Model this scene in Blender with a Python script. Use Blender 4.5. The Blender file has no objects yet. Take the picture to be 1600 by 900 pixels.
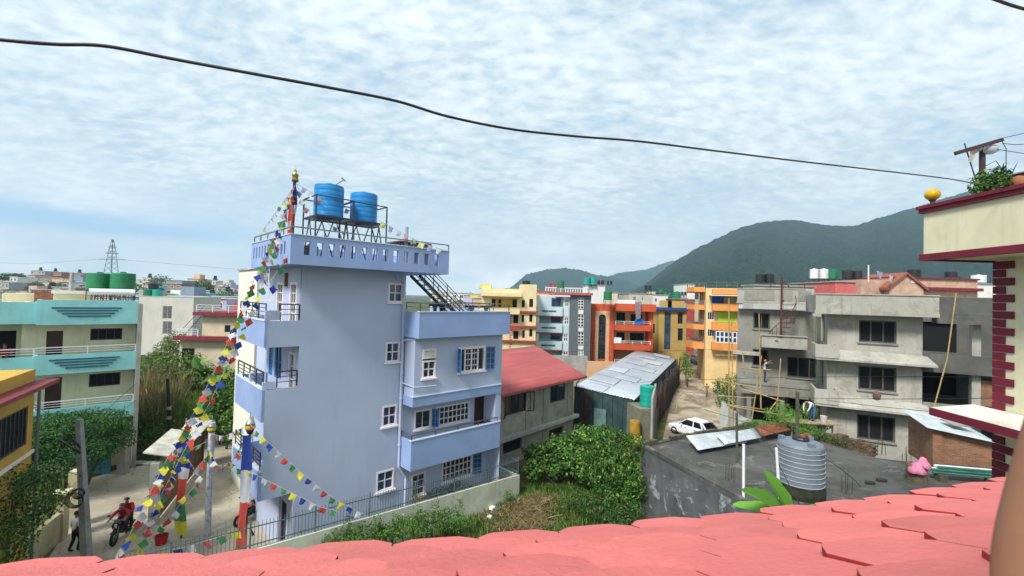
import bpy, bmesh, math, random
import numpy as np
from mathutils import Vector, Matrix
rad = math.radians
SC = bpy.context.scene
COL = SC.collection
# ------------------------------------------------------------------ camera
H = 11.2; FOC = 700.0; PITCH = rad(1.2); ROLL = rad(1.6)
_fw = Vector((0, math.cos(PITCH), math.sin(PITCH)))
_up = Vector((0, -math.sin(PITCH), math.cos(PITCH)))
_rt = Vector((1, 0, 0))
CR = math.cos(ROLL) * _rt + math.sin(ROLL) * _up
CU = -math.sin(ROLL) * _rt + math.cos(ROLL) * _up
EYE = Vector((0, 0, H))
cam_d = bpy.data.cameras.new('camera')
cam = bpy.data.objects.new('camera', cam_d); COL.objects.link(cam)
cam.matrix_world = Matrix(((CR.x, CU.x, -_fw.x, 0), (CR.y, CU.y, -_fw.y, 0), (CR.z, CU.z, -_fw.z, H), (0, 0, 0, 1)))
cam_d.sensor_width = 36; cam_d.lens = 36 * FOC / 1600
cam_d.clip_start = 0.05; cam_d.clip_end = 30000
cam_d.dof.use_dof = True; cam_d.dof.focus_distance = 12.0; cam_d.dof.aperture_fstop = 5.0
SC.camera = cam
SC.view_settings.view_transform = 'Standard'
SC.view_settings.look = 'None'
SC.view_settings.gamma = 1.0
SC.view_settings.exposure = 0.9
# ------------------------------------------------------------------ light
SUN_EL, SUN_AZ = 48, 215          # azimuth clockwise from +Y: behind the camera, to the left
world = bpy.data.worlds.new('World'); SC.world = world; world.use_nodes = True

class NT:
    """small helper to wire shader nodes"""
    def __init__(s, tree): s.t = tree; s.n = tree.nodes; s.l = tree.links
    def new(s, typ, **kw):
        nd = s.n.new(typ)
        for k, v in kw.items():
            if k.startswith('i_'): nd.inputs[k[2:].replace('_', ' ')].default_value = v
            else: setattr(nd, k, v)
        return nd
    def ln(s, a, b): s.l.new(a, b)
    def math(s, op, a, b=None, clamp=False):
        nd = s.n.new('ShaderNodeMath'); nd.operation = op; nd.use_clamp = clamp
        for i, x in enumerate((a, b)):
            if x is None: continue
            if isinstance(x, (int, float)): nd.inputs[i].default_value = x
            else: s.l.new(x, nd.inputs[i])
        return nd.outputs[0]
    def ramp(s, fac, stops, interp='LINEAR'):
        nd = s.n.new('ShaderNodeValToRGB'); cr = nd.color_ramp; cr.interpolation = interp
        while len(cr.elements) < len(stops): cr.elements.new(0.5)
        for e, (p, c) in zip(cr.elements, stops):
            e.position = p; e.color = (c, c, c, 1) if isinstance(c, (int, float)) else (*c, 1)
        s.l.new(fac, nd.inputs[0]); return nd.outputs[0]
    def mix(s, fac, a, b, mode='MIX'):
        nd = s.n.new('ShaderNodeMixRGB'); nd.blend_type = mode
        for i, x in zip((0, 1, 2), (fac, a, b)):
            if isinstance(x, (int, float)): nd.inputs[i].default_value = x
            elif isinstance(x, tuple): nd.inputs[i].default_value = (*x, 1)
            else: s.l.new(x, nd.inputs[i])
        return nd.outputs[0]
    def noise(s, vec, scale, detail=4, rough=0.55, dist=0.0):
        nd = s.n.new('ShaderNodeTexNoise')
        nd.inputs['Scale'].default_value = scale; nd.inputs['Detail'].default_value = detail
        nd.inputs['Roughness'].default_value = rough; nd.inputs['Distortion'].default_value = dist
        s.l.new(vec, nd.inputs['Vector']); return nd.outputs[0]
    def mapping(s, vec, scale=(1, 1, 1), rot=(0, 0, 0), loc=(0, 0, 0)):
        nd = s.n.new('ShaderNodeMapping'); nd.inputs['Scale'].default_value = scale
        nd.inputs['Rotation'].default_value = rot; nd.inputs['Location'].default_value = loc
        s.l.new(vec, nd.inputs['Vector']); return nd.outputs[0]

def make_world():
    t = NT(world.node_tree); t.n.clear()
    out = t.new('ShaderNodeOutputWorld'); bg = t.new('ShaderNodeBackground'); bg.inputs[1].default_value = 0.1
    t.ln(bg.outputs[0], out.inputs[0])
    sky = t.new('ShaderNodeTexSky', sky_type='NISHITA', sun_disc=False, sun_elevation=rad(SUN_EL), sun_rotation=rad(SUN_AZ),
                air_density=1.2, dust_density=1.5, ozone_density=1.5)
    tc = t.new('ShaderNodeTexCoord').outputs['Generated']
    sp = t.new('ShaderNodeSeparateXYZ'); t.ln(tc, sp.inputs[0])
    z = t.math('MAXIMUM', sp.outputs[2], 0.0)
    k = t.math('ADD', z, 0.22)
    cx = t.new('ShaderNodeCombineXYZ')
    t.ln(t.math('DIVIDE', sp.outputs[0], k), cx.inputs[0]); t.ln(t.math('DIVIDE', sp.outputs[1], k), cx.inputs[1])
    pl = cx.outputs[0]
    # rippled altocumulus: cells stretched across the wind, warped by a larger noise
    warp = t.new('ShaderNodeTexNoise'); warp.inputs['Scale'].default_value = 1.1; warp.inputs['Detail'].default_value = 3
    t.ln(pl, warp.inputs['Vector'])
    wv = t.new('ShaderNodeVectorMath', operation='SCALE'); wv.inputs['Scale'].default_value = 0.22
    t.ln(warp.outputs['Color'], wv.inputs[0])
    wa = t.new('ShaderNodeVectorMath', operation='ADD'); t.ln(pl, wa.inputs[0]); t.ln(wv.outputs[0], wa.inputs[1])
    rip = t.noise(t.mapping(wa.outputs[0], (13.0, 20.0, 1), (0, 0, rad(-42))), 1.0, 3, 0.55, 0.2)
    rip2 = t.noise(t.mapping(wa.outputs[0], (24, 30, 1), (0, 0, rad(20))), 1.0, 3, 0.55, 0.1)
    big = t.noise(t.mapping(pl, (1.5, 2.2, 1), (0, 0, 0.6), (3.1, 1.7, 0)), 1.0, 4, 0.5, 0.2)
    s = t.math('ADD', t.math('MULTIPLY', rip, 0.48), t.math('MULTIPLY', rip2, 0.16))
    s = t.math('ADD', s, t.math('MULTIPLY', big, 0.52))
    cl = t.ramp(s, [(0.0, (2.6, 3.5, 4.1)), (0.43, (3.2, 4.15, 4.65)), (0.55, (4.2, 4.9, 5.25)), (0.67, (5.5, 6.0, 6.2)), (0.85, (6.7, 7.0, 7.05))])
    cover = t.ramp(s, [(0.42, 0.74), (0.55, 1.0)])
    skyc = t.mix(1.0, sky.outputs[0], (1.15, 1.25, 1.35), 'MULTIPLY')
    col = t.mix(cover, skyc, cl)
    # soft low band of distant cloud: pale toward the horizon, with cumulus lumps and one clear blue gap
    hz = t.ramp(z, [(0.0, 1.0), (0.06, 0.82), (0.22, 0.0)])
    lump = t.noise(t.mapping(tc, (5, 5, 17)), 1.0, 5, 0.55, 0.3)
    lowc = t.ramp(lump, [(0.38, (5.2, 6.2, 6.8)), (0.54, (6.3, 7.0, 7.4)), (0.66, (8.0, 8.3, 8.4))])
    col = t.mix(hz, col, lowc)
    az = t.math('ARCTAN2', sp.outputs[0], sp.outputs[1])
    g1 = t.ramp(t.math('ADD', t.math('MULTIPLY', az, 0.5), 0.9), [(0.30, 0.0), (0.42, 1.0), (0.58, 0.9), (0.68, 0.0)])
    elv = t.math('ADD', t.math('ADD', z, t.math('MULTIPLY', az, 0.012)), t.math('MULTIPLY', t.math('SUBTRACT', lump, 0.5), 0.05))
    g2 = t.ramp(elv, [(0.070, 0.0), (0.088, 1.0), (0.102, 0.9), (0.122, 0.0)])
    col = t.mix(t.math('MULTIPLY', t.math('MULTIPLY', g1, g2), 0.9), col, (2.5, 4.5, 6.6))
    t.ln(col, bg.inputs[0])
make_world()
sun_d = bpy.data.lights.new('sun', 'SUN'); sun_d.energy = 2.9; sun_d.angle = rad(14); sun_d.color = (1.0, 0.96, 0.9)
sun = bpy.data.objects.new('sun', sun_d); COL.objects.link(sun)
_sd = Vector((math.sin(rad(SUN_AZ)) * math.cos(rad(SUN_EL)), math.cos(rad(SUN_AZ)) * math.cos(rad(SUN_EL)), math.sin(rad(SUN_EL))))
sun.rotation_euler = (-_sd).to_track_quat('-Z', 'Y').to_euler()

# ------------------------------------------------------------------ measuring: turn a direction seen in the photo into a place
def ray(px, py): return _fw * FOC + CR * (px - 800) + CU * (450 - py)
def G(px, py, z=0.0):
    d = ray(px, py); return EYE + d * ((z - H) / d.z)
def D(px, py, y):
    d = ray(px, py); return EYE + d * (y / d.y)
def at(px, y, z):                     # point at depth y and height z seen in picture column px (py free)
    p = D(px, 460, y)
    for _ in range(4):
        v = p - EYE; q = Vector((p.x, y, z)) - EYE
        k = FOC / q.dot(_fw); cur = 800 + q.dot(CR) * k
        p = Vector((p.x + (px - cur) * y / FOC, y, z))
    return Vector((p.x, y, z))

class Fr:
    """ground frame: origin and turn about z; converts sightings into its own coordinates"""
    def __init__(s, o, ang): s.o = Vector((o[0], o[1], o[2] if len(o) > 2 else 0)); s.a = ang; s.c = math.cos(ang); s.s = math.sin(ang)
    def w(s, x, y, z=0): return Vector((s.o.x + x * s.c - y * s.s, s.o.y + x * s.s + y * s.c, s.o.z + z))
    def l(s, p):
        dx, dy = p[0] - s.o.x, p[1] - s.o.y
        return Vector((dx * s.c + dy * s.s, -dx * s.s + dy * s.c, p[2] - s.o.z))
    def F(s, px, py, ly=0.0):         # on the plane y = ly  -> (x, z)
        e = s.l(EYE); r = ray(px, py); d = Vector((r.x * s.c + r.y * s.s, -r.x * s.s + r.y * s.c, r.z))
        p = e + d * ((ly - e.y) / d.y); return p.x, p.z
    def S(s, px, py, lx=0.0):         # on the plane x = lx  -> (y, z)
        e = s.l(EYE); r = ray(px, py); d = Vector((r.x * s.c + r.y * s.s, -r.x * s.s + r.y * s.c, r.z))
        p = e + d * ((lx - e.x) / d.x); return p.y, p.z
    def FW(s, px, py, ly=0.0):
        x, z = s.F(px, py, ly); return s.w(x, ly, z)
    def R(s, x0, y0, x1, y1, ly=0.0):   # a picture rectangle on the plane -> (a0, z0, a1, z1) using its two mid-edges
        ym, xm = (y0 + y1) / 2, (x0 + x1) / 2
        a0 = s.F(x0, ym, ly)[0]; a1 = s.F(x1, ym, ly)[0]; zt = s.F(xm, y0, ly)[1]; zb = s.F(xm, y1, ly)[1]
        return (a0, zb, a1, zt)

# ------------------------------------------------------------------ materials
MATS = {}
def lin(h):
    if isinstance(h, tuple): return h
    h = h.lstrip('#'); c = [int(h[i:i + 2], 16) / 255 for i in (0, 2, 4)]
    return tuple(x / 12.92 if x < 0.04045 else ((x + 0.055) / 1.055) ** 2.4 for x in c)
def mat(name, col, rough=0.8, var=0.12, scale=1.5, streak=0.0, stain=0.0, bump=0.0, bscale=30, metal=0.0, spec=0.3, col2=None, stretch=(1, 1, 1), island=0.0, trans=0.0, coat=0.0, patch=None):
    """painted or raw surface: soft colour mottling, rain streaks down the wall, fine relief"""
    if name in MATS: return MATS[name]
    m = bpy.data.materials.new(name); m.use_nodes = True; t = NT(m.node_tree); t.n.clear()
    out = t.new('ShaderNodeOutputMaterial'); b = t.new('ShaderNodeBsdfPrincipled')
    b.inputs['Roughness'].default_value = rough; b.inputs['Metallic'].default_value = metal
    b.inputs['Specular IOR Level'].default_value = spec
    if coat: b.inputs['Coat Weight'].default_value = coat; b.inputs['Coat Roughness'].default_value = 0.1
    c = lin(col); tc = t.new('ShaderNodeTexCoord').outputs['Object']
    oi = t.new('ShaderNodeObjectInfo')
    off = t.new('ShaderNodeVectorMath', operation='SCALE'); off.inputs[0].default_value = (13.1, 7.7, 5.3); t.ln(oi.outputs['Random'], off.inputs['Scale'])
    ad = t.new('ShaderNodeVectorMath', operation='ADD'); t.ln(tc, ad.inputs[0]); t.ln(off.outputs[0], ad.inputs[1]); tc = ad.outputs[0]
    n1 = t.noise(t.mapping(tc, stretch), scale, 6, 0.6, 0.2)
    c2 = lin(col2) if col2 else tuple(x * (1 - var * 1.6) for x in c)
    ch = tuple(min(1, x * (1 + var * 0.5)) for x in c) if not col2 else c
    colr = t.ramp(n1, [(0.30, c2), (0.70, ch)])
    if streak:
        st = t.noise(t.mapping(tc, (5.0, 5.0, 0.35)), 1.0, 5, 0.65)
        st2 = t.noise(tc, 0.6, 3)
        f = t.math('MULTIPLY', t.ramp(st, [(0.50, 0.0), (0.72, 1.0)]), t.ramp(st2, [(0.4, 0.0), (0.65, 1.0)]))
        colr = t.mix(t.math('MULTIPLY', f, streak), colr, tuple(x * 0.35 for x in c))
    if stain:
        s3 = t.noise(tc, 0.9, 8, 0.7, 0.6)
        colr = t.mix(t.math('MULTIPLY', t.ramp(s3, [(0.52, 0.0), (0.60, 1.0)]), stain), colr, tuple(x * 0.4 for x in c))
    if patch:
        pn = t.noise(tc, 0.75, 10, 0.72, 0.8); pg = t.noise(t.mapping(tc, (1, 1, 2.2)), 2.6, 6, .7)
        colr = t.mix(t.math('MULTIPLY', t.ramp(pn, [(0.565, 0.0), (0.585, 0.85)]), t.ramp(pg, [(.42, .25), (.6, 1.0)])), colr, patch)
    if island:
        g = t.new('ShaderNodeNewGeometry').outputs['Random Per Island']
        colr = t.mix(1.0, colr, t.ramp(g, [(0, 1 - island), (0.7, 1 + island * 0.5), (1.0, 1 + island * 1.6)]), 'MULTIPLY')
    t.ln(colr, b.inputs['Base Color'])
    if bump:
        bn = t.noise(tc, bscale, 4, 0.6); bp = t.new('ShaderNodeBump'); bp.inputs['Strength'].default_value = bump
        bp.inputs['Distance'].default_value = 0.02; t.ln(bn, bp.inputs['Height']); t.ln(bp.outputs[0], b.inputs['Normal'])
    if trans:
        tr = t.new('ShaderNodeBsdfTranslucent'); t.ln(colr, tr.inputs[0]); ms = t.new('ShaderNodeMixShader'); ms.inputs[0].default_value = trans
        t.ln(b.outputs[0], ms.inputs[1]); t.ln(tr.outputs[0], ms.inputs[2]); t.ln(ms.outputs[0], out.inputs[0])
    else: t.ln(b.outputs[0], out.inputs[0])
    MATS[name] = m; return m

# ------------------------------------------------------------------ mesh collector
class MB:
    def __init__(s, m=None): s.v = []; s.f = []; s.mi = []; s.ms = []; s.cur = m
    def _m(s, m):
        m = m or s.cur
        if m not in s.ms: s.ms.append(m)
        return s.ms.index(m)
    def add(s, vs, fs, m=None):
        k = len(s.v); s.v += [tuple(p) for p in vs]; i = s._m(m)
        for f in fs: s.f.append(tuple(k + a for a in f)); s.mi.append(i)
    def hexa(s, p, m=None): s.add(p, [(0, 3, 2, 1), (4, 5, 6, 7), (0, 1, 5, 4), (1, 2, 6, 5), (2, 3, 7, 6), (3, 0, 4, 7)], m)
    def box(s, x0, y0, z0, x1, y1, z1, m=None):
        if x0 > x1: x0, x1 = x1, x0
        if y0 > y1: y0, y1 = y1, y0
        if z0 > z1: z0, z1 = z1, z0
        s.hexa([(x0, y0, z0), (x1, y0, z0), (x1, y1, z0), (x0, y1, z0), (x0, y0, z1), (x1, y0, z1), (x1, y1, z1), (x0, y1, z1)], m)
    def mbox(s, M, a0, z0, d0, a1, z1, d1, m=None):
        s.hexa([M(a0, z0, d0), M(a1, z0, d0), M(a1, z0, d1), M(a0, z0, d1), M(a0, z1, d0), M(a1, z1, d0), M(a1, z1, d1), M(a0, z1, d1)], m)
    def prism(s, poly, z0, z1, m=None):
        n = len(poly); Z0 = z0 if callable(z0) else (lambda x, y: z0); Z1 = z1 if callable(z1) else (lambda x, y: z1)
        vs = [(x, y, Z0(x, y)) for x, y in poly] + [(x, y, Z1(x, y)) for x, y in poly]
        s.add(vs, [tuple(range(n))[::-1], tuple(range(n, 2 * n))] + [(i, (i + 1) % n, n + (i + 1) % n, n + i) for i in range(n)], m)
    def tube(s, pts, r, m=None, n=6):
        pts = [Vector(p) for p in pts]; N = len(pts); rs = r if isinstance(r, (list, tuple)) else [r] * N
        vs = []; prev = None
        for i, p in enumerate(pts):
            d = (pts[min(i + 1, N - 1)] - pts[max(i - 1, 0)]).normalized()
            a = d.cross(Vector((0, 0, 1)))
            if a.length < 1e-3: a = Vector((1, 0, 0)) if prev is None else prev
            a.normalize(); prev = a; b = d.cross(a)
            for k in range(n):
                t = 2 * math.pi * k / n; vs.append(p + (a * math.cos(t) + b * math.sin(t)) * rs[i])
        fs = [(i * n + k, i * n + (k + 1) % n, (i + 1) * n + (k + 1) % n, (i + 1) * n + k) for i in range(N - 1) for k in range(n)]
        fs += [tuple(range(n))[::-1], tuple(range((N - 1) * n, N * n))]
        s.add(vs, fs, m)
    def bar(s, a, b, w, m=None, h=None): # square bar
        a, b = Vector(a), Vector(b); d = (b - a).normalized(); h = h or w
        x = d.cross(Vector((0, 0, 1)))
        if x.length < 1e-3: x = Vector((1, 0, 0))
        x.normalize(); y = x.cross(d); x = x * w / 2; y = y * h / 2
        s.hexa([a - x - y, a + x - y, a + x + y, a - x + y, b - x - y, b + x - y, b + x + y, b - x + y], m)
    def lathe(s, prof, c=(0, 0, 0), m=None, n=20):
        vs = [(c[0] + r * math.cos(2 * math.pi * k / n), c[1] + r * math.sin(2 * math.pi * k / n), c[2] + z) for r, z in prof for k in range(n)]
        fs = [(i * n + k, i * n + (k + 1) % n, (i + 1) * n + (k + 1) % n, (i + 1) * n + k) for i in range(len(prof) - 1) for k in range(n)]
        fs += [tuple(range(n))[::-1], tuple(range((len(prof) - 1) * n, len(prof) * n))]
        s.add(vs, fs, m)
    def build(s, name, parent=None, smooth=False, bevel=0.0, recenter=True):
        me = bpy.data.meshes.new(name)
        off = Vector((0, 0, 0))
        if parent is None and recenter and s.v:
            a = np.array(s.v); off = Vector(((a[:, 0].min() + a[:, 0].max()) / 2, (a[:, 1].min() + a[:, 1].max()) / 2, a[:, 2].min()))
            s.v = [tuple(p) for p in (a - np.array(off))]
        me.from_pydata(s.v, [], s.f)
        for m in s.ms: me.materials.append(m)
        if len(s.ms) > 1: me.polygons.foreach_set('material_index', s.mi)
        if smooth: me.polygons.foreach_set('use_smooth', [True] * len(me.polygons))
        me.update()
        o = bpy.data.objects.new(name, me); COL.objects.link(o); o.location = off
        if parent: o.parent = parent
        if bevel:
            bv = o.modifiers.new('bevel', 'BEVEL'); bv.width = bevel; bv.segments = 2; bv.limit_method = 'ANGLE'
        return o
def tag(o, label, cat, group=None, kind=None):
    if label: o['label'] = label
    if cat: o['category'] = cat
    if group: o['group'] = group
    if kind: o['kind'] = kind
    return o
def thing(name, label, cat, loc=(0, 0, 0), rz=0.0, group=None):
    o = bpy.data.objects.new(name, None); COL.objects.link(o); o.empty_display_size = 0.3
    o.location = loc; o.rotation_euler = (0, 0, rz); return tag(o, label, cat, group)
def frame_thing(name, label, cat, fr, group=None): return thing(name, label, cat, fr.o, fr.a, group)
def structure(o, kind='structure'): o['kind'] = kind; return o
def copy_tree(o, parent=None, chmap=None):
    c = o.copy(); COL.objects.link(c)
    if parent: c.parent = parent
    for ch in list(o.children): copy_tree(ch, c)
    return c
# planes for walls: (along, height, depth inward) -> local point
def front(y0=0.0): return lambda a, z, d: (a, y0 + d, z)
def left(x0=0.0): return lambda a, z, d: (x0 + d, a, z)
def right(x0=0.0): return lambda a, z, d: (x0 - d, a, z)
def back(y0=0.0): return lambda a, z, d: (a, y0 - d, z)
def wall(mb, M, a0, a1, z0, z1, holes=(), rev=0.14, m=None):
    """wall sheet with real openings and their reveals"""
    if a0 > a1: a0, a1 = a1, a0
    holes = [(min(h[0], h[2]), min(h[1], h[3]), max(h[0], h[2]), max(h[1], h[3])) for h in holes]
    A = sorted({a0, a1, *[min(max(h[i], a0), a1) for h in holes for i in (0, 2)]}); Z = sorted({z0, z1, *[min(max(h[i], z0), z1) for h in holes for i in (1, 3)]})
    for i in range(len(A) - 1):
        for j in range(len(Z) - 1):
            ca, cz = (A[i] + A[i + 1]) / 2, (Z[j] + Z[j + 1]) / 2
            if any(h[0] < ca < h[2] and h[1] < cz < h[3] for h in holes): continue
            mb.add([M(A[i], Z[j], 0), M(A[i + 1], Z[j], 0), M(A[i + 1], Z[j + 1], 0), M(A[i], Z[j + 1], 0)], [(0, 1, 2, 3)], m)
    for h in holes:
        b, c, d, e = h
        for p, q in (((b, c), (d, c)), ((d, c), (d, e)), ((d, e), (b, e)), ((b, e), (b, c))):
            mb.add([M(*p, 0), M(*q, 0), M(*q, rev), M(*p, rev)], [(0, 1, 2, 3)], m)
def window(root, M, r, cols=2, rows=1, fm=None, gm=None, fw=0.07, d=0.05, sill=None, name='window', open_dark=False, bar=None, trim=0.0, label=None):
    """frame with glazing bars; the glass is its child"""
    a0, z0, a1, z1 = r
    if a0 > a1: a0, a1 = a1, a0
    f = MB(fm); d1 = d + 0.06; t = trim
    f.mbox(M, a0 - t, z0 - t, -0.02 if t else d, a0 + fw, z1 + t, d1); f.mbox(M, a1 - fw, z0 - t, -0.02 if t else d, a1 + t, z1 + t, d1)
    f.mbox(M, a0 + fw, z0 - t, -0.02 if t else d, a1 - fw, z0 + fw, d1); f.mbox(M, a0 + fw, z1 - fw, -0.02 if t else d, a1 - fw, z1 + t, d1)
    b = bar or fw * 0.55
    for i in range(1, cols):
        x = a0 + (a1 - a0) * i / cols; f.mbox(M, x - b / 2, z0 + fw, d + 0.005, x + b / 2, z1 - fw, d1 - 0.01)
    for j in range(1, rows):
        z = z0 + (z1 - z0) * j / rows; f.mbox(M, a0 + fw, z - b / 2, d + 0.012, a1 - fw, z + b / 2, d1 - 0.016)
    if sill: f.mbox(M, a0 - 0.08, z0 - 0.09, -0.10, a1 + 0.08, z0 - 0.01, d, sill)
    o = f.build(name, root)
    if label: o['label'] = label
    g = MB(gm); g.mbox(M, a0 + fw * 0.6, z0 + fw * 0.6, d1 - 0.02, a1 - fw * 0.6, z1 - fw * 0.6, d1 + 0.004); g.build('pane', o)
    return o
def glass(name, col=(0.02, 0.03, 0.045), rough=0.08, var=0.5):
    return mat(name, col, rough, var, 1.3, spec=0.7)
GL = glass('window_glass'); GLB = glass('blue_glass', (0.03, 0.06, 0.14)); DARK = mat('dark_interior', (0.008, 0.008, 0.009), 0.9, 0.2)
rng = random.Random(7)
# ------------------------------------------------------------------ ground, road, street
def ground_material():
    m = bpy.data.materials.new('ground'); m.use_nodes = True; t = NT(m.node_tree); t.n.clear()
    out = t.new('ShaderNodeOutputMaterial'); b = t.new('ShaderNodeBsdfPrincipled'); b.inputs['Roughness'].default_value = 0.95
    b.inputs['Specular IOR Level'].default_value = 0.1
    tc = t.new('ShaderNodeTexCoord').outputs['Object']
    n1 = t.noise(tc, 0.16, 9, 0.62, 0.4); n2 = t.noise(tc, 1.1, 8, 0.7, 0.3)
    c = t.ramp(n1, [(0.38, (0.045, 0.075, 0.018)), (0.48, (0.075, 0.085, 0.03)), (0.56, (0.15, 0.115, 0.06)), (0.68, (0.06, 0.08, 0.022))])
    c = t.mix(t.ramp(n2, [(0.4, 0.0), (0.7, 0.75)]), c, (0.03, 0.055, 0.014))
    t.ln(c, b.inputs['Base Color']); bp = t.new('ShaderNodeBump'); bp.inputs['Strength'].default_value = 0.6; bp.inputs['Distance'].default_value = 0.08
    t.ln(n2, bp.inputs['Height']); t.ln(bp.outputs[0], b.inputs['Normal']); t.ln(b.outputs[0], out.inputs[0]); return m
def road_material(name, base, dark, wet):
    m = bpy.data.materials.new(name); m.use_nodes = True; t = NT(m.node_tree); t.n.clear()
    out = t.new('ShaderNodeOutputMaterial'); b = t.new('ShaderNodeBsdfPrincipled')
    tc = t.new('ShaderNodeTexCoord').outputs['Object']
    n1 = t.noise(t.mapping(tc, (1, 1, 1)), 0.30, 9, 0.6, 0.3); n2 = t.noise(tc, 3.5, 6, 0.65); n3 = t.noise(t.mapping(tc, (1, 0.8, 1)), 0.30, 5, 0.55, 0.5)
    c = t.ramp(n1, [(0.36, dark), (0.55, base), (0.75, tuple(min(1, x * 1.25) for x in base))])
    c = t.mix(t.ramp(n2, [(0.35, 0.35), (0.65, 0.0)]), c, dark)
    vor = t.new('ShaderNodeTexVoronoi', feature='DISTANCE_TO_EDGE'); vor.inputs['Scale'].default_value = 0.42
    wp = t.new('ShaderNodeVectorMath', operation='ADD'); nn = t.new('ShaderNodeTexNoise'); nn.inputs['Scale'].default_value = 1.2; nn.inputs['Detail'].default_value = 4
    t.ln(tc, nn.inputs[0]); t.ln(nn.outputs['Color'], wp.inputs[0]); t.ln(tc, wp.inputs[1]); t.ln(wp.outputs[0], vor.inputs['Vector'])
    crack = t.ramp(vor.outputs[0], [(0.0, 0.75), (0.012, 0.0)]); c = t.mix(t.math('MULTIPLY', crack, 0.0 if wet else 0.8), c, tuple(x * 0.3 for x in dark))
    if wet:
        w = t.ramp(n3, [(0.50, 0.0), (0.56, 1.0)]); c = t.mix(t.math('MULTIPLY', w, 0.6), c, (0.13, 0.095, 0.06))
        t.ln(t.math('SUBTRACT', 0.95, t.math('MULTIPLY', t.ramp(n3, [(0.54, 0.0), (0.60, 1.0)]), 0.72)), b.inputs['Roughness'])
    else: b.inputs['Roughness'].default_value = 0.9
    t.ln(c, b.inputs['Base Color']); bp = t.new('ShaderNodeBump'); bp.inputs['Strength'].default_value = 0.35; bp.inputs['Distance'].default_value = 0.03
    t.ln(n2, bp.inputs['Height']); t.ln(bp.outputs[0], b.inputs['Normal']); t.ln(b.outputs[0], out.inputs[0]); return m
g = MB(ground_material())
R0 = 9000
ring = [0, 60, 140, 400, 1200, 3500, R0]; nseg = 48
vs = [(0, 0, 0)] + [(r * math.cos(2 * math.pi * k / nseg), r * math.sin(2 * math.pi * k / nseg), 0) for r in ring[1:] for k in range(nseg)]
fs = [(0, 1 + k, 1 + (k + 1) % nseg) for k in range(nseg)] + [(1 + j * nseg + k, 1 + (j + 1) * nseg + k, 1 + (j + 1) * nseg + (k + 1) % nseg, 1 + j * nseg + (k + 1) % nseg) for j in range(5) for k in range(nseg)]
g.add(vs, fs); structure(g.build('ground', recenter=False))
def sheet(name, pix, z, m, thick=0.0):
    b = MB(m); pts = [G(px, py, z) for px, py in pix]
    if thick: b.prism([(p.x, p.y) for p in pts], z - thick, z)
    else: b.add([(p.x, p.y, z) for p in pts], [tuple(range(len(pts)))])
    return structure(b.build(name))
concrete_road = road_material('street_concrete', (0.42, 0.375, 0.29), (0.27, 0.235, 0.175), False)
sheet('street', [(20, 960), (95, 842), (128, 752), (180, 735), (252, 722), (285, 700), (345, 678), (440, 672), (520, 720), (520, 830), (470, 1000)], 0.012, concrete_road)
dirt = road_material('dirt', (0.40, 0.34, 0.25), (0.24, 0.185, 0.125), True)
sheet('road', [(1028, 720), (1046, 640), (1060, 590), (1076, 560), (1085, 540), (1120, 540), (1122, 570), (1145, 600), (1175, 640), (1215, 670), (1190, 730)], 0.012, dirt)

# ------------------------------------------------------------------ hills
def hill_material(name, a, b_, sc):
    m = bpy.data.materials.new(name); m.use_nodes = True; t = NT(m.node_tree); t.n.clear()
    out = t.new('ShaderNodeOutputMaterial'); b = t.new('ShaderNodeBsdfPrincipled'); b.inputs['Roughness'].default_value = 1; b.inputs['Specular IOR Level'].default_value = 0.0
    tc = t.new('ShaderNodeTexCoord').outputs['Object']
    n1 = t.noise(tc, sc, 10, 0.66, 0.3); n2 = t.noise(tc, sc * 9, 5, 0.7); v = t.new('ShaderNodeTexVoronoi'); v.inputs['Scale'].default_value = sc * 14; t.ln(tc, v.inputs['Vector'])
    c = t.ramp(n1, [(0.35, a), (0.52, tuple((x + y) / 2 for x, y in zip(a, b_))), (0.66, b_)])
    c = t.mix(t.ramp(n2, [(0.38, 0.85), (0.56, 0.0)]), c, tuple(x * 0.3 for x in a))
    bp = t.new('ShaderNodeBump'); bp.inputs['Strength'].default_value = 1.0; bp.inputs['Distance'].default_value = 30
    t.ln(t.math('SUBTRACT', n2, t.math('MULTIPLY', v.outputs[0], 0.4)), bp.inputs['Height']); t.ln(bp.outputs[0], b.inputs['Normal'])
    t.ln(c, b.inputs['Base Color']); t.ln(b.outputs[0], out.inputs[0]); return m
from mathutils import noise as MN
def hill(name, ridge, dist, depth, m, rough=10, nx=260, ny=70, seed=0.0, sky=3.0):
    """ridge: sightings of the skyline; the hill falls away on both sides of it"""
    P = [D(px, py, dist) for px, py in ridge]; xs = [p.x for p in P]; zs = [p.z for p in P]
    b = MB(m); vs = []
    for j in range(ny):
        v = j / (ny - 1); y = dist + (v - 0.62) * depth
        for i in range(nx):
            x = xs[0] + (xs[-1] - xs[0]) * i / (nx - 1); zr = float(np.interp(x, xs, zs))
            s = v / 0.62 if v < 0.62 else (1 - v) / 0.38
            prof = s ** 1.25 * (1.15 - 0.15 * s)
            sp = MN.fractal(Vector((x / 170 + seed, y / 420, seed)), 1.0, 2.1, 5)
            z = zr * prof * (1 + 0.30 * sp * (1 - s) * 2 * s ** 0.3) + 3.0 * MN.noise(Vector((x / 12, y / 12, seed))) + rough * MN.fractal(Vector((x / 40, y / 40, seed)), 0.9, 2.1, 4) * min(1, s * 3) * (0.35 if s > 0.93 else 1)
            if s > 0.9: z += sky * 1.6 * abs(MN.noise(Vector((x / 7, y / 9, seed + 4))))
            vs.append((x * (y / dist) if v < 0.62 else x, y, z - 3 + 0 * v))
    fs = [(j * nx + i, j * nx + i + 1, (j + 1) * nx + i + 1, (j + 1) * nx + i) for j in range(ny - 1) for i in range(nx - 1)]
    b.add(vs, fs); o = b.build(name, smooth=True); return structure(o)
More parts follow.
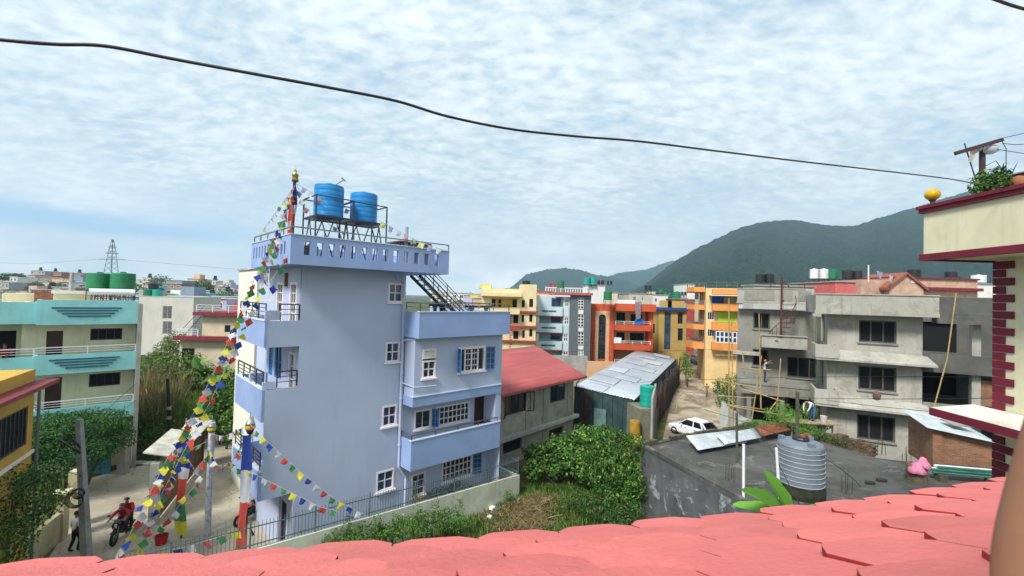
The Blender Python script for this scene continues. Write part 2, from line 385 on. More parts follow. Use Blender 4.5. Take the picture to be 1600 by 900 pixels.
forest = hill_material('hill_forest', (0.016, 0.052, 0.020), (0.045, 0.105, 0.034), 0.012)
hill('hill', [(985, 462), (1005, 449), (1020, 436), (1045, 414), (1085, 388), (1120, 371), (1160, 352), (1200, 344), (1238, 341), (1262, 345), (1300, 350), (1335, 352), (1360, 344), (1395, 332), (1430, 322), (1500, 300), (1600, 285), (1750, 290), (1950, 400)], 1500, 1500, forest, 9)
hill('hill', [(775, 464), (800, 447), (822, 428), (850, 421), (880, 418), (905, 420), (930, 428), (960, 433), (990, 442), (1010, 450), (1040, 472)], 2500, 800, forest, 5, 180, 50, 5.0, 7.0)
hill('hill', [(700, 468), (860, 440), (930, 436), (975, 424), (1010, 420), (1050, 406), (1110, 415), (1200, 470)], 3100, 600, forest, 14, 120, 40, 9.0, 4)
hill('hill', [(-300, 452), (-100, 447), (60, 446), (200, 444), (300, 446), (330, 444), (345, 442), (365, 446), (420, 452), (600, 470)], 2700, 700, forest, 8, 140, 30, 2.0, 4)

# the air between here and the hills
hz = MB(None); hz.ms = []
m = bpy.data.materials.new('haze'); m.use_nodes = True; t = NT(m.node_tree); t.n.clear()
o_ = t.new('ShaderNodeOutputMaterial'); pv = t.new('ShaderNodeVolumePrincipled'); pv.inputs['Color'].default_value = (0.56, 0.80, 1.0, 1)
pv.inputs['Density'].default_value = 0.00025; pv.inputs['Anisotropy'].default_value = 0.2; t.ln(pv.outputs[0], o_.inputs['Volume'])
b = MB(m); b.box(-3600, -150, -12, 3600, 3500, 560); o = b.build('haze'); structure(o, 'stuff'); o.visible_shadow = True
# ------------------------------------------------------------------ foliage
def leaf_mat(name, c, var=0.35, trans=0.25): return mat(name, c, 0.6, 0.25, 0.5, island=var, trans=trans, spec=0.25)
LF = leaf_mat('leaf_green', (0.07, 0.165, 0.03)); LD = leaf_mat('leaf_dark', (0.036, 0.095, 0.02)); LL = leaf_mat('leaf_light', (0.18, 0.33, 0.045))
LY = leaf_mat('leaf_dry', (0.20, 0.17, 0.055)); LBL = leaf_mat('leaf_banana', (0.10, 0.25, 0.03)); BARK = mat('bark', (0.10, 0.075, 0.05), 0.95, 0.3, 4, bump=0.6)
STALK = mat('dry_stalk', (0.26, 0.19, 0.10), 0.95, 0.35, 3, island=0.4)
def leaves(mb, blobs, n, size, m, droop=0.3, rnd=None, aspect=0.5, shell=0.55, mats=None):
    """n small bent leaves through the volume of the blobs, thicker toward their outsides"""
    rnd = rnd or random.Random(len(mb.v) + n)
    vol = [bl[3] * bl[4] * bl[5] for bl in blobs]; tot = sum(vol)
    for bl, vv in zip(blobs, vol):
        for _ in range(max(3, int(n * vv / tot))):
            while True:
                p = Vector((rnd.uniform(-1, 1), rnd.uniform(-1, 1), rnd.uniform(-1, 1)))
                if p.length <= 1 and (p.length > shell or rnd.random() < 0.35): break
            c = Vector((bl[0] + p.x * bl[3], bl[1] + p.y * bl[4], bl[2] + p.z * bl[5]))
            c += Vector((MN.noise(c * 1.7), MN.noise(c * 1.7 + Vector((9, 0, 0))), MN.noise(c * 1.7 + Vector((0, 9, 0))))) * 0.35 * min(bl[3:])
            nrm = (p + Vector((rnd.gauss(0, .6), rnd.gauss(0, .6), rnd.gauss(0.5, .6)))).normalized()
            d = nrm.cross(Vector((rnd.gauss(0, 1), rnd.gauss(0, 1), rnd.gauss(0, 1)))).normalized()
            d = (d - Vector((0, 0, droop))).normalized(); s = d.cross(nrm).normalized()
            L = size * rnd.uniform(0.6, 1.35); W = L * aspect
            mm = m if not mats else rnd.choices([m] + mats[0], [1] + mats[1])[0]
            mb.add([c, c + d * L * 0.45 + s * W * 0.5 + nrm * L * 0.06, c + d * L - nrm * L * 0.10, c + d * L * 0.45 - s * W * 0.5 + nrm * L * 0.06], [(0, 1, 2, 3)], mm)
def bush(name, label, cat, blobs, n, size, m, group=None, mats=None, trunks=None, aspect=0.5, droop=0.3, shell=0.55, seed=1, kind_parts=True):
    """a shrub or tree: crown of leaves over stems; blobs in world coordinates"""
    bx = sum(b[0] for b in blobs) / len(blobs); by = sum(b[1] for b in blobs) / len(blobs)
    o = thing(name, label, cat, (bx, by, 0), 0, group)
    lb = [(b[0] - bx, b[1] - by, *b[2:]) for b in blobs]; rr = random.Random(seed)
    c = MB(); leaves(c, lb, n, size, m, droop, rr, aspect, shell, mats); c.build('crown' if cat == 'tree' else 'foliage', o)
    s = MB(BARK)
    for b in lb:
        x, y = (b[0] * 0.35, b[1] * 0.35) if trunks is None else trunks
        s.tube([(x + rr.uniform(-.1, .1), y, -0.1), (x * 0.6 + b[0] * 0.4, y * .6 + b[1] * .4, b[2] * 0.5), (b[0], b[1], b[2])], [0.05 + 0.02 * b[2], 0.035 + 0.01 * b[2], 0.015], n=5)
    s.build('trunk' if cat == 'tree' else 'stem', o); return o
def long_leaf(mb, base, az, el, L, W, m, bend=0.9, seg=7, fold=0.15, tatter=0.0, rnd=None, side=None):
    """banana or agave like blade, arching over"""
    p = Vector(base); d = Vector((math.cos(az) * math.cos(el), math.sin(az) * math.cos(el), math.sin(el))); s = side or Vector((-math.sin(az), math.cos(az), 0)); vs = []
    for i in range(seg + 1):
        u = i / seg; w = W * (math.sin(math.pi * min(1, u * 0.92 + 0.06)) ** 0.6) * 0.5
        if rnd and tatter: w *= 1 - tatter * rnd.random()
        nn = s.cross(d)
        vs += [p - s * w + nn * w * fold, p, p + s * w + nn * w * fold]
        p = p + d * L / seg; d = (d - Vector((0, 0, 1)) * bend / seg).normalized()
    fs = []
    for i in range(seg): fs += [(3 * i, 3 * i + 1, 3 * i + 4, 3 * i + 3), (3 * i + 1, 3 * i + 2, 3 * i + 5, 3 * i + 4)]
    mb.add(vs, fs, m)
def plant_of_blades(name, label, cat, loc, n, L, W, m, el=(0.6, 1.3), bend=1.0, group=None, trunk=0.0, seed=0, tatter=0.3):
    r = random.Random(seed); o = thing(name, label, cat, loc, 0, group); c = MB(m)
    for k in range(n): long_leaf(c, (0, 0, trunk), 2 * math.pi * k / n + r.uniform(-.3, .3), r.uniform(*el), L * r.uniform(.75, 1.1), W, m, bend * r.uniform(.6, 1.3), tatter=tatter, rnd=r)
    c.build('foliage', o)
    if trunk: s = MB(STALK); s.tube([(0, 0, -.1), (0.03, 0, trunk * .5), (0, 0, trunk + .15)], [0.14, 0.11, 0.07], n=8); s.build('trunk', o)
    return o
def grass(name, poly, n, h, mats, weights, seed=0, z=0.0, inside=None, kind='stuff', spread=0.35, w=0.02):
    """poly: ground outline in world xy; blades as thin upright triangles"""
    r = random.Random(seed); xs = [p[0] for p in poly]; ys = [p[1] for p in poly]; b = MB(mats[0]); k = 0
    def inn(x, y):
        c = False; j = len(poly) - 1
        for i in range(len(poly)):
            if (poly[i][1] > y) != (poly[j][1] > y) and x < (poly[j][0] - poly[i][0]) * (y - poly[i][1]) / (poly[j][1] - poly[i][1]) + poly[i][0]: c = not c
            j = i
        return c
    while k < n:
        x, y = r.uniform(min(xs), max(xs)), r.uniform(min(ys), max(ys))
        if not inn(x, y): continue
        q = MN.noise(Vector((x * 0.5, y * 0.5, seed)))
        if q < -0.25 and r.random() < 0.8: k += 1; continue
        hh = h * r.uniform(.5, 1.3) * (1 + 0.9 * q); a = r.uniform(0, 6.28); dx, dy = math.cos(a), math.sin(a); lean = r.uniform(0, spread) * hh; la = r.uniform(0, 6.28)
        mm = r.choices(mats, weights)[0]; ww = w * r.uniform(.7, 1.5)
        b.add([(x - dx * ww, y - dy * ww, z), (x + dx * ww, y + dy * ww, z), (x + math.cos(la) * lean * .5 + dx * ww * .7, y + math.sin(la) * lean * .5 + dy * ww * .7, z + hh * .6), (x + math.cos(la) * lean, y + math.sin(la) * lean, z + hh), (x + math.cos(la) * lean * .5 - dx * ww * .7, y + math.sin(la) * lean * .5 - dy * ww * .7, z + hh * .6)], [(0, 1, 2, 3, 4)], mm); k += 1
    return structure(b.build(name), kind)
# ------------------------------------------------------------------ the tall blue house
HB = Fr((-9.48, 17.5, 0), rad(43.4))
BW = mat('blue_wall_paint', (0.44, 0.50, 0.665), 0.75, 0.07, 0.35, streak=0.13, bump=0.15)
BF = mat('blue_fascia_paint', (0.27, 0.37, 0.62), 0.6, 0.08, 0.7, streak=0.2, bump=0.08)
BS = mat('blue_shutter_paint', (0.06, 0.22, 0.55), 0.5, 0.15, 2)
WF = mat('white_window_paint', (0.78, 0.72, 0.75), 0.5, 0.06, 2)
STEEL = mat('grey_steel', (0.20, 0.215, 0.23), 0.45, 0.2, 5, metal=0.6)
DSTEEL = mat('dark_steel', (0.07, 0.07, 0.075), 0.5, 0.3, 5, metal=0.4)
CONC = mat('concrete', (0.36, 0.35, 0.32), 0.9, 0.2, 1.2, streak=0.5, stain=0.25, bump=0.3)
LEDGE = mat('pale_blue_ledge', (0.55, 0.63, 0.74), 0.7, 0.1, 2)
BROWN = mat('brown_door_paint', (0.055, 0.022, 0.018), 0.5, 0.2, 2)
CREAMW = mat('cream_wall_paint', (0.72, 0.72, 0.62), 0.8, 0.07, 0.8, streak=0.25)
TILE_B = mat('brown_floor_tile', (0.3, 0.17, 0.09), 0.6, 0.2, 3)
def railing(mb, pts, h, n_rails=3, post=1.2, m=None, r=0.022, top=0.03, zoff=0.0):
    for a, b in zip(pts[:-1], pts[1:]):
        a, b = Vector(a), Vector(b); L = (b - a).length; k = max(1, round(L / post)); up = Vector((0, 0, 1))
        for i in range(k + 1):
            p = a.lerp(b, i / k); mb.bar(p, p + up * h, r * 1.9, m)
        for j in range(n_rails):
            z = h * (j + 1) / n_rails; mb.bar(a + up * z, b + up * z, top * 1.6 if j == n_rails - 1 else r * 1.2, m)
def blue_house():
    R = frame_thing('blue_house', 'tall light blue house with deeper blue balconies and two blue tanks on its roof', 'house', HB)
    F0 = front(0.0); F1 = front(-1.0)
    ZT = 12.25; XR = 11.5; YB = 6.2
    sw = [HB.R(607, 443, 629, 472), HB.R(603, 535, 624, 565), HB.R(597.5, 634, 619.5, 665), HB.R(588.5, 735.5, 615, 766)]
    f2 = [HB.R(648, 641, 673, 669), HB.R(681, 632, 733, 661), HB.R(741, 620, 758, 662)]
    f0 = [HB.R(643, 740, 664, 774), HB.R(691, 716, 737, 748)]
    f3 = [HB.R(660.5, 546, 680.5, 590, -1.0), HB.R(717, 543, 757, 580, -1.0)]
    b = MB(BW)
    # main long wall (floors 1 to 3, with the balcony corners cut out) and ground floor set back at the corner
    wall(b, F0, 0.0, 6.0, 3.05, ZT, [(-0.01, 7.32, 1.2, 8.97), (-0.01, 10.0, 1.2, ZT + 0.01)] + sw[:3], 0.14)
    wall(b, F0, 1.2, 6.0, 0, 3.05, sw[3:], 0.14)
    wall(b, F0, 6.0, XR, 0, 6.0, f2 + f0, 0.14)
    wall(b, F1, 6.0, XR, 6.42, 9.25, f3, 0.14)
    # wing returns
    wall(b, left(6.0), -1.0, 0, 5.97, 9.25); wall(b, right(XR), -1.0, YB, 0, 9.25)
    # upper room above the terrace: right side wall, back
    wall(b, right(5.9), 0, YB, 9.2, ZT)
    wall(b, back(YB), 1.2, XR, 0, 9.25); wall(b, back(YB), 1.2, 5.9, 9.2, ZT)
    # left side wall at the balcony doors
    dl = [(0.45, 6.35, 1.15, 8.6), (2.2, 7.25, 3.2, 8.75), (3.5, 7.25, 4.1, 8.75), (0.5, 9.4, 1.35, 11.55), (2.3, 9.4, 3.2, 11.55), (0.8, 0.2, 1.8, 2.3), (2.6, 3.6, 3.7, 5.4)]
    wall(b, left(1.2), 0, YB, 0, ZT, dl, 0.14)
    # slabs (butted to the walls)
    for z in (3.05, 6.08, 8.97): b.box(0.004, 0.004, z, 1.196, 4.2, z + 0.16)
    b.box(0.6, 0.01, ZT - 0.02, 5.9, YB, ZT + 0.12)
    b.box(6.0, -0.98, 9.10, XR - .01, YB - .01, 9.25)
    b.box(11.12, -0.99, 4.4, 11.47, -0.01, 5.97)
    b.box(6.02, -0.98, 6.30, 11.48, -0.01, 6.41); b.box(6.02, -0.98, 3.05, 11.48, -0.01, 3.2)
    b.build('wall', R)
    # deeper blue bands and balcony fronts
    for nm, z0, z1, x0, x1, y in (('terrace_fascia', 9.20, 10.40, 5.88, 11.55, -1.5), ('balcony_fascia', 3.03, 4.40, 5.94, 11.46, -1.04), ('band', 5.97, 6.42, 5.95, 11.46, -1.04)):
        c = MB(BF); c.box(x0, y, z0, x1, y + 0.12, z1); c.box(x0, y + 0.12, z0, x0 + 0.12, -0.15 if nm != 'terrace_fascia' else 0.0 - .02, z1)
        if nm == 'terrace_fascia':
            c.box(x1 - .12, y + .12, z0, x1, YB, z1); c.box(x0 + 0.12, y + 0.12, z0, x1 - 0.12, -0.99, z0 + 0.12)
        fo = c.build(nm, R)
        l = MB(LEDGE); l.box(x0 - 0.03, y - 0.03, z1, x1 + .02, y + 0.16, z1 + 0.045); l.build('ledge', fo)
    # side balconies facing the lane
    for z0, z1, y1 in ((8.97, 10.0, 4.2), (6.08, 7.32, 4.2), (3.05, 4.15, 4.2)):
        c = MB(BF); c.box(0, 0.004, z0, -0.10, y1, z1); c.box(-0.10, y1, z0, 1.18, y1 + 0.1, z1)
        bo = c.build('balcony_front', R); l = MB(LEDGE); l.box(-0.13, 0.0, z1, 0.05, y1 + 0.1, z1 + 0.05); l.build('ledge', bo)
    for q in ((-0.098, -0.004, 10.04, 0.42, 0.12, 10.42), (-0.098, -0.004, 7.37, 0.36, 0.12, 7.62), (-.09, 1.9, 7.37, .06, 2.1, 7.72), (-.09, 1.9, 4.2, .06, 2.1, 4.7)): c = MB(BW); c.box(*q); c.build('balcony_post', R)
    for z1, y1 in ((10.05, 4.2), (7.37, 4.2), (4.2, 4.2)):
        c = MB(DSTEEL); railing(c, [(-0.03, 0.2, z1), (-0.03, y1, z1)], 0.62, 4, 1.0)
        if z1 > 5: railing(c, [(0.42, 0.05, z1), (1.16, 0.05, z1)], 0.62, 3, 0.8)
        c.build('railing', R)
    for z in (6.242, 9.132): c = MB(TILE_B); c.box(0.03, 0.03, z, 1.19, 4.15, z + .018); c.build('balcony_floor', R)
    # windows
    for r in sw: window(R, F0, r, 2, 2, WF, GLB, 0.06, 0.03, WF, trim=0.02, bar=0.05)
    window(R, F0, f2[0], 2, 1, WF, GL, 0.05, 0.03, WF, trim=0.04); window(R, F0, f2[1], 8, 3, WF, GL, 0.06, 0.03, WF, trim=0.02, bar=0.045)
    d = MB(BROWN); d.mbox(F0, f2[2][0], 3.22, 0.06, f2[2][2], f2[2][3], 0.11); d.build('door', R)
    window(R, F0, f0[0], 2, 3, WF, GLB, 0.06, 0.03, WF, name='glazed_door', trim=0.02); window(R, F0, f0[1], 7, 3, WF, GL, 0.06, 0.03, WF, trim=0.02, bar=0.045)
    a = f3[0]; zt = a[3] - 0.42
    window(R, F1, (a[0], zt, a[2], a[3]), 1, 1, WF, CREAMW, 0.06, 0.03, None, trim=0.02); window(R, F1, (a[0], a[1], a[2], zt - .12), 2, 2, WF, GL, 0.06, 0.03, WF, trim=0.02, bar=0.06)
    window(R, F1, f3[1], 4, 1, WF, GL, 0.07, 0.03, WF, trim=0.06, bar=0.09)
    g = MB(WF)
    a = f3[1]; q = (a[2] - a[0]) / 4
    for k in (1, 2):
        for s in (0.33, 0.66): g.mbox(F1, a[0] + q * (k + .5) - .02, a[1] + .07, .05, a[0] + q * (k + .5) + .02, a[3] - .07, .09)
        for s in (0.25, .5, .75): g.mbox(F1, a[0] + q * k + .05, a[1] + (a[3] - a[1]) * s - .02, .055, a[0] + q * (k + 1) - .05, a[1] + (a[3] - a[1]) * s + .02, .085)
    g.build('glazing_bar', R)
    def shutter(x, z0, z1, ang, w=0.42, hinge=1, y=-1.0):
        s = MB(BS); c_, s_ = math.cos(ang), math.sin(ang)
        def P(u, z, d): return (x + u * c_ * hinge + d * s_, y - 0.02 - u * s_ + d * c_ * 0, z)
        Mx = lambda u, z, d: (x + hinge * (u * c_) - d * s_ * hinge, y - 0.02 - u * s_ - d * c_, z)
        s.mbox(Mx, 0, z0, 0, 0.05, z1, 0.04); s.mbox(Mx, w - .05, z0, 0, w, z1, 0.04); s.mbox(Mx, .05, z0, 0, w - .05, z0 + .06, 0.04); s.mbox(Mx, .05, z1 - .06, 0, w - .05, z1, 0.04)
        s.mbox(Mx, w / 2 - .02, z0 + .06, 0.002, w / 2 + .02, z1 - .06, 0.036)
        for k in (1, 2, 3): zz = z0 + (z1 - z0) * k / 4; s.mbox(Mx, .05, zz - .02, 0.004, w - .05, zz + .02, 0.034)
        o = s.build('shutter', R); p = MB(GLB); p.mbox(Mx, .05, z0 + .06, .016, w - .05, z1 - .06, .024); p.build('pane', o)
    shutter(a[2] + 0.08, a[1], a[3], rad(25), 0.5); shutter(a[0] - 0.08, a[1], a[3], rad(75), 0.4, -1)
    a = f2[0]; shutter(a[2] + .06, a[1], a[3], rad(50), 0.36, 1, 0.0)
    a = f0[1]; shutter(a[2] + .06, a[1], a[3], rad(15), 0.5, 1, 0.0)
    # lane side doors and windows
    LM = left(1.2)
    window(R, LM, dl[0], 2, 4, BS if 0 else WF, GLB, 0.06, 0.03, name='glazed_door', trim=0.03); window(R, LM, dl[1], 2, 2, BS, GLB, 0.08, 0.03); window(R, LM, dl[2], 1, 10, BS, BS, 0.07, 0.02, bar=0.08)
    window(R, LM, dl[3], 3, 5, WF, GL, 0.07, 0.03, name='glazed_door', trim=.04); window(R, LM, dl[4], 3, 5, WF, GL, 0.07, 0.03, trim=.04); window(R, LM, dl[6], 2, 3, BS, GLB, 0.07, 0.03)
    d = MB(DARK); d.mbox(LM, .8, .2, .13, 1.8, 2.3, .15); d.build('doorway', R)
    lt = MB(mat('copper_lamp', (0.2, 0.09, 0.04), 0.4, .2)); lt.mbox(LM, 1.75, 11.4, -.12, 1.9, 12.0, -.01); lt.build('wall_lamp', R)
    # roof parapet with a row of slots
    p0 = HB.l(G(453, 411, 12.25)); p1 = HB.l(G(700, 428, 12.25)); x0, y0 = p0.x, p0.y; x1 = p1.x; y1 = 4.0; z0 = 12.22; z1 = 13.34
    c = MB(BF); slots = []
    for k in range(13):
        px = 479 + k * 16.9 - 0.06 * k * k * 0; u0 = HB.F(478.5 + (683 - 478.5) * ((k / 12) ** 0.93) - 3.5, 392, y0)[0]; slots.append((u0, 12.60, u0 + 0.235, 13.12))
    wall(c, front(y0), x0, x1, z0, z1, slots, 0.15); wall(c, front(y0 + 0.15), x0 + .15, x1 - .15, z0, z1, slots, 0.0)
    ls = [(y0 + 0.6 + k * 0.44, 12.62, y0 + 0.6 + k * 0.44 + 0.17, 13.12) for k in range(11)]
    wall(c, left(x0), y0, y1, z0, z1, ls, 0.15); wall(c, left(x0 + .15), y0 + .15, y1, z0, z1, ls, 0)
    wall(c, right(x1), y0, y1, z0, z1); wall(c, right(x1 - .15), y0 + .15, y1, z0, z1); c.box(x0, y1, z0, x1, y1 + .15, z1)
    c.box(x0 + .004, y0 + .004, z0, x1 - .004, y1, z0 + 0.12)
    po = c.build('parapet', R)
    l = MB(LEDGE)
    for q in ((x0 - .03, y0 - .03, x1 + .03, y0 + .17), (x0 - .03, y0 + .17, x0 + .17, y1 + .17), (x1 - .17, y0 + .17, x1 + .03, y1 + .17), (x0 + .17, y1 - .02, x1 - .17, y1 + .17)): l.box(q[0], q[1], z1, q[2], q[3], z1 + .03)
    l.build('ledge', po)
    c = MB(STEEL); railing(c, [(x1, y0 + .07, z1 + .03), (x0 + .07, y0 + .07, z1 + .03), (x0 + .07, y1, z1 + .03)], 0.27, 1, 1.1, r=.02); c.build('railing', R)
    # terrace railing
    c = MB(STEEL); railing(c, [(5.95, -.2, 10.44), (5.95, -1.44, 10.44), (11.5, -1.44, 10.44), (11.5, 5, 10.44)], 0.38, 2, 1.3, r=.02); c.build('railing', R)
    c = MB(STEEL); railing(c, [(6.0, -0.05, 4.44), (6.0, -0.98, 4.44), (11.3, -0.98, 4.44)], 0.22, 1, 1.25, r=.02); c.build('railing', R)
    # steel stair from terrace up to the roof, on the yard side of the upper room
    yy = 0.7
    sa = HB.F(678, 429, yy); sb = HB.F(729, 487, yy); sb = (sb[0] + .4, 9.35); sa = (x1 - .35, 12.2)
    c = MB(DSTEEL)
    for y in (yy, yy + .85):
        c.bar((sa[0], y, sa[1]), (sb[0], y, sb[1]), .05, h=.16)
        for hh in (.3, .55, .8, 1.0): c.bar((sa[0], y, sa[1] + hh), (sb[0], y, sb[1] + hh), .03)
        for k in range(5):
            f = k / 4; x = sa[0] + (sb[0] - sa[0]) * f; z = sa[1] + (sb[1] - sa[1]) * f; c.bar((x, y, z), (x, y, z + 1.02), .035)
    for k in range(1, 12):
        f = k / 12; x = sa[0] + (sb[0] - sa[0]) * f; z = sa[1] + (sb[1] - sa[1]) * f; c.box(x - .13, yy + .03, z - .02, x + .13, yy + .82, z + .02)
    c.build('stair', R)
    # drain pipes
    c = MB(BW); x = 5.86
    c.tube([(5.45, -.06, 12.15), (5.45, -.10, 11.95), (x, -.10, 11.8), (x, -.12, 3.0), (6.25, -.14, 2.4), (6.25, -.14, .1)], .065, n=10)
    c.tube([(x, -.12, 9.0), (x + .12, -.45, 9.05), (6.05, -1.1, 9.12)], .05, n=8)
    for z in (11.2, 9.4, 7.4, 6.2, 4.0): c.lathe([(.085, 0), (.085, .1)], (x, -.12, z), n=10)
    c.tube([(x, -.12, 7.0), (5.98, -1.08, 6.9), (7.2, -1.08, 6.86)], .03, n=6)
    c.build('drain_pipe', R)
    return R, (x0, y0, x1, y1)
BH, ROOF = blue_house()
# rooftop things
TANKB = mat('blue_tank_plastic', (0.006, 0.22, 0.56), 0.45, 0.12, 2, spec=.5)
TANKG = mat('green_tank_plastic', (0.008, 0.17, 0.065), 0.4, 0.15, 2, spec=.5)
TANKT = mat('teal_tank_plastic', (0.012, 0.33, 0.26), 0.4, 0.15, 2, spec=.5)
TANKK = mat('black_tank_plastic', (0.012, 0.013, 0.016), 0.45, 0.2, 2, spec=.5)
TANKGR = mat('grey_tank_plastic', (0.16, 0.19, 0.23), 0.5, 0.12, 2, spec=.4)
TANKW = mat('white_tank_plastic', (0.7, 0.7, 0.72), 0.4, 0.15, 2)
def tank(name, label, loc, r, h, m, group=None, ribs=5, taper=0.02, n=28, cat='water tank', lid=True):
    o = thing(name, label, cat, loc, 0, group); c = MB(m); pr = [(r * .97, 0)]; hb = h * .93
    for k in range(ribs):
        z0 = hb * k / ribs; z1 = hb * (k + 1) / ribs
        pr += [(r * .99, z0 + .008 * h), (r * 1.0, z0 + (z1 - z0) * .25), (r * 1.0, z0 + (z1 - z0) * .8), (r * .982, z1 - .005 * h)]
    pr += [(r * .99, hb), (r * .96, h * .955), (r * .55, h * .975), (r * .30, h * .98), (r * .02, h * .981)]
    c.lathe(pr, (0, 0, 0), n=n); bo = c.build('shell', o, smooth=True)
    for k in range(4):
        pass
    if lid: l = MB(m); l.lathe([(r * .24, h * .975), (r * .25, h * 1.03), (r * .22, h * 1.04), (r * .02, h * 1.045)], n=18); l.build('lid', o, smooth=False)
    return o
def tank_stand(name, label, fr, cx, cy, w, d, z0, z1, rail=0.8):
    o = thing(name, label, 'stand', fr.w(cx, cy, z0), fr.a); c = MB(DSTEEL); h = z1 - z0
    X = (-w / 2, w / 2); Y = (-d / 2, d / 2)
    for x in X:
        for y in Y: c.bar((x, y, 0), (x, y, h + (rail if y > 0 or x > 0 else rail)), .05)
    for zz in (h, h + rail):
        c.bar((X[0], Y[0], zz), (X[1], Y[0], zz), .045); c.bar((X[0], Y[1], zz), (X[1], Y[1], zz), .045); c.bar((X[0], Y[0], zz), (X[0], Y[1], zz), .045); c.bar((X[1], Y[0], zz), (X[1], Y[1], zz), .045)
    c.build('frame', o); b = MB(DSTEEL)
    for y in Y: b.bar((X[0] * .85, y, 0), (0, y, h), .04); b.bar((X[1] * .85, y, 0), (0, y, h), .04)
    for x in X: b.bar((x, Y[0] * .85, 0), (x, 0, h), .04); b.bar((x, Y[1] * .85, 0), (x, 0, h), .04)
    for k in range(7): yy = Y[0] + d * k / 6; b.box(X[0], yy - .03, h + .023, X[1], yy + .03, h + .05)
    b.build('brace', o); return o
def hb_at(px, py, dist):  # a spot over the roof at a given depth
    return HB.l(D(px, py, dist))
for px, d, lab, sl in ((513, 19.6, 'bright blue water tank nearer the flag mast, with a pipe arm above its lid', 'steel stand with railing under the tank nearer the flag mast'), (567.5, 21.0, 'bright blue water tank nearer the roof stair, the slightly lower one', 'steel stand under the blue tank nearer the roof stair')):
    p = D(px, 341 if px < 540 else 349, d); q = HB.l(p)
    tank_stand('tank_stand', sl, HB, q.x, q.y, 1.6, 1.5, 12.36, p.z - .06, 0.85)
    r = (44 if px < 540 else 41) / 2 * d / FOC
    tank('water_tank', lab, (p.x, p.y, p.z), r, 1.47 if px < 540 else 1.42, TANKB, 'blue tanks on the blue house roof', 6)
    if px < 540:
        a = MB(STEEL); a.tube([(p.x + .25, p.y, p.z + 1.46), (p.x + .62, p.y, p.z + 1.72)], .02); a.tube([(p.x + .52, p.y, p.z + 1.80), (p.x + .7, p.y, p.z + 1.66)], .035)
        tag(a.build('pipe_arm'), 'thin grey pipe arm sticking out above the blue tank lid', 'pipe')
p = D(484, 372, 20.3); tank('water_tank', 'small black water tank low on the blue house roof behind the parapet', (p.x, p.y, 12.36), .38, .95, TANKK)
# second railing frame/ladder beside tanks, and stack of boards and a vent post
q = HB.l(D(640, 385, 21.2)); o = thing('rooftop_hut', 'low board covered concrete box on the blue house roof by the grey vent post', 'hut', HB.w(q.x, q.y, 12.36), HB.a)
c = MB(CONC); c.box(-.1, -.4, 0, .75, .4, 1.2); c.build('wall', o); c = MB(mat('weathered_board', (.10, .075, .06), .9, .4, 3)); c.box(-.85, -.6, 1.21, .85, .6, 1.27); c.box(-.8, -.5, 0, -.74, -.44, 1.2); c.build('roof', o)
q = HB.l(D(635, 385, 20.6)); c = MB(mat('grey_pvc', (.33, .38, .45), .5)); w = HB.w(q.x, q.y, 12.36); c.tube([w, w + Vector((0, 0, 1.95))], .07, n=10); tag(c.build('vent_post'), 'grey upright vent post rising over the blue house parapet', 'pipe')
# column stubs on the terrace
for i, (px, lab) in enumerate(((680, 'dark column stub nearest the upper room on the blue terrace'), (690, 'thicker column stub beside the foot of the roof stair'), (737, 'pale column stub under the outer end of the stair'), (760, 'column stub near the outer corner of the blue house terrace'))):
    q = HB.F(px, 470, 1.5 if i < 2 else -.5); o = thing('column_stub', lab, 'column', HB.w(q[0], 1.5 if i < 2 else -.5, 9.3), HB.a)
    c = MB(CONC if i > 1 else DSTEEL); c.lathe([(.2, 0), (.2, .1), (.11, .2), (.10, 1.15), (.16, 1.3)], n=12); c.build('shaft', o); c = MB(DSTEEL); c.box(-.24, -.24, 1.3, .24, .24, 1.42); c.build('cap', o)
# the pale building showing behind the house on its lane side
def pale_neighbour():
    o = frame_thing('pale_building', 'plain cream rendered building showing behind the lane side of the blue house', 'building', HB)
    x0, _ = HB.F(377, 430, 7.2) if False else (HB.l(at(388, 24.0, 0)).x, 0); p = HB.l(at(388, 24.0, 0)); y0 = p.y
    zt = D(377, 420, 24.0).z
    c = MB(CREAMW); c.box(p.x, y0, 0, p.x + 5, y0 + 4, zt); c.build('wall', o); c = MB(CONC); c.box(p.x - .08, y0 - .08, zt, p.x + 5.1, y0 + 4.1, zt + .1); c.build('roof', o)
pale_neighbour()
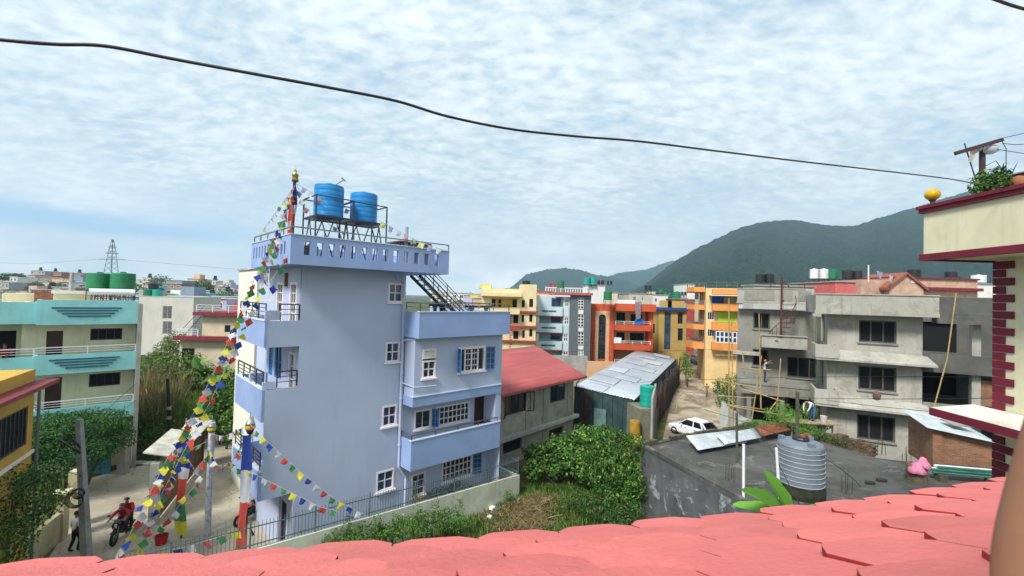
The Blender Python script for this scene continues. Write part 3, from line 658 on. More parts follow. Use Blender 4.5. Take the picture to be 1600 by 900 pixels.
# yard wall and its fence
def yard_wall():
    o = frame_thing('yard_wall', 'cream rendered boundary wall in front of the blue house yard', 'wall', HB); c = MB(mat('cream_yard_wall', (.60, .62, .50), .85, .15, 1.0, streak=.6, stain=.3, bump=.2))
    xa, za = HB.F(402, 858, -1.6); xb, zb = HB.F(812, 742, -1.25); sl = (zb - za) / (xb - xa); ya = lambda x: -1.6 + .35 * (x - xa) / (xb - xa)
    x0 = -5.2; z0 = za + sl * (x0 - xa)
    c.hexa([(x0, ya(x0), -.1), (xb, ya(xb), -.1), (xb, ya(xb) + .15, -.1), (x0, ya(x0) + .15, -.1), (x0, ya(x0), z0), (xb, ya(xb), zb), (xb, ya(xb) + .15, zb), (x0, ya(x0) + .15, z0)])
    c.box(xb - .15, ya(xb) + .15, -.1, xb, 4.2, zb - .001); c.build('wall', o)
    f = frame_thing('metal_fence', 'blue grey metal picket fence along the cream yard wall of the blue house', 'fence', HB); PM = mat('fence_paint', (.14, .19, .22), .5, .2, 3, metal=.2); r = MB(PM)
    H1 = .95
    seg = [((x0, ya(x0) + .07, z0), (xb - .07, ya(xb) + .07, zb)), ((xb - .07, ya(xb) + .07, zb), (xb - .07, 4.2, zb))]
    for a, bb in seg:
        a, bb = Vector(a), Vector(bb); L = (bb - a).length
        for h in (.16, .78): r.bar(a + Vector((0, 0, h)), bb + Vector((0, 0, h)), .032)
    r.build('rail', f)
    pk = MB(PM); k = 0
    for a, bb in seg:
        a, bb = Vector(a), Vector(bb); n = int((bb - a).length / .125)
        for i in range(n + 1): p = a.lerp(bb, i / n); pk.bar(p + Vector((0, 0, .02)), p + Vector((0, 0, H1)), .016)
    structure(pk.build('picket', f), 'stuff')
    for i in range(9):
        q = MB(PM); p = Vector(seg[0][0]).lerp(Vector(seg[0][1]), i / 8); q.bar(p, p + Vector((0, 0, 1.0)), .05); q.build('post', f)
yard_wall()
# yard paving between wall and house
c = MB(CONC); q = [HB.w(1.2, -1.4), HB.w(12.7, -1.05), HB.w(12.7, -.01), HB.w(1.2, -.01)]; c.prism([(p.x, p.y) for p in q], -.1, .35); structure(c.build('yard_paving'))
# ------------------------------------------------------------------ left side: turquoise house, yellow house, gate, lane wall
CREAM = mat('cream_paint', (.70, .66, .45), .85, .1, .8, streak=.35, stain=.1, bump=.1)
TURQ = mat('turquoise_paint', (.27, .60, .62), .7, .1, .8, streak=.3)
TEALD = mat('dark_teal_paint', (.02, .12, .17), .6, .2, 3)
MAROON = mat('maroon_paint', (.20, .025, .035), .6, .2, 2, streak=.2)
REDB = mat('brick', (.30, .12, .07), .95, .3, 6, bump=.5)
WHITEM = mat('white_metal', (.75, .76, .78), .4, .1, 3)
def shell(R, W, Dp, z0, z1, m, fh=(), lh=(), rh=(), name='wall', roof=None, rev=.14, over=0.0, x0=0.0, y0=0.0):
    b = MB(m); wall(b, front(y0), x0, x0 + W, z0, z1, fh, rev); wall(b, left(x0), y0, y0 + Dp, z0, z1, lh, rev); wall(b, right(x0 + W), y0, y0 + Dp, z0, z1, rh, rev); wall(b, back(y0 + Dp), x0, x0 + W, z0, z1)
    o = b.build(name, R)
    if roof: r = MB(roof); r.box(x0 - over, y0 - over, z1, x0 + W + over, y0 + Dp + over, z1 + .14); r.build('roof', R)
    return o
def slab_band(R, x0, x1, y0, z0, z1, m, depth=.15, name='balcony_front', ret=0.0):
    c = MB(m); c.box(x0, y0, z0, x1, y0 + depth, z1)
    if ret: c.box(x0, y0 + depth, z0, x0 + .12, y0 + ret, z1); c.box(x1 - .12, y0 + depth, z0, x1, y0 + ret, z1); c.box(x0 + .12, y0 + depth, z0, x1 - .12, y0 + ret, z0 + .14)
    return c.build(name, R)
def turquoise_house():
    P = at(208, 28, 0); HT = Fr((P.x, P.y, 0), rad(43.4)); F = HT.F
    R = frame_thing('turquoise_house', 'cream house with turquoise balcony fronts, dark teal slats and a grey end wall', 'house', HT)
    xl = F(53, 560)[0]; xe = xl - 9.0
    y1 = 1.2; wd = [HT.R(72, 517, 98, 558, y1), HT.R(141, 513, 191, 531, y1), HT.R(70, 590, 96, 628, y1), HT.R(139, 583, 188, 603, y1)]
    wd[0] = (wd[0][0], 6.25, wd[0][2], wd[0][3]); wd[2] = (wd[2][0], 3.2, wd[2][2], wd[2][3])
    b = MB(CREAM); wall(b, front(y1), xl - .6, -.1, 0, 9.1, wd, .12); wall(b, left(xl - .6), y1, y1 + .8, 0, 9.1)
    wall(b, front(2.0), xe, xl - .6, 0, 9.1, [(xl - 1.7, 6.25, xl - .85, 8.5), (xl - 1.7, 3.2, xl - .85, 5.5)], .12); wall(b, back(9), xe, -.1, 0, 9.1); wall(b, left(xe), 2.0, 9, 0, 9.1); b.box(xe, 1.3, 9.0, -.1, 9, 9.2)
    b.build('wall', R)
    c = MB(CONC); c.box(-.1, -.1, 0, .12, 9.2, 10.15); c.build('end_wall', R)
    zt = [(F(200, 506)[1], F(205, 470)[1]), (F(205, 577)[1], F(205, 549)[1]), (F(205, 650)[1], F(205, 627)[1])]
    for i, (z0, z1) in enumerate(zt):
        slab_band(R, xl, -.104, 0, z0, z1, TURQ, ret=1.19)
        slab_band(R, xe, xl - .004, .45, z0 + .05, z1 - (.15 if i == 0 else .1), TURQ, ret=1.4)
        if i < 2:
            s = MB(TEALD); X0 = F(80, 495)[0]; X1 = F(190, 495)[0]; zc = (z0 + z1) / 2 + .22
            for k in range(4): s.box(X0 + .22 * k, -.035, zc - .16 * k, X1 - .16 * k, -.003, zc - .16 * k + .08)
            s.build('slat', R)
        if i > 0:
            c = MB(WHITEM); railing(c, [(-.15, .06, z1), (xl, .06, z1), ], .42, 3, 1.9, r=.022); railing(c, [(xl - .05, .52, z1 - .1), (xe, .52, z1 - .1)], .45, 3, 1.9, r=.022); c.build('railing', R)
    for k in (0, 2):
        d = MB(BROWN); d.mbox(front(y1), wd[k][0], wd[k][1], .06, wd[k][2], wd[k][3], .1); d.build('door', R)
    for k in (1, 3): window(R, front(y1), wd[k], 4, 1, DSTEEL, DARK, .06, .04)
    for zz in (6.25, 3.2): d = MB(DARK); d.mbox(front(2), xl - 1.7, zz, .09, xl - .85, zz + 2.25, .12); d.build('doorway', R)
    # roof things that belong to the house
    c = MB(CREAM); q = HT.l(D(30, 470, 31)); 
    q0 = HT.l(D(2, 478, 30)); c.box(q0.x, q0.y, 9.2, q0.x + 3.2, q0.y + 1.6, D(30, 465, 31).z + .3); c.build('roof_room', R)
    q = HT.l(D(115, 470, 31)); c = MB(CREAM); c.box(q.x - 1.0, q.y, 9.2, q.x + 1.0, q.y + 1.4, 10.6); c.build('roof_room', R); c = MB(WHITEM); c.box(q.x - 1.1, q.y - .1, 10.602, q.x + 1.1, q.y + 1.5, 10.8); c.build('roof_cover', R)
    q = HT.l(D(77, 472, 31.2)); c = MB(REDB); [c.box(q.x - .75, q.y, 9.2 + .14 * k, q.x + .7, q.y + .5, 9.2 + .14 * k + .125) for k in range(11)]; tag(c.build('brick_stack'), 'stack of red bricks on the roof of the turquoise house', 'bricks').matrix_world = Matrix.Translation(HT.w(q.x, q.y, 9.2)) @ Matrix.Rotation(HT.a, 4, 'Z')
    c = MB(CONC); w = HT.w(q.x + 1.0, q.y - .3, 9.2); c.tube([w, w + Vector((.1, 0, 2.9))], .11, n=8); tag(c.build('concrete_pole'), 'pale concrete post rising from the turquoise house roof beside the bricks', 'pole')
    for px0, px1, lab in ((139, 170.5, 'glossy green tank on the turquoise house roof, farther from the grey end wall'), (176, 207, 'glossy green tank on the turquoise house roof, right above the solar heater')):
        d = 31.5; pm = (px0 + px1) / 2; p = D(pm, 453, d); r = (px1 - px0) / 2 * d / FOC
        tank('water_tank', lab, (p.x, p.y, p.z), r, 27 * d / FOC, TANKG, 'green tanks on the turquoise house', 8)
        f = Fr((p.x, p.y), HT.a); tank_stand('tank_stand', 'low steel stand under the green tank ' + ('nearer the solar heater end' if px0 > 150 else 'nearer the roof room'), f, 0, 0, 1.3, 1.3, 9.2, p.z - .05, 0.03)
    p = D(175, 480, 29.8); o = thing('solar_water_heater', 'solar water heater with a long white barrel on the turquoise house roof', 'solar heater', (p.x, p.y, 9.65), HT.a)
    c = MB(WHITEM); c.tube([(-1.15, .3, 1.15), (1.15, .3, 1.15)], .22, n=14); c.build('barrel', o)
    c = MB(mat('heater_tubes', (.08, .07, .06), .3, .4, 8)); [c.tube([(-1.0 + .14 * k, .3, 1.0), (-1.0 + .14 * k, -.6, .15)], .035) for k in range(15)]; c.build('collector_tube', o)
    c = MB(STEEL); [c.bar((x, .35, 0), (x, .3, 1.1), .04) or c.bar((x, -.6, 0), (x, .3, .9), .04) for x in (-1.05, 1.05)]; c.bar((-1.1, -.6, .12), (1.1, -.6, .12), .08); c.build('frame', o)
    for px in (15, 44):
        p = D(px, 474, 28.5); c = MB(mat('lamp_globe', (.75, .68, .5), .3)); c.lathe([(.05, 0), (.05, .1), (.16, .16), (.2, .28), (.14, .4), (.02, .44)], p - Vector((0, 0, .3)), n=14)
        tag(c.build('globe_lamp', smooth=True), 'round cream globe lamp on the turquoise parapet ' + ('at the outer end' if px < 20 else 'closer to the brick stack'), 'lamp')
    return HT
HT = turquoise_house()
def yellow_house():
    YL = mat('ochre_paint', (.52, .32, .06), .85, .15, .8, streak=.4); P = at(39, 17, 0); f = Fr((P.x, P.y, 0), rad(90 + 29)); F = f.S
    # its long face looks toward the street: local x runs away from us
    R = frame_thing('yellow_house', 'ochre yellow house with a maroon sunshade and one large dark barred window', 'house', f)
    fr = lambda px, py, lx=0.0: f.F(px, py, lx)
    zt = F(38, 578)[1] if False else D(38, 576, 17).z; ze = D(50, 604, 16.6).z; zb = D(37, 702, 17).z
    wx = fr(0, 660)[0]; w = (wx - 1.6, D(20, 694, 16).z - .2, -.45, D(20, 640, 16).z)
    b = MB(YL); wall(b, front(0), -7, 0, 0.9, zt, [w], .15); wall(b, right(0), 0, 6, .9, zt); wall(b, back(6), -7, 0, .9, zt); b.box(-7, .01, zt - .1, -.01, 6, zt - .001); b.build('wall', R)
    c = MB(MAROON); c.box(-7, -.6, ze, .3, -.003, ze + .14); c.build('sunshade', R)
    c = MB(CREAMW); c.box(-7, -.06, zb - .12, .06, -.003, zb); c.build('ledge', R); c = MB(CONC); c.box(-7, .05, 0, -.03, 6, .9); c.build('plinth', R)
    window(R, front(0), w, 12, 1, DSTEEL, DARK, .06, .03)
    c = MB(STEEL); c.tube([(.12, -.1, 0), (.12, -.1, ze)], .05); c.build('drain_pipe', R)
yellow_house()
def white_block():
    P = at(299, 75, 0); f = Fr((P.x, P.y, 0), rad(8)); R = frame_thing('pale_apartment_block', 'plain off white block with one column of recessed windows beyond the field', 'building', f)
    x0 = f.F(216, 500)[0]; zt = f.F(260, 465)[1]; M = mat('offwhite_render', (.55, .53, .49), .85, .08, .5, streak=.3)
    hs = [f.R(254, a, 269, b_) for a, b_ in ((478, 498), (502, 522), (527, 547), (552, 572))]; hs = [h for h in hs if h[1] > 0] + [(hs[3][0], .1, hs[3][2], hs[3][3])] if hs[3][1] <= 0 else hs
    shell(R, -x0, 9, 0, zt, M, hs, x0=x0, roof=CONC)
    for h in hs: window(R, front(0), h, 2, 1, CONC, mat('grey_curtain', (.16, .15, .15), .5, .5, 3), .12, .04)
    for q in ((285, 0), (300, 1)):
        pass
    for px, lab, mm in ((302 - 70, 'small green tank on the pale block roof beside the teal one', TANKG), (246, 'small teal tank on the pale block roof', TANKT)):
        p = D(px, 458, 78); tank('water_tank', lab, (p.x, p.y, zt + .15), .75, 1.15, mm, None, 4, n=14, lid=False)
white_block()
def maroon_roof_house():
    P = at(378, 52, 0); f = Fr((P.x, P.y, 0), rad(4)); F = f.F; R = frame_thing('small_cream_house', 'small cream house with two maroon edged roof slabs beyond the field', 'house', f)
    CR2 = mat('buff_paint', (.55, .47, .33), .85, .12, .8, streak=.3)
    x1 = F(316, 510)[0]; x2 = F(280, 560)[0]; z2 = F(340, 530)[1]; z3 = F(340, 493)[1]
    up = [f.R(351, 508, 360, 519), f.R(368, 511, 377, 522)]; lo = [f.R(284, 544, 304, 563), f.R(367, 543, 376, 555)]
    b = MB(CR2); wall(b, front(0), x1, 0, z2, z3, up, .12); wall(b, left(x1), 0, 7, z2, z3); wall(b, front(0), x2, 0, 0, z2, lo, .12); wall(b, left(x2), 0, 7, 0, z2); wall(b, right(0), 0, 7, 0, z3); b.build('wall', R)
    c = MB(MAROON); c.box(x1 - .7, -.7, z3, .3, 7, z3 + .4); c.build('roof', R); c = MB(MAROON); c.box(x2 - .3, -.8, z2 - .1, .3, -.01, z2 + .35); c.box(x2 - .3, .0, z2 - .1, x1 - .02, 7, z2 + .1); c.build('sunshade', R)
    for h in up + lo: window(R, front(0), h, 2, 1, DSTEEL, DARK, .06, .04)
    c = MB(WHITEM); railing(c, [(x1 - .4, -.5, z3 + .4), (.2, -.5, z3 + .4)], .8, 3, 1.6, r=.03); railing(c, [(x2, -.6, z2 + .35), (x1 - .1, -.6, z2 + .35)], .8, 3, 1.3, r=.03); c.build('railing', R)
    c = MB(DSTEEL); a = (x1 - .3, -.3, z3); 
    for k in range(10): c.box(x1 - 2.4 + .2 * k, .5, z2 + .35 + .26 * k, x1 - 2.1 + .2 * k, 1.3, z2 + .38 + .26 * k)
    c.bar((x1 - 2.4, .5, z2 + .2), (x1 - .2, .5, z3 + .1), .06); c.bar((x1 - 2.4, .5, z2 + 1.1), (x1 - .2, .5, z3 + 1), .04); c.build('stair', R)
    p = F(322, 500); c = MB(mat('red_paint', (.45, .06, .05), .6)); c.box(-1.8, 1.0, z3 + .4, -1.2, 1.6, z3 + 1.5); c.build('roof_box', R)
maroon_roof_house()
# gate shelter between the lane and the courtyard: a row of brick pillars under a narrow sheet roof
def gate_shelter():
    A_, B_ = G(250, 872, 0), G(322, 770, 0); top0, top1 = D(252, 706, 21.5), D(322, 655, 29)
    ang = math.atan2(top1.y - top0.y, top1.x - top0.x); f = Fr((top0.x, top0.y, 0), ang); L = math.hypot(top1.x - top0.x, top1.y - top0.y)
    R = frame_thing('gate_shelter', 'courtyard gate shelter with brown boarded wall and narrow pale sheet roof under prayer flags', 'gate', f)
    zr = (top0.z + top1.z) / 2
    for k, (a, b_) in enumerate(((-.2, L * .46), (L * .49, L + .2))):
        c = MB(mat('pale_sheet_roof', (.55, .53, .46), .6, .2, 2, stain=.4)); z = (top0.z if k == 0 else top1.z); c.hexa([(a, -.35, z - .2), (b_, -.35, z - .2), (b_, .65, z + .05), (a, .65, z + .05), (a, -.35, z - .14), (b_, -.35, z - .14), (b_, .65, z + .11), (a, .65, z + .11)]); c.build('roof', R)
    c = MB(mat('brown_board', (.17, .095, .055), .8, .3, 3)); 
    for k in range(int(L / .2)): c.box(.3 + k * .2, .1, .1, .3 + k * .2 + .17, .16, zr - .35)
    c.build('board_wall', R)
    for x in (0, L / 2): c = MB(CONC); c.box(x - .2, 0, 0, x + .2, .35, zr - .2); c.build('pillar', R)
    c = MB(MAROON); c.box(L - .2, .05, 0, L + .1, .35, zr - .1); c.build('pillar', R)
    return f, L
GS, GL_ = gate_shelter()
def lane_wall():
    a, b_ = G(28, 905), G(103, 838); f = Fr((a.x, a.y, 0), math.atan2(b_.y - a.y, b_.x - a.x)); L = math.hypot(b_.x - a.x, b_.y - a.y); WM = mat('yellowed_plaster', (.50, .47, .28), .9, .2, 1.2, streak=.7, stain=.5, bump=.3)
    R = frame_thing('lane_wall', 'low yellowed plaster wall with dark stains along the lane, ending at a pillar', 'wall', f)
    h0, h1 = 1.25, 1.3; c = MB(WM); c.box(-6, -.01, 0, L - .5, .18, h0); c.build('wall', R); c = MB(WM); c.box(L - .5, -.1, 0, L - .05, .32, 2.0); c.box(L - .58, -.18, 2.0, L + .02, .4, 2.12); c.build('pillar', R)
    c = MB(WM); c.box(L + .7, -.1, 0, L + 1.15, .32, 2.6); c.build('pillar', R)
    Q = frame_thing('lane_railing', 'black metal railing on the garden side of the low lane wall', 'railing', f); c = MB(mat('black_iron', (.015, .015, .017), .5)); railing(c, [(-6, .75, 0), (L - .5, .75, 0)], 1.5, 2, 1.6, r=.035); c.build('rail', Q)
lane_wall()
# blue sheet gate at the end of the lane under the tree
p = G(183, 742); f = Fr((p.x, p.y, 0), rad(8)); R = frame_thing('sheet_gate', 'faded blue sheet metal gate between grey posts at the end of the lane', 'gate', f)
x0 = f.F(130, 700)[0]; zt = f.F(160, 690)[1]; c = MB(mat('faded_blue_sheet', (.03, .13, .20), .5, .2, 2, streak=.3)); [c.box(x0 + k * .5, 0, .1, x0 + k * .5 + .47, .05, zt) for k in range(int(-x0 / .5))]; c.build('leaf', R)
c = MB(CONC); c.box(.02, -.1, 0, .45, .35, f.F(195, 685)[1]); c.build('post', R); c = MB(CONC); c.box(x0 - .4, -.1, 0, x0 - .05, .35, zt + .1); c.build('post', R)
c = MB(CONC); p = G(225, 745); 
# open drain cover slab on the street
p = G(232, 726); c = MB(CONC); c.box(p.x - 1.3, p.y - .25, .013, p.x + .9, p.y + .25, .16); tag(c.build('stone_slab', bevel=.03), 'pale stone slab lying at the edge of the lane near the blue gate', 'slab')
# ------------------------------------------------------------------ the row of houses across the middle
def row_frame(px0, depth, ang=0.0): P = at(px0, depth, 0); return Fr((P.x, P.y, 0), rad(ang))
TERRA = mat('terracotta_paint', (.52, .085, .03), .75, .12, .8, streak=.25)
PEACH = mat('peach_trim', (.62, .38, .22), .8, .1)
SLATE = mat('slate_grey_cladding', (.12, .135, .15), .7, .2, 3, stretch=(1, 1, 8))
PALEB = mat('pale_blue_paint', (.48, .60, .64), .75, .08, .8, streak=.2)
MUST = mat('mustard_paint', (.46, .33, .11), .8, .12, .8, streak=.3)
COBALT = mat('cobalt_trim', (.015, .07, .26), .5, .1)
ORNG = mat('orange_paint', (.66, .27, .07), .75, .1, .8, streak=.25)
BUFF = mat('buff_yellow_paint', (.68, .50, .24), .8, .1, .8, streak=.25)
LIME = mat('lime_paint', (.36, .60, .06), .8, .08)
REDT = mat('red_trim', (.36, .055, .04), .7, .15, 2)
WHITEP = mat('white_paint', (.68, .68, .66), .8, .08, .8, streak=.3)
YELS = mat('yellow_sheet', (.58, .58, .20), .6, .15)
ROSE = mat('rose_red_sheet', (.42, .10, .10), .6, .2, 2, streak=.2)
def rt_tank(px0, px1, y0, y1, depth, m, label, group=None, ribs=4, stand=0.0, name='water_tank'):
    pm = (px0 + px1) / 2; p = D(pm, y1, depth); r = (px1 - px0) / 2 * depth / FOC; h = (y1 - y0) * depth / FOC
    o = tank(name, label, (p.x, p.y, p.z), r, h, m, group, ribs, n=16, lid=True)
    if stand:
        s = thing('tank_stand', 'steel legs under the ' + ' '.join(label.split()[:12]), 'stand', (p.x, p.y, p.z - stand)); c = MB(DSTEEL)
        for x in (-r * .8, r * .8):
            for y in (-r * .8, r * .8): c.bar((x, y, 0), (x, y, stand - .03), .07)
        c.box(-r, -r, stand - .08, r, r, stand - .01); c.build('frame', s)
    return o
def cream_row():
    f = row_frame(835, 62, 0); F = f.F; R = frame_thing('cream_townhouse', 'cream and yellow townhouse with red string courses behind the blue house terrace', 'house', f)
    x0 = F(752, 480)[0]; xa = F(812, 480)[0]; zt = F(800, 452)[1]; zt2 = F(822, 450)[1]
    hs = [f.R(*q) for q in ((815, 469, 820, 480), (827, 467, 833, 480), (827, 491, 832, 503), (815, 492, 819, 503), (827, 514, 832, 526), (802, 492, 810, 505), (802, 517, 810, 530), (816, 516, 820, 528))]
    bal = f.R(768, 466, 808, 480)
    b = MB(mat('warm_cream_paint', (.68, .56, .33), .8, .1, .8, streak=.25)); wall(b, front(0), x0, 0, 0, zt, hs + [bal], .15); wall(b, right(0), 0, 9, 0, zt); b.box(xa, 0.004, zt, -.004, 9, zt2 + .5); wall(b, back(9), x0, 0, 0, zt); b.box(x0, .01, zt - .15, -.01, 9, zt + .02)
    b.box(x0, -1.3, F(780, 483)[1] - .6, xa, -.01, F(780, 483)[1]); b.box(x0, -1.3, F(780, 463)[1], xa + .2, -.005, F(780, 459)[1] + .1)
    b.build('wall', R)
    c = MB(mat('yellow_paint', (.62, .44, .06), .8)); c.box(bal[0], .9, bal[1], bal[2], .95, bal[3]); c.build('balcony_wall', R)
    d = MB(DARK); [d.box(F(a, 473, .9)[0], .84, bal[1], F(b_, 473, .9)[0], .898, bal[3] - .2) for a, b_ in ((768, 774), (779, 783), (801, 807))]; d.build('doorway', R)
    for y in (487, 510, 533): c = MB(REDT); z = F(815, y)[1]; c.box(x0, -.35, z - .12, .2, -.002, z + .12); c.build('string_course', R)
    for y in (512.5,): c = MB(REDT); z = F(805, y)[1]; c.box(F(797, 510)[0], -.7, z - .25, F(813, 510)[0], -.36, z + .1); c.build('sunshade', R)
    q = MB(REDT)
    for k in range(20): z = F(799, 490)[1] - k * .32; q.box(F(797, 490)[0], -.04, z - .14, F(797, 490)[0] + (.35 if k % 2 else .22), -.003, z)
    q.build('quoin', R)
    for h in hs: window(R, front(0), h, 1, 1, BROWN, DARK, .08, .04)
    # yellow sheet screen and railing on the roof
    c = MB(YELS); a = F(748, 470, 2)[0]; e = F(767, 470, 2)[0]; c.box(a, 2, zt, e, 3.6, F(757, 444, 2)[1]); c.build('sheet_screen', R)
    rt_tank(816, 828, 438.5, 449, 64, TANKK, 'black water tank on the cream townhouse roof', stand=.35)
    return f
cream_row()
def behind_salmon():
    f = row_frame(860, 75); F = f.F; R = frame_thing('salmon_house', 'narrow salmon house squeezed between the cream townhouse and the grey clad house', 'house', f); SAL = mat('salmon_paint', (.60, .33, .24), .8, .1)
    x0 = F(834, 480)[0]; hs = [f.R(838, 466, 843, 472), f.R(838, 490, 843, 498)]; shell(R, -x0, 8, 0, F(845, 456)[1], SAL, hs, x0=x0, roof=REDT, over=.25)
    for h in hs: window(R, front(0), h, 2, 1, WHITEP, GL, .08, .04)
    wh = row_frame(922, 90); F = wh.F; R = frame_thing('white_rooftop_house', 'white house with a balustraded roof terrace rising behind the grey clad house', 'house', wh); x0 = F(852, 450)[0]
    shell(R, -x0, 9, 0, F(890, 462)[1], WHITEP, (), x0=x0, roof=WHITEP); c = MB(WHITEP); z = F(890, 461)[1]; [c.box(x0 + k * .5, 0, z + .1, x0 + k * .5 + .18, .18, z + 1.3) for k in range(int(-x0 / .5))]; c.box(x0, -.03, z + 1.3, 0, .22, z + 1.5); c.build('balustrade', R)
    c = MB(mat('red_laundry', (.35, .03, .06), .9)); [c.box(x0 + 1 + i * .9, .5, z + 1.0, x0 + 1.6 + i * .9, .53, z + 2.0) for i in range(3)]; tag(c.build('laundry'), 'dark red laundry hung on the white roof terrace', 'laundry').matrix_world = Matrix.Translation(wh.w(x0 + 2, .5, z + 1.2))
behind_salmon()
def grey_clad():
    f = row_frame(921, 66, 0); F = f.F; R = frame_thing('grey_clad_house', 'four floor house with slate grey clad bay, white cross windows and pale blue balconies', 'house', f)
    xg = F(881, 500)[0]; xm = F(867, 500)[0]; x0 = F(838, 500)[0]; zt = F(900, 461)[1]
    bay = [f.R(903, a, 912, b_) for a, b_ in ((465, 482), (492, 511), (519, 538), (547, 556))]
    wh = [f.R(903.5, a, 911.5, b_) for a, b_ in ((484, 491), (512, 518), (540, 546))]
    mid = [f.R(a0, a, a1, b_) for a0, a, a1, b_ in ((884 - 1, 467, 890 - .5, 479), (882, 495, 889, 507), (881, 521, 888, 534), (880, 549, 888, 561))]
    b = MB(SLATE); wall(b, front(0), F(890, 500)[0], 0, 0, zt, bay, .15); wall(b, right(0), 0, 9, 0, zt); b.build('clad_wall', R)
    b = MB(PALEB); wall(b, front(.3), xg - .1, F(890, 500)[0], 0, zt - .3, mid, .15); wall(b, front(1.9), x0, xg - .1, 0, zt - .3); wall(b, right(xg - .1), .3, 1.9, 0, zt - .3); wall(b, left(x0), 1.9, 9, 0, zt - .3); wall(b, back(9), x0, 0, 0, zt - .3); b.build('wall', R)
    c = MB(ROSE); c.box(F(868, 458)[0], -.5, zt, .15, 9, zt + .35); c.build('roof', R); c = MB(WHITEP); c.box(x0, 1.95, zt - .3, F(868, 458)[0] - .01, 9, zt - .1); c.build('roof', R)
    for y0, y1 in ((479, 493), (505, 519), (533, 546)):
        z1, z0 = F(850, y0)[1], F(850, y1)[1]; o = slab_band(R, x0, F(879, 500)[0], 0.0, z0, z1, PALEB, ret=1.85)
        s = MB(TEALD); xm_ = F(859, 500)[0]; s.box(x0 + .8, -.02, (z0 + z1) / 2 - .12, x0 + 1.7, -.003, (z0 + z1) / 2 + .12); s.box(xm_ - .2, -.02, (z0 + z1) / 2 - .12, xm_ + .9, -.003, (z0 + z1) / 2 + .12); s.build('slot', o)
        t = MB(REDT); t.box(x0 - .02, -.03, z0 - .12, F(879, 500)[0] + .02, .3, z0 - .002); t.build('edge_trim', o)
        d = MB(GLB); d.box(F(861, 500, 1.9)[0], 1.8, z1 + .1, F(875, 500, 1.9)[0], 1.895, z1 + 1.3); d.build('glazed_door', R)
        p = MB(WHITEP); p.box(x0 + .02, .16, z1 + .002, x0 + .45, .5, z1 + 1.5); p.build('post', R)
    for h in bay: window(R, front(0), h, 2, 4, WHITEP, GL, .06, .04, bar=.12)
    for h in wh: c = MB(WHITEP); c.mbox(front(0), h[0], h[1], -.03, h[2], h[3], -.003); c.build('panel', R)
    for h in mid: window(R, front(.3), h, 2, 2, WHITEP, GL, .1, .04, bar=.12)
    rt_tank(870.5, 881.5, 439, 449, 80, TANKG, 'dark green tank standing above the red roof edge of the grey clad house', stand=1.0)
grey_clad()
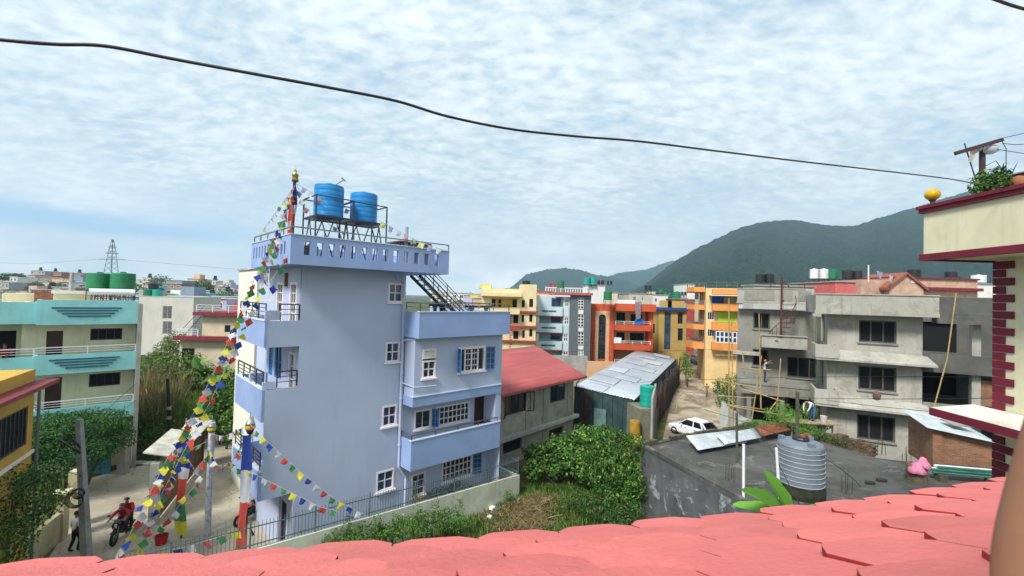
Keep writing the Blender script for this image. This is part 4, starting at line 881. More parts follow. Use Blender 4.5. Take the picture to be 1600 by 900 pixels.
def terracotta():
    f = row_frame(1019, 68, 0); F = f.F; R = frame_thing('terracotta_house', 'terracotta red house with a tall arched window and two open balconies', 'house', f)
    x0 = F(923, 520)[0]; xb = F(959, 520)[0]; zt = F(960, 476)[1]; ar = f.R(935, 491, 946, 561)
    b = MB(TERRA); wall(b, front(0), x0, xb, 0, zt, [ar], .15); wall(b, left(x0), 0, 10, 0, zt); wall(b, right(0), 0, 10, 0, zt); wall(b, back(10), x0, 0, 0, zt); b.box(x0, .01, zt - .15, -.01, 10, zt)
    b.box(F(1014, 500)[0], 0.002, 0, -.002, 1.8, zt); b.box(xb, -1.0, F(990, 485)[1] - .1, .1, -.002, zt + .2); b.build('wall', R)
    c = MB(PEACH); c.box(ar[0] - .55, -.06, ar[1] - .5, ar[0] - .02, -.003, ar[3] + .5); c.box(ar[2] + .02, -.06, ar[1] - .5, ar[2] + .55, -.003, ar[3] + .5); c.box(ar[0] - .02, -.06, ar[3] + .05, ar[2] + .02, -.003, ar[3] + .5)
    n = 10; cx = (ar[0] + ar[2]) / 2; rr = (ar[2] - ar[0]) / 2
    for k in range(n):
        a0 = math.pi * k / n; a1 = math.pi * (k + 1) / n; c.add([(cx + rr * math.cos(a0), -.05, ar[3] - rr + rr * math.sin(a0)), (cx + rr * math.cos(a1), -.05, ar[3] - rr + rr * math.sin(a1)), (cx + rr * math.cos(a1), -.05, ar[3] + .06), (cx + rr * math.cos(a0), -.05, ar[3] + .06)], [(0, 1, 2, 3)])
    c.build('arch_trim', R); window(R, front(0), ar, 2, 12, DSTEEL, GL, .06, .04, bar=.05, name='arched_window')
    b = MB(BUFF); wall(b, front(1.8), xb, F(1014, 500)[0], 0, zt - .2, [f.R(963, 488, 977, 504, 1.8), f.R(985, 491, 1004, 503, 1.8), f.R(963, 519, 976, 532, 1.8), f.R(984, 520, 1006, 535, 1.8)], .1); b.build('balcony_wall', R)
    for q in ((963, 488, 977, 504), (985, 491, 1004, 503), (963, 519, 976, 532), (984, 520, 1006, 535)): window(R, front(1.8), f.R(*q, 1.8), 2, 1, DSTEEL, DARK, .08, .03)
    for y0, y1 in ((507, 516), (537, 546), (566, 580)):
        z1, z0 = F(985, y0)[1], F(985, y1)[1]; slab_band(R, xb + .01, F(1014, 500)[0] - .01, -1.0 if y0 > 0 else 0, z0, z1, TERRA, ret=2.7)
        c = MB(WHITEM); railing(c, [(xb, -.92, z1), (F(1014, 500)[0], -.92, z1)], .5, 2, 1.4, r=.03); c.build('railing', R)
    for i, (a, y, mm, lab) in enumerate(((998, 503, 'blue', 'bright blue cloth hung over the upper terracotta balcony rail'), (965, 532, 'white', 'white cloth hung over the lower terracotta balcony rail'))):
        c = MB(mat(mm + '_cloth', (.02, .12, .5) if mm == 'blue' else (.7, .7, .72), .9)); p = f.FW(a, y, -1.05); c.box(p.x - .55, p.y - .02, p.z - .4, p.x + .55, p.y, p.z + .45); tag(c.build('cloth'), lab, 'cloth')
    rt_tank(943, 956, 455, 468, 66, TANKG, 'bright green tank on legs above the terracotta roof', stand=1.3)
    c = MB(WHITEM); a = F(966, 470, 1)[0]; c.box(a, 1, zt + .15, F(992, 470, 1)[0], 2.5, zt + .75); c.build('roof_cover', R)
    c = MB(mat('hanging_net', (.35, .30, .34), .9, .3, 4, trans=.4)); p0 = f.FW(992, 472, -1.2); c.add([(p0.x, p0.y, p0.z), (p0.x + .95, p0.y - .05, p0.z + .1), (p0.x + .85, p0.y - .2, p0.z - 2.4), (p0.x + .2, p0.y - .1, p0.z - 2.6)], [(0, 1, 2, 3)]); c.add([(p0.x + .95, p0.y - .05, p0.z + .1), (p0.x + .85, p0.y - .2, p0.z - 2.4), (p0.x + .95, p0.y + .1, p0.z - 2.3)], [(0, 1, 2)]); tag(c.build('hanging_cloth'), 'pale grey cloth hanging from the terracotta roof edge', 'cloth')
    # garden wall before it
    g_ = row_frame(952, 56); R2 = frame_thing('garden_wall', 'low peach garden wall in front of the terracotta house', 'wall', g_); c = MB(PEACH); c.box(g_.F(917, 575)[0], 0, 0, 4, .2, g_.F(940, 565)[1]); c.build('wall', R2)
    g_ = row_frame(917, 58); R2 = frame_thing('grey_compound_wall', 'grey block compound wall below the grey clad house', 'wall', g_); c = MB(CONC); c.box(g_.F(840, 575)[0], 0, 0, 0, .2, g_.F(900, 556)[1]); c.build('wall', R2)
terracotta()
def mustard():
    f = row_frame(1071, 74, 0); F = f.F; R = frame_thing('mustard_house', 'mustard house with cobalt blue roof edge and tall dark glass strips', 'house', f)
    x0 = F(1021, 520)[0]; xm = F(1029, 520)[0]; zt = F(1050, 485)[1]; hs = [f.R(1038, 488, 1048, 546), f.R(1059, 488, 1067, 506), f.R(1059, 513, 1067, 532)]; lo = [f.R(1022, 507, 1028, 522)]
    b = MB(MUST); wall(b, front(0), xm, 0, 0, zt, hs, .2); wall(b, right(0), 0, 9, 0, zt); wall(b, left(xm), 0, 9, 0, zt); b.build('wall', R)
    b = MB(MUST); wall(b, front(1.5), x0, xm - .01, 0, zt - 2.2, lo, .15); b.box(x0, 1.52, zt - 2.3, xm - .01, 9, zt - 2.2); b.build('side_wing', R)
    c = MB(COBALT); c.box(F(1025, 480)[0], -.5, zt, .1, 9, zt + .45); c.build('roof', R); c = MB(MUST); c.box(xm + .2, .3, zt + .45, xm + 2.2, .5, zt + 1.6); c.box(-3, .3, zt + .45, -.2, .5, zt + 1.6); c.build('parapet', R)
    window(R, front(0), hs[0], 1, 5, COBALT, glass('sky_glass', (.05, .09, .12), .06), .08, .1)
    for h in hs[1:]: window(R, front(0), h, 1, 2, DSTEEL, GL, .08, .1)
    window(R, front(1.5), lo[0], 1, 1, DSTEEL, DARK, .08, .1)
mustard()
def orange():
    f = row_frame(1081, 70, 10); 
    # receding left side in balconies, front part with lime and orange
    P = at(1119, 58, 0); f = Fr((P.x, P.y, 0), rad(-19)); F = f.F; R = frame_thing('orange_house', 'tall orange and lime townhouse with curved balconies beside the lane mouth', 'house', f)
    x1 = F(1153, 520)[0]; xs = F(1117, 500)[0]; zt = F(1130, 450)[1]
    lvl = [F(1135, y)[1] for y in (575, 543, 511, 480, 454)]
    hb = [f.R(1121, 517, 1152, 536)]
    b = MB(BUFF); wall(b, front(1.2), xs - 1.0, x1, 0, zt, [f.R(1105, 487, 1116, 500, 1.2), f.R(1105, 514, 1116, 526, 1.2)], .12); wall(b, right(x1), 0, 16, 0, zt); wall(b, left(xs - 1.0), 1.2, 16, 0, zt); wall(b, back(16), xs - 1, x1, 0, zt); b.box(xs - 1, 1.21, zt - .1, x1 - .01, 16, zt); b.build('wall', R)
    for q in ((1105, 487, 1116, 500), (1105, 514, 1116, 526)): window(R, front(1.2), f.R(*q, 1.2), 3, 1, WHITEP, DARK, .08, .03)
    z = lambda y: F(1135, y)[1]
    for y0, y1 in ((452, 460), (475, 486), (504, 517), (536, 548)): slab_band(R, xs - .3, x1, 0, z(y1), z(y0), ORNG, ret=1.18, depth=.12)
    c = MB(LIME); c.box(F(1123, 495)[0], 1.0, z(504), x1 - .02, 1.18, z(487)); c.build('lime_wall', R)
    bb = f.R(1121, 518, 1152, 536); window(R, front(.05), (bb[0] - .2, bb[1], bb[2], bb[3]), 5, 2, WHITEM, GLB, .1, .02, bar=.14)
    c = MB(mat('blue_tarp', (.01, .06, .33), .5, .3, 3)); c.box(F(1112, 470)[0], .3, z(474), F(1132, 470)[0], .35, z(464)); tag(c.build('tarp'), 'blue tarp screen on the top balcony of the orange house', 'tarp').matrix_world = Matrix.Translation(f.w(F(1122, 470)[0], .3, z(474)))
    c = MB(WHITEP); c.box(F(1109, 462)[0], -.9, z(462.5), x1, 1.15, z(461)); c.build('awning', R)
    # side wing along the lane with stacked balconies
    sg = Fr(f.w(xs - 1.0, 5, 0), rad(-6)); 
    for y0, y1 in ((450, 457), (476, 483), (505, 512), (531, 540)):
        zz0, zz1 = D(1092, y1, 66).z, D(1092, y0, 66).z; c = MB(ORNG); c.prism([(xs - 1.02, 3.0), (xs - 1.02, 13.5), (xs - 3.0, 12.5), (xs - 3.2, 5.5), (xs - 2.4, 3.4)], zz0, zz1); bo = c.build('balcony_front', R)
        c = MB(STEEL); railing(c, [(xs - 1.1, 3.1, zz1), (xs - 2.35, 3.5, zz1), (xs - 3.1, 5.6, zz1), (xs - 2.95, 12.3, zz1)], .6, 3, .6, r=.03); c.build('railing', bo)
    for k in range(3):
        for yy in (3.6, 7.5, 10.5): zz = D(1092, (530, 503, 474, 448)[k], 66).z + .2; q = MB(BROWN); q.mbox(left(xs - 1.0), yy, zz + .3, -.06, yy + 1.1, zz + 1.9, -.003); q.build('shutter', R)
    c = MB(STEEL); railing(c, [(xs - 1, 1.3, zt), (x1, 1.3, zt)], .8, 2, 1.2, r=.03); c.build('railing', R)
    c = MB(mat('white_pipe_paint', (.55, .62, .68), .6)); c.box(x1 + .02, -.2, 0, x1 + .5, .5, z(475)); c.build('corner_post', R)
orange()
# houses and tanks peeping between and behind the row
def backrow(px0, px1, ytop, depth, col, label, zb=0, h=(), roof=None, name='townhouse', dep=9):
    f = row_frame(px1, depth); x0 = f.F(px0, ytop)[0]; R = frame_thing(name, label, 'house', f); zt = f.F((px0 + px1) / 2, ytop)[1]; hs = [f.R(*q) for q in h]
    shell(R, -x0, dep, 0, zt, col, hs, x0=x0, roof=roof or CONC, over=.15)
    for q in hs: window(R, front(0), q, 2, 1, WHITEP, GL, .09, .04)
    return R
backrow(922, 943, 446, 88, WHITEP, 'tall blank white wall house behind the terracotta roof'); backrow(941, 963, 457, 100, mat('ivory_paint', (.6, .56, .42), .8, .1), 'ivory house topped by two teal tanks behind the terracotta roof', h=((948, 464, 952, 470),))
backrow(983, 1018, 459, 95, mat('stone_beige_paint', (.48, .45, .38), .8, .1, streak=.3), 'beige house with a flat projecting roof behind the terracotta house', h=((989, 463, 994, 470), (1002, 463, 1006, 470)))
backrow(1017, 1042, 461, 104, WHITEP, 'small white house behind the mustard roof', h=((1023, 466, 1027, 472),)); backrow(1038, 1073, 466, 110, mat('light_grey_paint', (.5, .5, .48), .8, .1), 'light grey house below the green tanks')
backrow(1064, 1084, 468, 92, REDT, 'dark red house beside the lane mouth behind the mustard house', h=((1070, 474, 1073, 482),)); backrow(1072, 1084, 444, 118, WHITEP, 'slim white house just left of the orange house roof')
backrow(790, 838, 452, 92, mat('dull_rose_paint', (.45, .26, .2), .8, .1), 'dull rose house behind the cream townhouse roof')
tk = [(912, 922, 434, 445, 88, TANKT, 'teal water tank above the white wall house, farther from the black tanks'), (922, 932, 433.5, 445, 88, TANKT, 'teal water tank above the white wall house, next to the black tanks'),
      (933, 937.5, 438, 446, 95, TANKK, 'smallest black tank beside the teal pair'), (939, 944, 438, 449, 95, TANKK, 'taller black tank beside the teal pair'), (948, 951.5, 438.5, 444, 102, TANKK, 'black tank on the green stand, nearer the teal pair'), (953, 956.5, 438.5, 444, 102, TANKK, 'black tank on the green stand, nearer the valley'),
      (1007, 1011.5, 446, 453, 96, TANKK, 'black tank above the beige flat roof, nearer the terracotta house'), (1013, 1018, 446, 453, 96, TANKK, 'black tank above the beige flat roof, nearer the mustard house'),
      (1029, 1037, 451, 457.5, 105, TANKG, 'small green tank high on a stand behind the white house'), (1037, 1043, 457, 465, 110, TANKG, 'green tank leftmost in the row over the light grey house'), (1043, 1049, 457.5, 465, 110, TANKG, 'green tank in the middle of the row over the light grey house'), (1052, 1063, 455.5, 467.5, 100, TANKG, 'largest green tank of the row over the light grey house'),
      (1064, 1068, 456, 461, 115, TANKK, 'tiny black tank beside the largest green tank'), (1069, 1073, 456, 461, 115, TANKK, 'tiny black tank next to the slim white house')]
for a in tk: rt_tank(*a, group='rooftop water tanks of the middle row', stand=1.1 if a[2] > 440 else .4)
# ------------------------------------------------------------------ red roofed house, metal shed, flat roof, unfinished house, cream house
def corrugated(name, c4, label, m, cat='roof', parent=None, pitch=.12, amp=.018, thick=.004, jitter=0, along=0):
    """c4: four 3-D corners a b c d (a-b is the edge across the ribs); ribs run a->d"""
    a, b, c, d = [Vector(p) for p in c4]; n = max(6, int((b - a).length / pitch * 4)); k = 6; mb = MB(m); vs = []
    up = (b - a).cross(d - a).normalized(); up = up if up.z > 0 else -up
    for i in range(n + 1):
        u = i / n
        for j in range(k + 1):
            v = j / k; p = a.lerp(b, u).lerp(d.lerp(c, u), v); s = (b - a).length * u / pitch * 2 * math.pi
            vs.append(p + up * (amp * math.sin(s) + jitter * MN.noise(Vector((u * 6, v * 3, 1)))))
    fs = [(i * (k + 1) + j, (i + 1) * (k + 1) + j, (i + 1) * (k + 1) + j + 1, i * (k + 1) + j + 1) for i in range(n) for j in range(k)]
    mb.add(vs, fs); o = mb.build(name, parent, smooth=True)
    so = o.modifiers.new('s', 'SOLIDIFY'); so.thickness = thick
    if not parent: tag(o, label, cat)
    return o
def red_roof_house():
    a, b_ = G(783, 686, 1.9), G(895, 649, 1.9); f = Fr((b_.x, b_.y, 0), math.atan2(b_.y - a.y, b_.x - a.x)); F = f.F
    R = frame_thing('red_roofed_house', 'grey plastered two floor house under a faded red sheet roof', 'house', f); PL = mat('grey_plaster', (.34, .32, .27), .9, .18, 1.0, streak=.5, stain=.4, bump=.25)
    z1 = 1.9; hs = [f.R(790, 616, 822, 646), f.R(860, 599, 883, 627)]; lo = [f.R(786, 685, 815, 706), f.R(858, 669, 880, 683)]; zt = 5.0
    xl = -13.0
    b = MB(PL); wall(b, front(0), xl, 0, z1 + .1, zt, hs, .16); wall(b, front(0), xl, 0, -1.2, z1 - .15, lo, .16); wall(b, right(0), 0, 9, -1, zt); wall(b, back(9), xl, 0, -1, zt); wall(b, left(xl), 0, 9, -1, zt)
    for px in (823, 850, 887): x = F(px, 640)[0]; b.box(x - .12, -.05, z1 + .1, x + .12, -.003, zt); b.box(x - .12, -.05, -1, x + .12, -.003, z1 - .15)
    b.build('wall', R); c = MB(CONC); c.box(xl, -.35, z1 - .15, .4, -.003, z1 + .1); c.box(.003, -.003, z1 - .15, .4, 9, z1 + .1); c.build('band', R)
    window(R, front(0), hs[0], 3, 1, DSTEEL, GL, .07, .05); window(R, front(0), hs[1], 2, 1, DSTEEL, GL, .06, .05)
    for r in lo: c = MB(DARK); c.mbox(front(0), r[0], r[1], .13, r[2], r[3], .18); c.build('opening', R)
    s = MB(DSTEEL); r = hs[0]
    for x, dx in ((r[0], -.45), (r[2], .45)): s.bar((x, -.03, r[1]), (x + dx, -.35, r[1]), .05); s.bar((x, -.03, r[3]), (x + dx, -.35, r[3]), .05); s.bar((x + dx, -.35, r[1]), (x + dx, -.35, r[3]), .06); s.bar((x + dx * .5, -.19, r[1]), (x + dx * .5, -.19, r[3]), .04)
    s.build('shutter', R)
    ze = 5.05; e0 = f.l(G(760, 613, ze)); e1 = f.l(G(917, 587.5, ze)); r1 = f.l(G(838, 540.5, 6.6)); r0 = f.l(G(730, 540.5, 6.6))
    RR = mat('faded_red_sheet', (.40, .085, .08), .55, .22, .7, streak=.35, col2=(.25, .055, .06), stretch=(.4, 3, 1)); e0.x = xl - .5; e0.y = e1.y; r0 = Vector((xl - .5, r1.y, 6.6)); 
    corrugated('roof', [e0, e1, r1, r0], '', RR, parent=R, pitch=.2, amp=.016)
    c = MB(RR); c.bar(e0 + Vector((0, 0, -.08)), e1 + Vector((0, 0, -.08)), .05, h=.16); c.bar(e1 + Vector((0, 0, -.08)), r1 + Vector((0, 0, -.08)), .05, h=.16); c.add([e1, r1, Vector((r1.x, r1.y + 4, 5.0))], [(0, 1, 2)]); c.build('fascia', R)
    bk = Vector((r1.x, r1.y + 6.5, 5.0)); corrugated('roof', [r0, r1, bk, Vector((r0.x, bk.y, 5.0))], '', RR, parent=R, pitch=.2, amp=.016)
    c = MB(BROWN); c.tube([(.25, -.5, ze - .15), (.25, -.12, ze - .6), (.25, -.12, z1)], .04); c.build('drain_pipe', R)
    return f
red_roof_house()
def shed():
    FL = at(896, 39, 0); FL.z = D(896, 603, 39).z; FR_ = D(991, 625, 36); FR2 = D(1034, 617, 37.5); BR = D(1057, 560, 61); BL = D(996, 546.5, 68)
    R = thing('metal_shed', 'long shed under patched pale zinc sheets with dark teal sheet walls', 'shed', (FR_.x, FR_.y, 0)); o = Vector((FR_.x, FR_.y, 0)); ZN = mat('zinc_sheet', (.50, .54, .58), .42, .18, .5, streak=.15, metal=.35, col2=(.36, .40, .45), stretch=(1, 1, 1)); ZN2 = mat('bright_zinc_sheet', (.55, .59, .63), .45, .1, 2, metal=.35)
    P = lambda q: Vector(q) - o
    n = 9
    A_ = [P(FL), P(FR2)]; B_ = [P(BL), P(BR)]
    FRl = P(FR_)
    corrugated('roof', [P(FL), FRl, P(BR), P(BL)], '', ZN, parent=R, pitch=.28, amp=.02, jitter=.05)
    rr = random.Random(4)
    for k in range(9):   # overlapping patches
        u, v = rr.uniform(.0, .5), k / 9 + rr.uniform(0, .03); du, dv = rr.uniform(.3, .5), rr.uniform(.08, .11)
        q = [P(FL).lerp(FRl, uu).lerp(P(BL).lerp(P(BR), uu), vv) + Vector((0, 0, .045 + .004 * k)) for uu, vv in ((u, v), (u + du, v), (u + du, v + dv), (u, v + dv))]
        corrugated('roof_patch', q, '', ZN2 if k % 3 == 0 else ZN, parent=R, pitch=.28, amp=.02)
    WT = mat('teal_sheet_wall', (.04, .078, .078), .6, .3, 1.5, streak=.4, stain=.4); RS = mat('rusty_sheet', (.13, .055, .035), .85, .4, 2, stain=.5)
    c = MB(WT); a, b_ = P(FL), FRl; d = (b_ - a); d.z = 0; N = 12
    for k in range(N):
        p, q = a.lerp(b_, k / N), a.lerp(b_, (k + .96) / N); of = d.normalized().cross(Vector((0, 0, 1))) * (.0 if k % 2 else .03); m = RS if k == 2 else WT
        t = .1
        c.add([(p.x - of.x, p.y - of.y + t, -0.5), (q.x - of.x, q.y - of.y + t, -.5), (q.x - of.x, q.y - of.y + t, q.z - .06), (p.x - of.x, p.y - of.y + t, p.z - .06)], [(0, 1, 2, 3)], m)
    for a2, b2 in ((FRl, P(BR)), (P(BR), P(BL)), (P(BL), P(FL))):
        c.add([(a2.x, a2.y + .1, -.5), (b2.x, b2.y - .1, -.5), (b2.x, b2.y - .1, b2.z - .1), (a2.x, a2.y + .1, a2.z - .1)], [(0, 1, 2, 3)], WT)
    c.build('sheet_wall', R); dd = MB(mat('grey_green_door', (.12, .20, .20), .6, .2, 2)); p, q = a.lerp(b_, .36), a.lerp(b_, .56); nn = Vector((d.y, -d.x, 0)).normalized() * .06
    dd.hexa([(p.x + nn.x, p.y + nn.y, -.3), (q.x + nn.x, q.y + nn.y, -.3), (q.x, q.y, -.3), (p.x, p.y, -.3), (p.x + nn.x, p.y + nn.y, 2.1), (q.x + nn.x, q.y + nn.y, 2.1), (q.x, q.y, 2.1), (p.x, p.y, 2.1)]); dd.build('door', R)
    # post and sheet fence along the lane
    a, b_ = D(1012, 648, 35.5), D(1062, 566, 62); L = (b_ - a).length; f = Fr((a.x, a.y, 0), math.atan2(b_.y - a.y, b_.x - a.x)); L = math.hypot(b_.x - a.x, b_.y - a.y)
    Q = frame_thing('sheet_fence', 'dark fence of upright poles and rusty sheets along the lane side of the shed', 'fence', f); rr = random.Random(3)
    for k in range(26):
        x = k * L / 26; m = rr.choice([RS, WT, RS, mat('red_primer_sheet', (.22, .06, .05), .8, .3, 2)]); c = MB(m); h = 3.3 + rr.uniform(-.4, .5); c.box(x, -.02 + rr.uniform(-.05, .05), 0, x + L / 26 * .97, .03, h - .6); c.build('panel', Q)
        c = MB(DSTEEL); c.bar((x, -.1, 0), (x + rr.uniform(-.1, .1), -.1, h + rr.uniform(0, .5)), .07); c.build('post', Q)
shed()
def tank_corner():
    # block structure with the teal tank, concrete panels beside the lane
    p = G(1005, 690, 0.0); d = 32.0; f = Fr((at(1028, d, 0).x, d, 0), rad(12)); R = frame_thing('tank_platform', 'stained concrete platform between the shed and the lane', 'platform', f); MC = mat('mossy_concrete', (.22, .22, .17), .95, .3, 1.2, streak=.5, stain=.6, col2=(.10, .12, .06), bump=.4)
    x0 = f.F(1000, 660)[0]; zt = f.F(1015, 639)[1]; c = MB(MC); c.box(x0, 0, 0, -.1, 2.0, zt); c.build('block', R)
    tk = f.w((x0 - .1) / 2 + .35, .9, zt); r = 11.5 * d / FOC; tank('water_tank', 'teal ribbed water tank on the stained platform beside the zinc shed', (tk.x, tk.y, tk.z), r, 33 * d / FOC, TANKT, None, 4)
    c = MB(CONC); w = f.w(.1, .3, 0); a = at(1018, 29, 0); q = frame_thing('concrete_panel_wall', 'leaning grey concrete panel wall beside the lane and teal tank', 'wall', Fr((a.x, a.y, 0), rad(70))); c.box(0, 0, 0, 5.5, .12, D(1030, 606, 31).z - .3); c.build('wall', q)
    a = at(991, 31.5, 0); c = MB(mat('yellow_ochre_plastic', (.42, .24, .03), .6, .3, 2, stain=.3)); zt = D(985, 657, 31.5).z - 1.6; c.lathe([(.36, 0), (.38, .1), (.38, 1.5), (.34, 1.6), (.01, 1.6)], (a.x, a.y, zt), n=18); tag(c.build('drum', smooth=False), 'yellow ochre plastic drum standing against the platform under the teal tank', 'drum')
tank_corner()
def flat_roof():
    z = 3.5; pts = [G(*p, z) for p in ((1003, 697), (1085, 679), (1180, 664), (1262, 672), (1282, 690), (1372, 716), (1425, 722), (1540, 738))]; near = [G(1175, 792, z)]
    poly = [(p.x, p.y) for p in pts] + [(20.5, 9.0), (11.5, 7.0), (near[0].x, near[0].y)]
    MR = mat('black_weathered_concrete', (.105, .105, .098), .85, .25, .35, stain=.6, col2=(.045, .045, .042), bump=.4, patch=(.17, .165, .15))
    MW = mat('dark_stained_render', (.13, .14, .145), .9, .3, .9, streak=.5, col2=(.06, .068, .072), bump=.4, patch=(.36, .40, .43))
    R = thing('flat_roofed_building', 'low building with a dark weathered flat concrete roof and stained grey render wall', 'building', (poly[0][0], poly[0][1], 0)); ox, oy = poly[0]; P2 = [(x - ox, y - oy) for x, y in poly]
    c = MB(MW); c.prism(P2, -.2, z - .16); c.build('wall', R); c = MB(MR); c.prism([(x * 1.0, y) for x, y in P2], z - .158, z); c.build('roof', R)
    c = MB(mat('mossy_edge', (.10, .10, .06), .95, .4, 4, bump=.6)); r2 = random.Random(2)
    for i in range(3):
        p, q = Vector((*P2[i], z)), Vector((*P2[i + 1], z)); n = int((q - p).length / .55)
        for k in range(n): aa, bb = p.lerp(q, k / n), p.lerp(q, (k + .93) / n); h = r2.uniform(.08, .26); c.bar(aa + Vector((0, -.12, h / 2)), bb + Vector((0, -.12, h / 2)), .22, h=h)
    c.build('edge_kerb', R)
    c = MB(MR); p, q = Vector((*P2[0], z)), Vector((*P2[-1], z)); c.bar(p + Vector((.12, 0, .05)), q + Vector((.12, 0, .05)), .16, h=.1); c.build('edge_kerb', R)
    return z
ZR = flat_roof()
def roof_items():
    z = ZR
    # ruined mossy wall on the roof
    a, b_ = G(1283, 690, z), G(1370, 716, z); f = Fr((a.x, a.y, z), math.atan2(b_.y - a.y, b_.x - a.x)); L = math.hypot(b_.x - a.x, b_.y - a.y)
    R = frame_thing('ruined_wall', 'crumbling mossy brick wall stub along the roof edge before the unfinished house', 'wall', f); c = MB(mat('old_mossy_brick', (.17, .12, .075), .95, .5, 5, stain=.5, bump=.7)); rr = random.Random(8)
    for i in range(int(L / .26)):
        for j in range(6 + (1 if rr.random() > .5 else 0) - (1 if rr.random() > .7 else 0)): c.box(i * .26 + (j % 2) * .1, rr.uniform(-.02, .02), j * .1, i * .26 + .24 + (j % 2) * .1, .3, j * .1 + .09)
    c.build('wall', R); c = MB(); leaves(c, [(x, -.15, .15, .7, .25, .28) for x in np.linspace(.3, L - .3, 9)], 1500, .08, LD, mats=([LF, LL], [.6, .3]), rnd=rr)
    o = c.build('ivy'); o.matrix_world = Matrix.Translation(f.w(0, 0, 0)) @ Matrix.Rotation(f.a, 4, 'Z'); tag(o, 'low creeping plants along the foot of the crumbling mossy wall', 'plant')
    # grey tank on a dark mossy base
    p = G(1250, 772, z); dd = p.y; r = 32 * dd / FOC * 1.0; b = MB(mat('dark_moss_base', (.03, .035, .02), .95, .4, 4, bump=.7)); b.lathe([(r * 1.02, 0), (r * 1.05, .2), (r * 1.0, .5), (.02, .5)], (p.x, p.y, z), n=22)
    tag(b.build('plinth'), 'round dark mossy plinth under the large grey tank', 'plinth')
    htot = (p.z + .5); ztop = D(1248, 686, dd).z
    o = thing('water_tank', 'large blue grey ribbed water tank standing on the dark flat roof', 'water tank', (p.x, p.y, z + .5)); h = ztop - z - .5; c = MB(TANKGR); pr = [(r * .98, 0)]; nb = 8; hb = h * .86
    for k in range(nb): z0 = hb * k / nb; z1 = hb * (k + 1) / nb; pr += [(r * .988, z0 + .012), (r * .988, z0 + (z1 - z0) * .5)]
    pr += [(r * .97, hb), (r * .99, hb + .02), (r * .93, h * .93), (r * .45, h * .985), (.01, h * .99)]
    c.lathe(pr, n=40); c.build('shell', o)
    for k in range(3): c = MB(TANKGR); t = 2 * math.pi * k / 3 + 2.6; x, y = math.cos(t) * r * .78, math.sin(t) * r * .78; c.hexa([(x - .12, y - .12, h * .86), (x + .12, y - .12, h * .86), (x + .12, y + .12, h * .86), (x - .12, y + .12, h * .86), (x - .1, y - .1, h * 1.02), (x + .1, y - .1, h * 1.02), (x + .1, y + .1, h * 1.02), (x - .1, y + .1, h * 1.02)]); c.build('lug', o)
    c = MB(mat('pale_tank_rib', (.42, .45, .50), .5))
    for k in range(nb): c.lathe([(r * .99, hb * k / nb + .03), (r * 1.006, hb * k / nb + .034), (r * 1.006, hb * k / nb + .045), (r * .99, hb * k / nb + .05)], n=40)
    structure(c.build('rib', o, smooth=True), 'stuff') if 0 else c.build('rib', o, smooth=True)
    l = MB(TANKK); l.lathe([(r * .36, h * .97), (r * .37, h * 1.02), (r * .33, h * 1.05), (.01, h * 1.055)], n=20); l.build('lid', o)
    q = MB(REDB); q.box(-.13, -.1, 0, .13, .1, .09); q.box(.0, -.16, .091, .2, -.02, .16); q.matrix = None; oo = q.build('brick'); oo.location = (p.x + .12, p.y - .05, z + .5 + h * 1.057); tag(oo, 'loose bricks weighing down the lid of the large grey tank', 'brick')
    # posts and pipes
    for (px, py0, py1, d, rr_, m, nm, lab) in ((1162, 757, 694, 18.0, .055, WHITEM, 'white_pipe', 'white plastic pipe standing upright near the roof edge'), (1220, 760, 700, 17.0, .05, WHITEM, 'white_pipe', 'white plastic pipe leaning against the large grey tank'),
                                              (1151, 762, 645, 22.0, .06, mat('old_wood', (.09, .09, .06), .95, .3, 4), 'wooden_post', 'weathered wooden post before the corrugated sheets'), (1246, 690, 612, 22.0, .08, mat('old_wood', (.09, .09, .06)), 'wooden_post', 'weathered wooden post behind the large grey tank')):
        a = D(px, py0, d); a.z = z; top = D(px + (-7 if 'leaning' in lab else 0), py1, d); c = MB(m); c.tube([a, top], rr_, n=8); tag(c.build(nm), lab, 'post' if 'post' in nm else 'pipe')
    RU = mat('rusty_rebar', (.07, .035, .025), .9, .3, 3)
    for i, (px, py, lab) in enumerate(((1138, 752, 'rusty starter bars poking up by the wooden post'), (1322, 772, 'rusty starter bars poking up right of the grey tank'), (1377, 712, 'rusty starter bars by the end of the mossy wall'), (1416, 728, 'rusty starter bars before the brick shed'))):
        p = G(px, py, z); o = thing('starter_bars', lab + ' on the flat roof', 'rebar', p); r2 = random.Random(i); c = MB(RU)
        for k in range(4): x, y = (k % 2) * .24, (k // 2) * .24; c.tube([(x, y, 0), (x + r2.uniform(-.05, .05), y, r2.uniform(.5, .95))], .011, n=5)
        c.build('bar', o)
    # loose corrugated sheets
    ZW = mat('white_zinc_sheet', (.50, .55, .58), .5, .2, 2, streak=.4, metal=.2); RS = mat('rust_red_sheet', (.23, .075, .04), .9, .35, 2.5, stain=.4)
    def sheetp(px4, zz, m, lab): corrugated('corrugated_sheet', [G(px, py, zz_) for (px, py), zz_ in zip(px4, zz)], lab, m, 'metal sheet', pitch=.13, amp=.03)
    sheetp(((1072, 681), (1091, 704), (1168, 691), (1150, 672)), (4.0, 3.75, 3.7, 3.9), ZW, 'large pale corrugated sheet leaning on the far kerb nearest the white car')
    sheetp(((1120, 680), (1132, 694), (1190, 683), (1178, 669)), (4.05, 3.85, 3.85, 4.05), ZW, 'pale corrugated sheet lapped over the larger one on the roof')
    sheetp(((1181, 667), (1191, 682), (1240, 671), (1224, 660)), (4.0, 3.9, 3.9, 4.1), RS, 'rust red corrugated sheet beside the pale sheets')
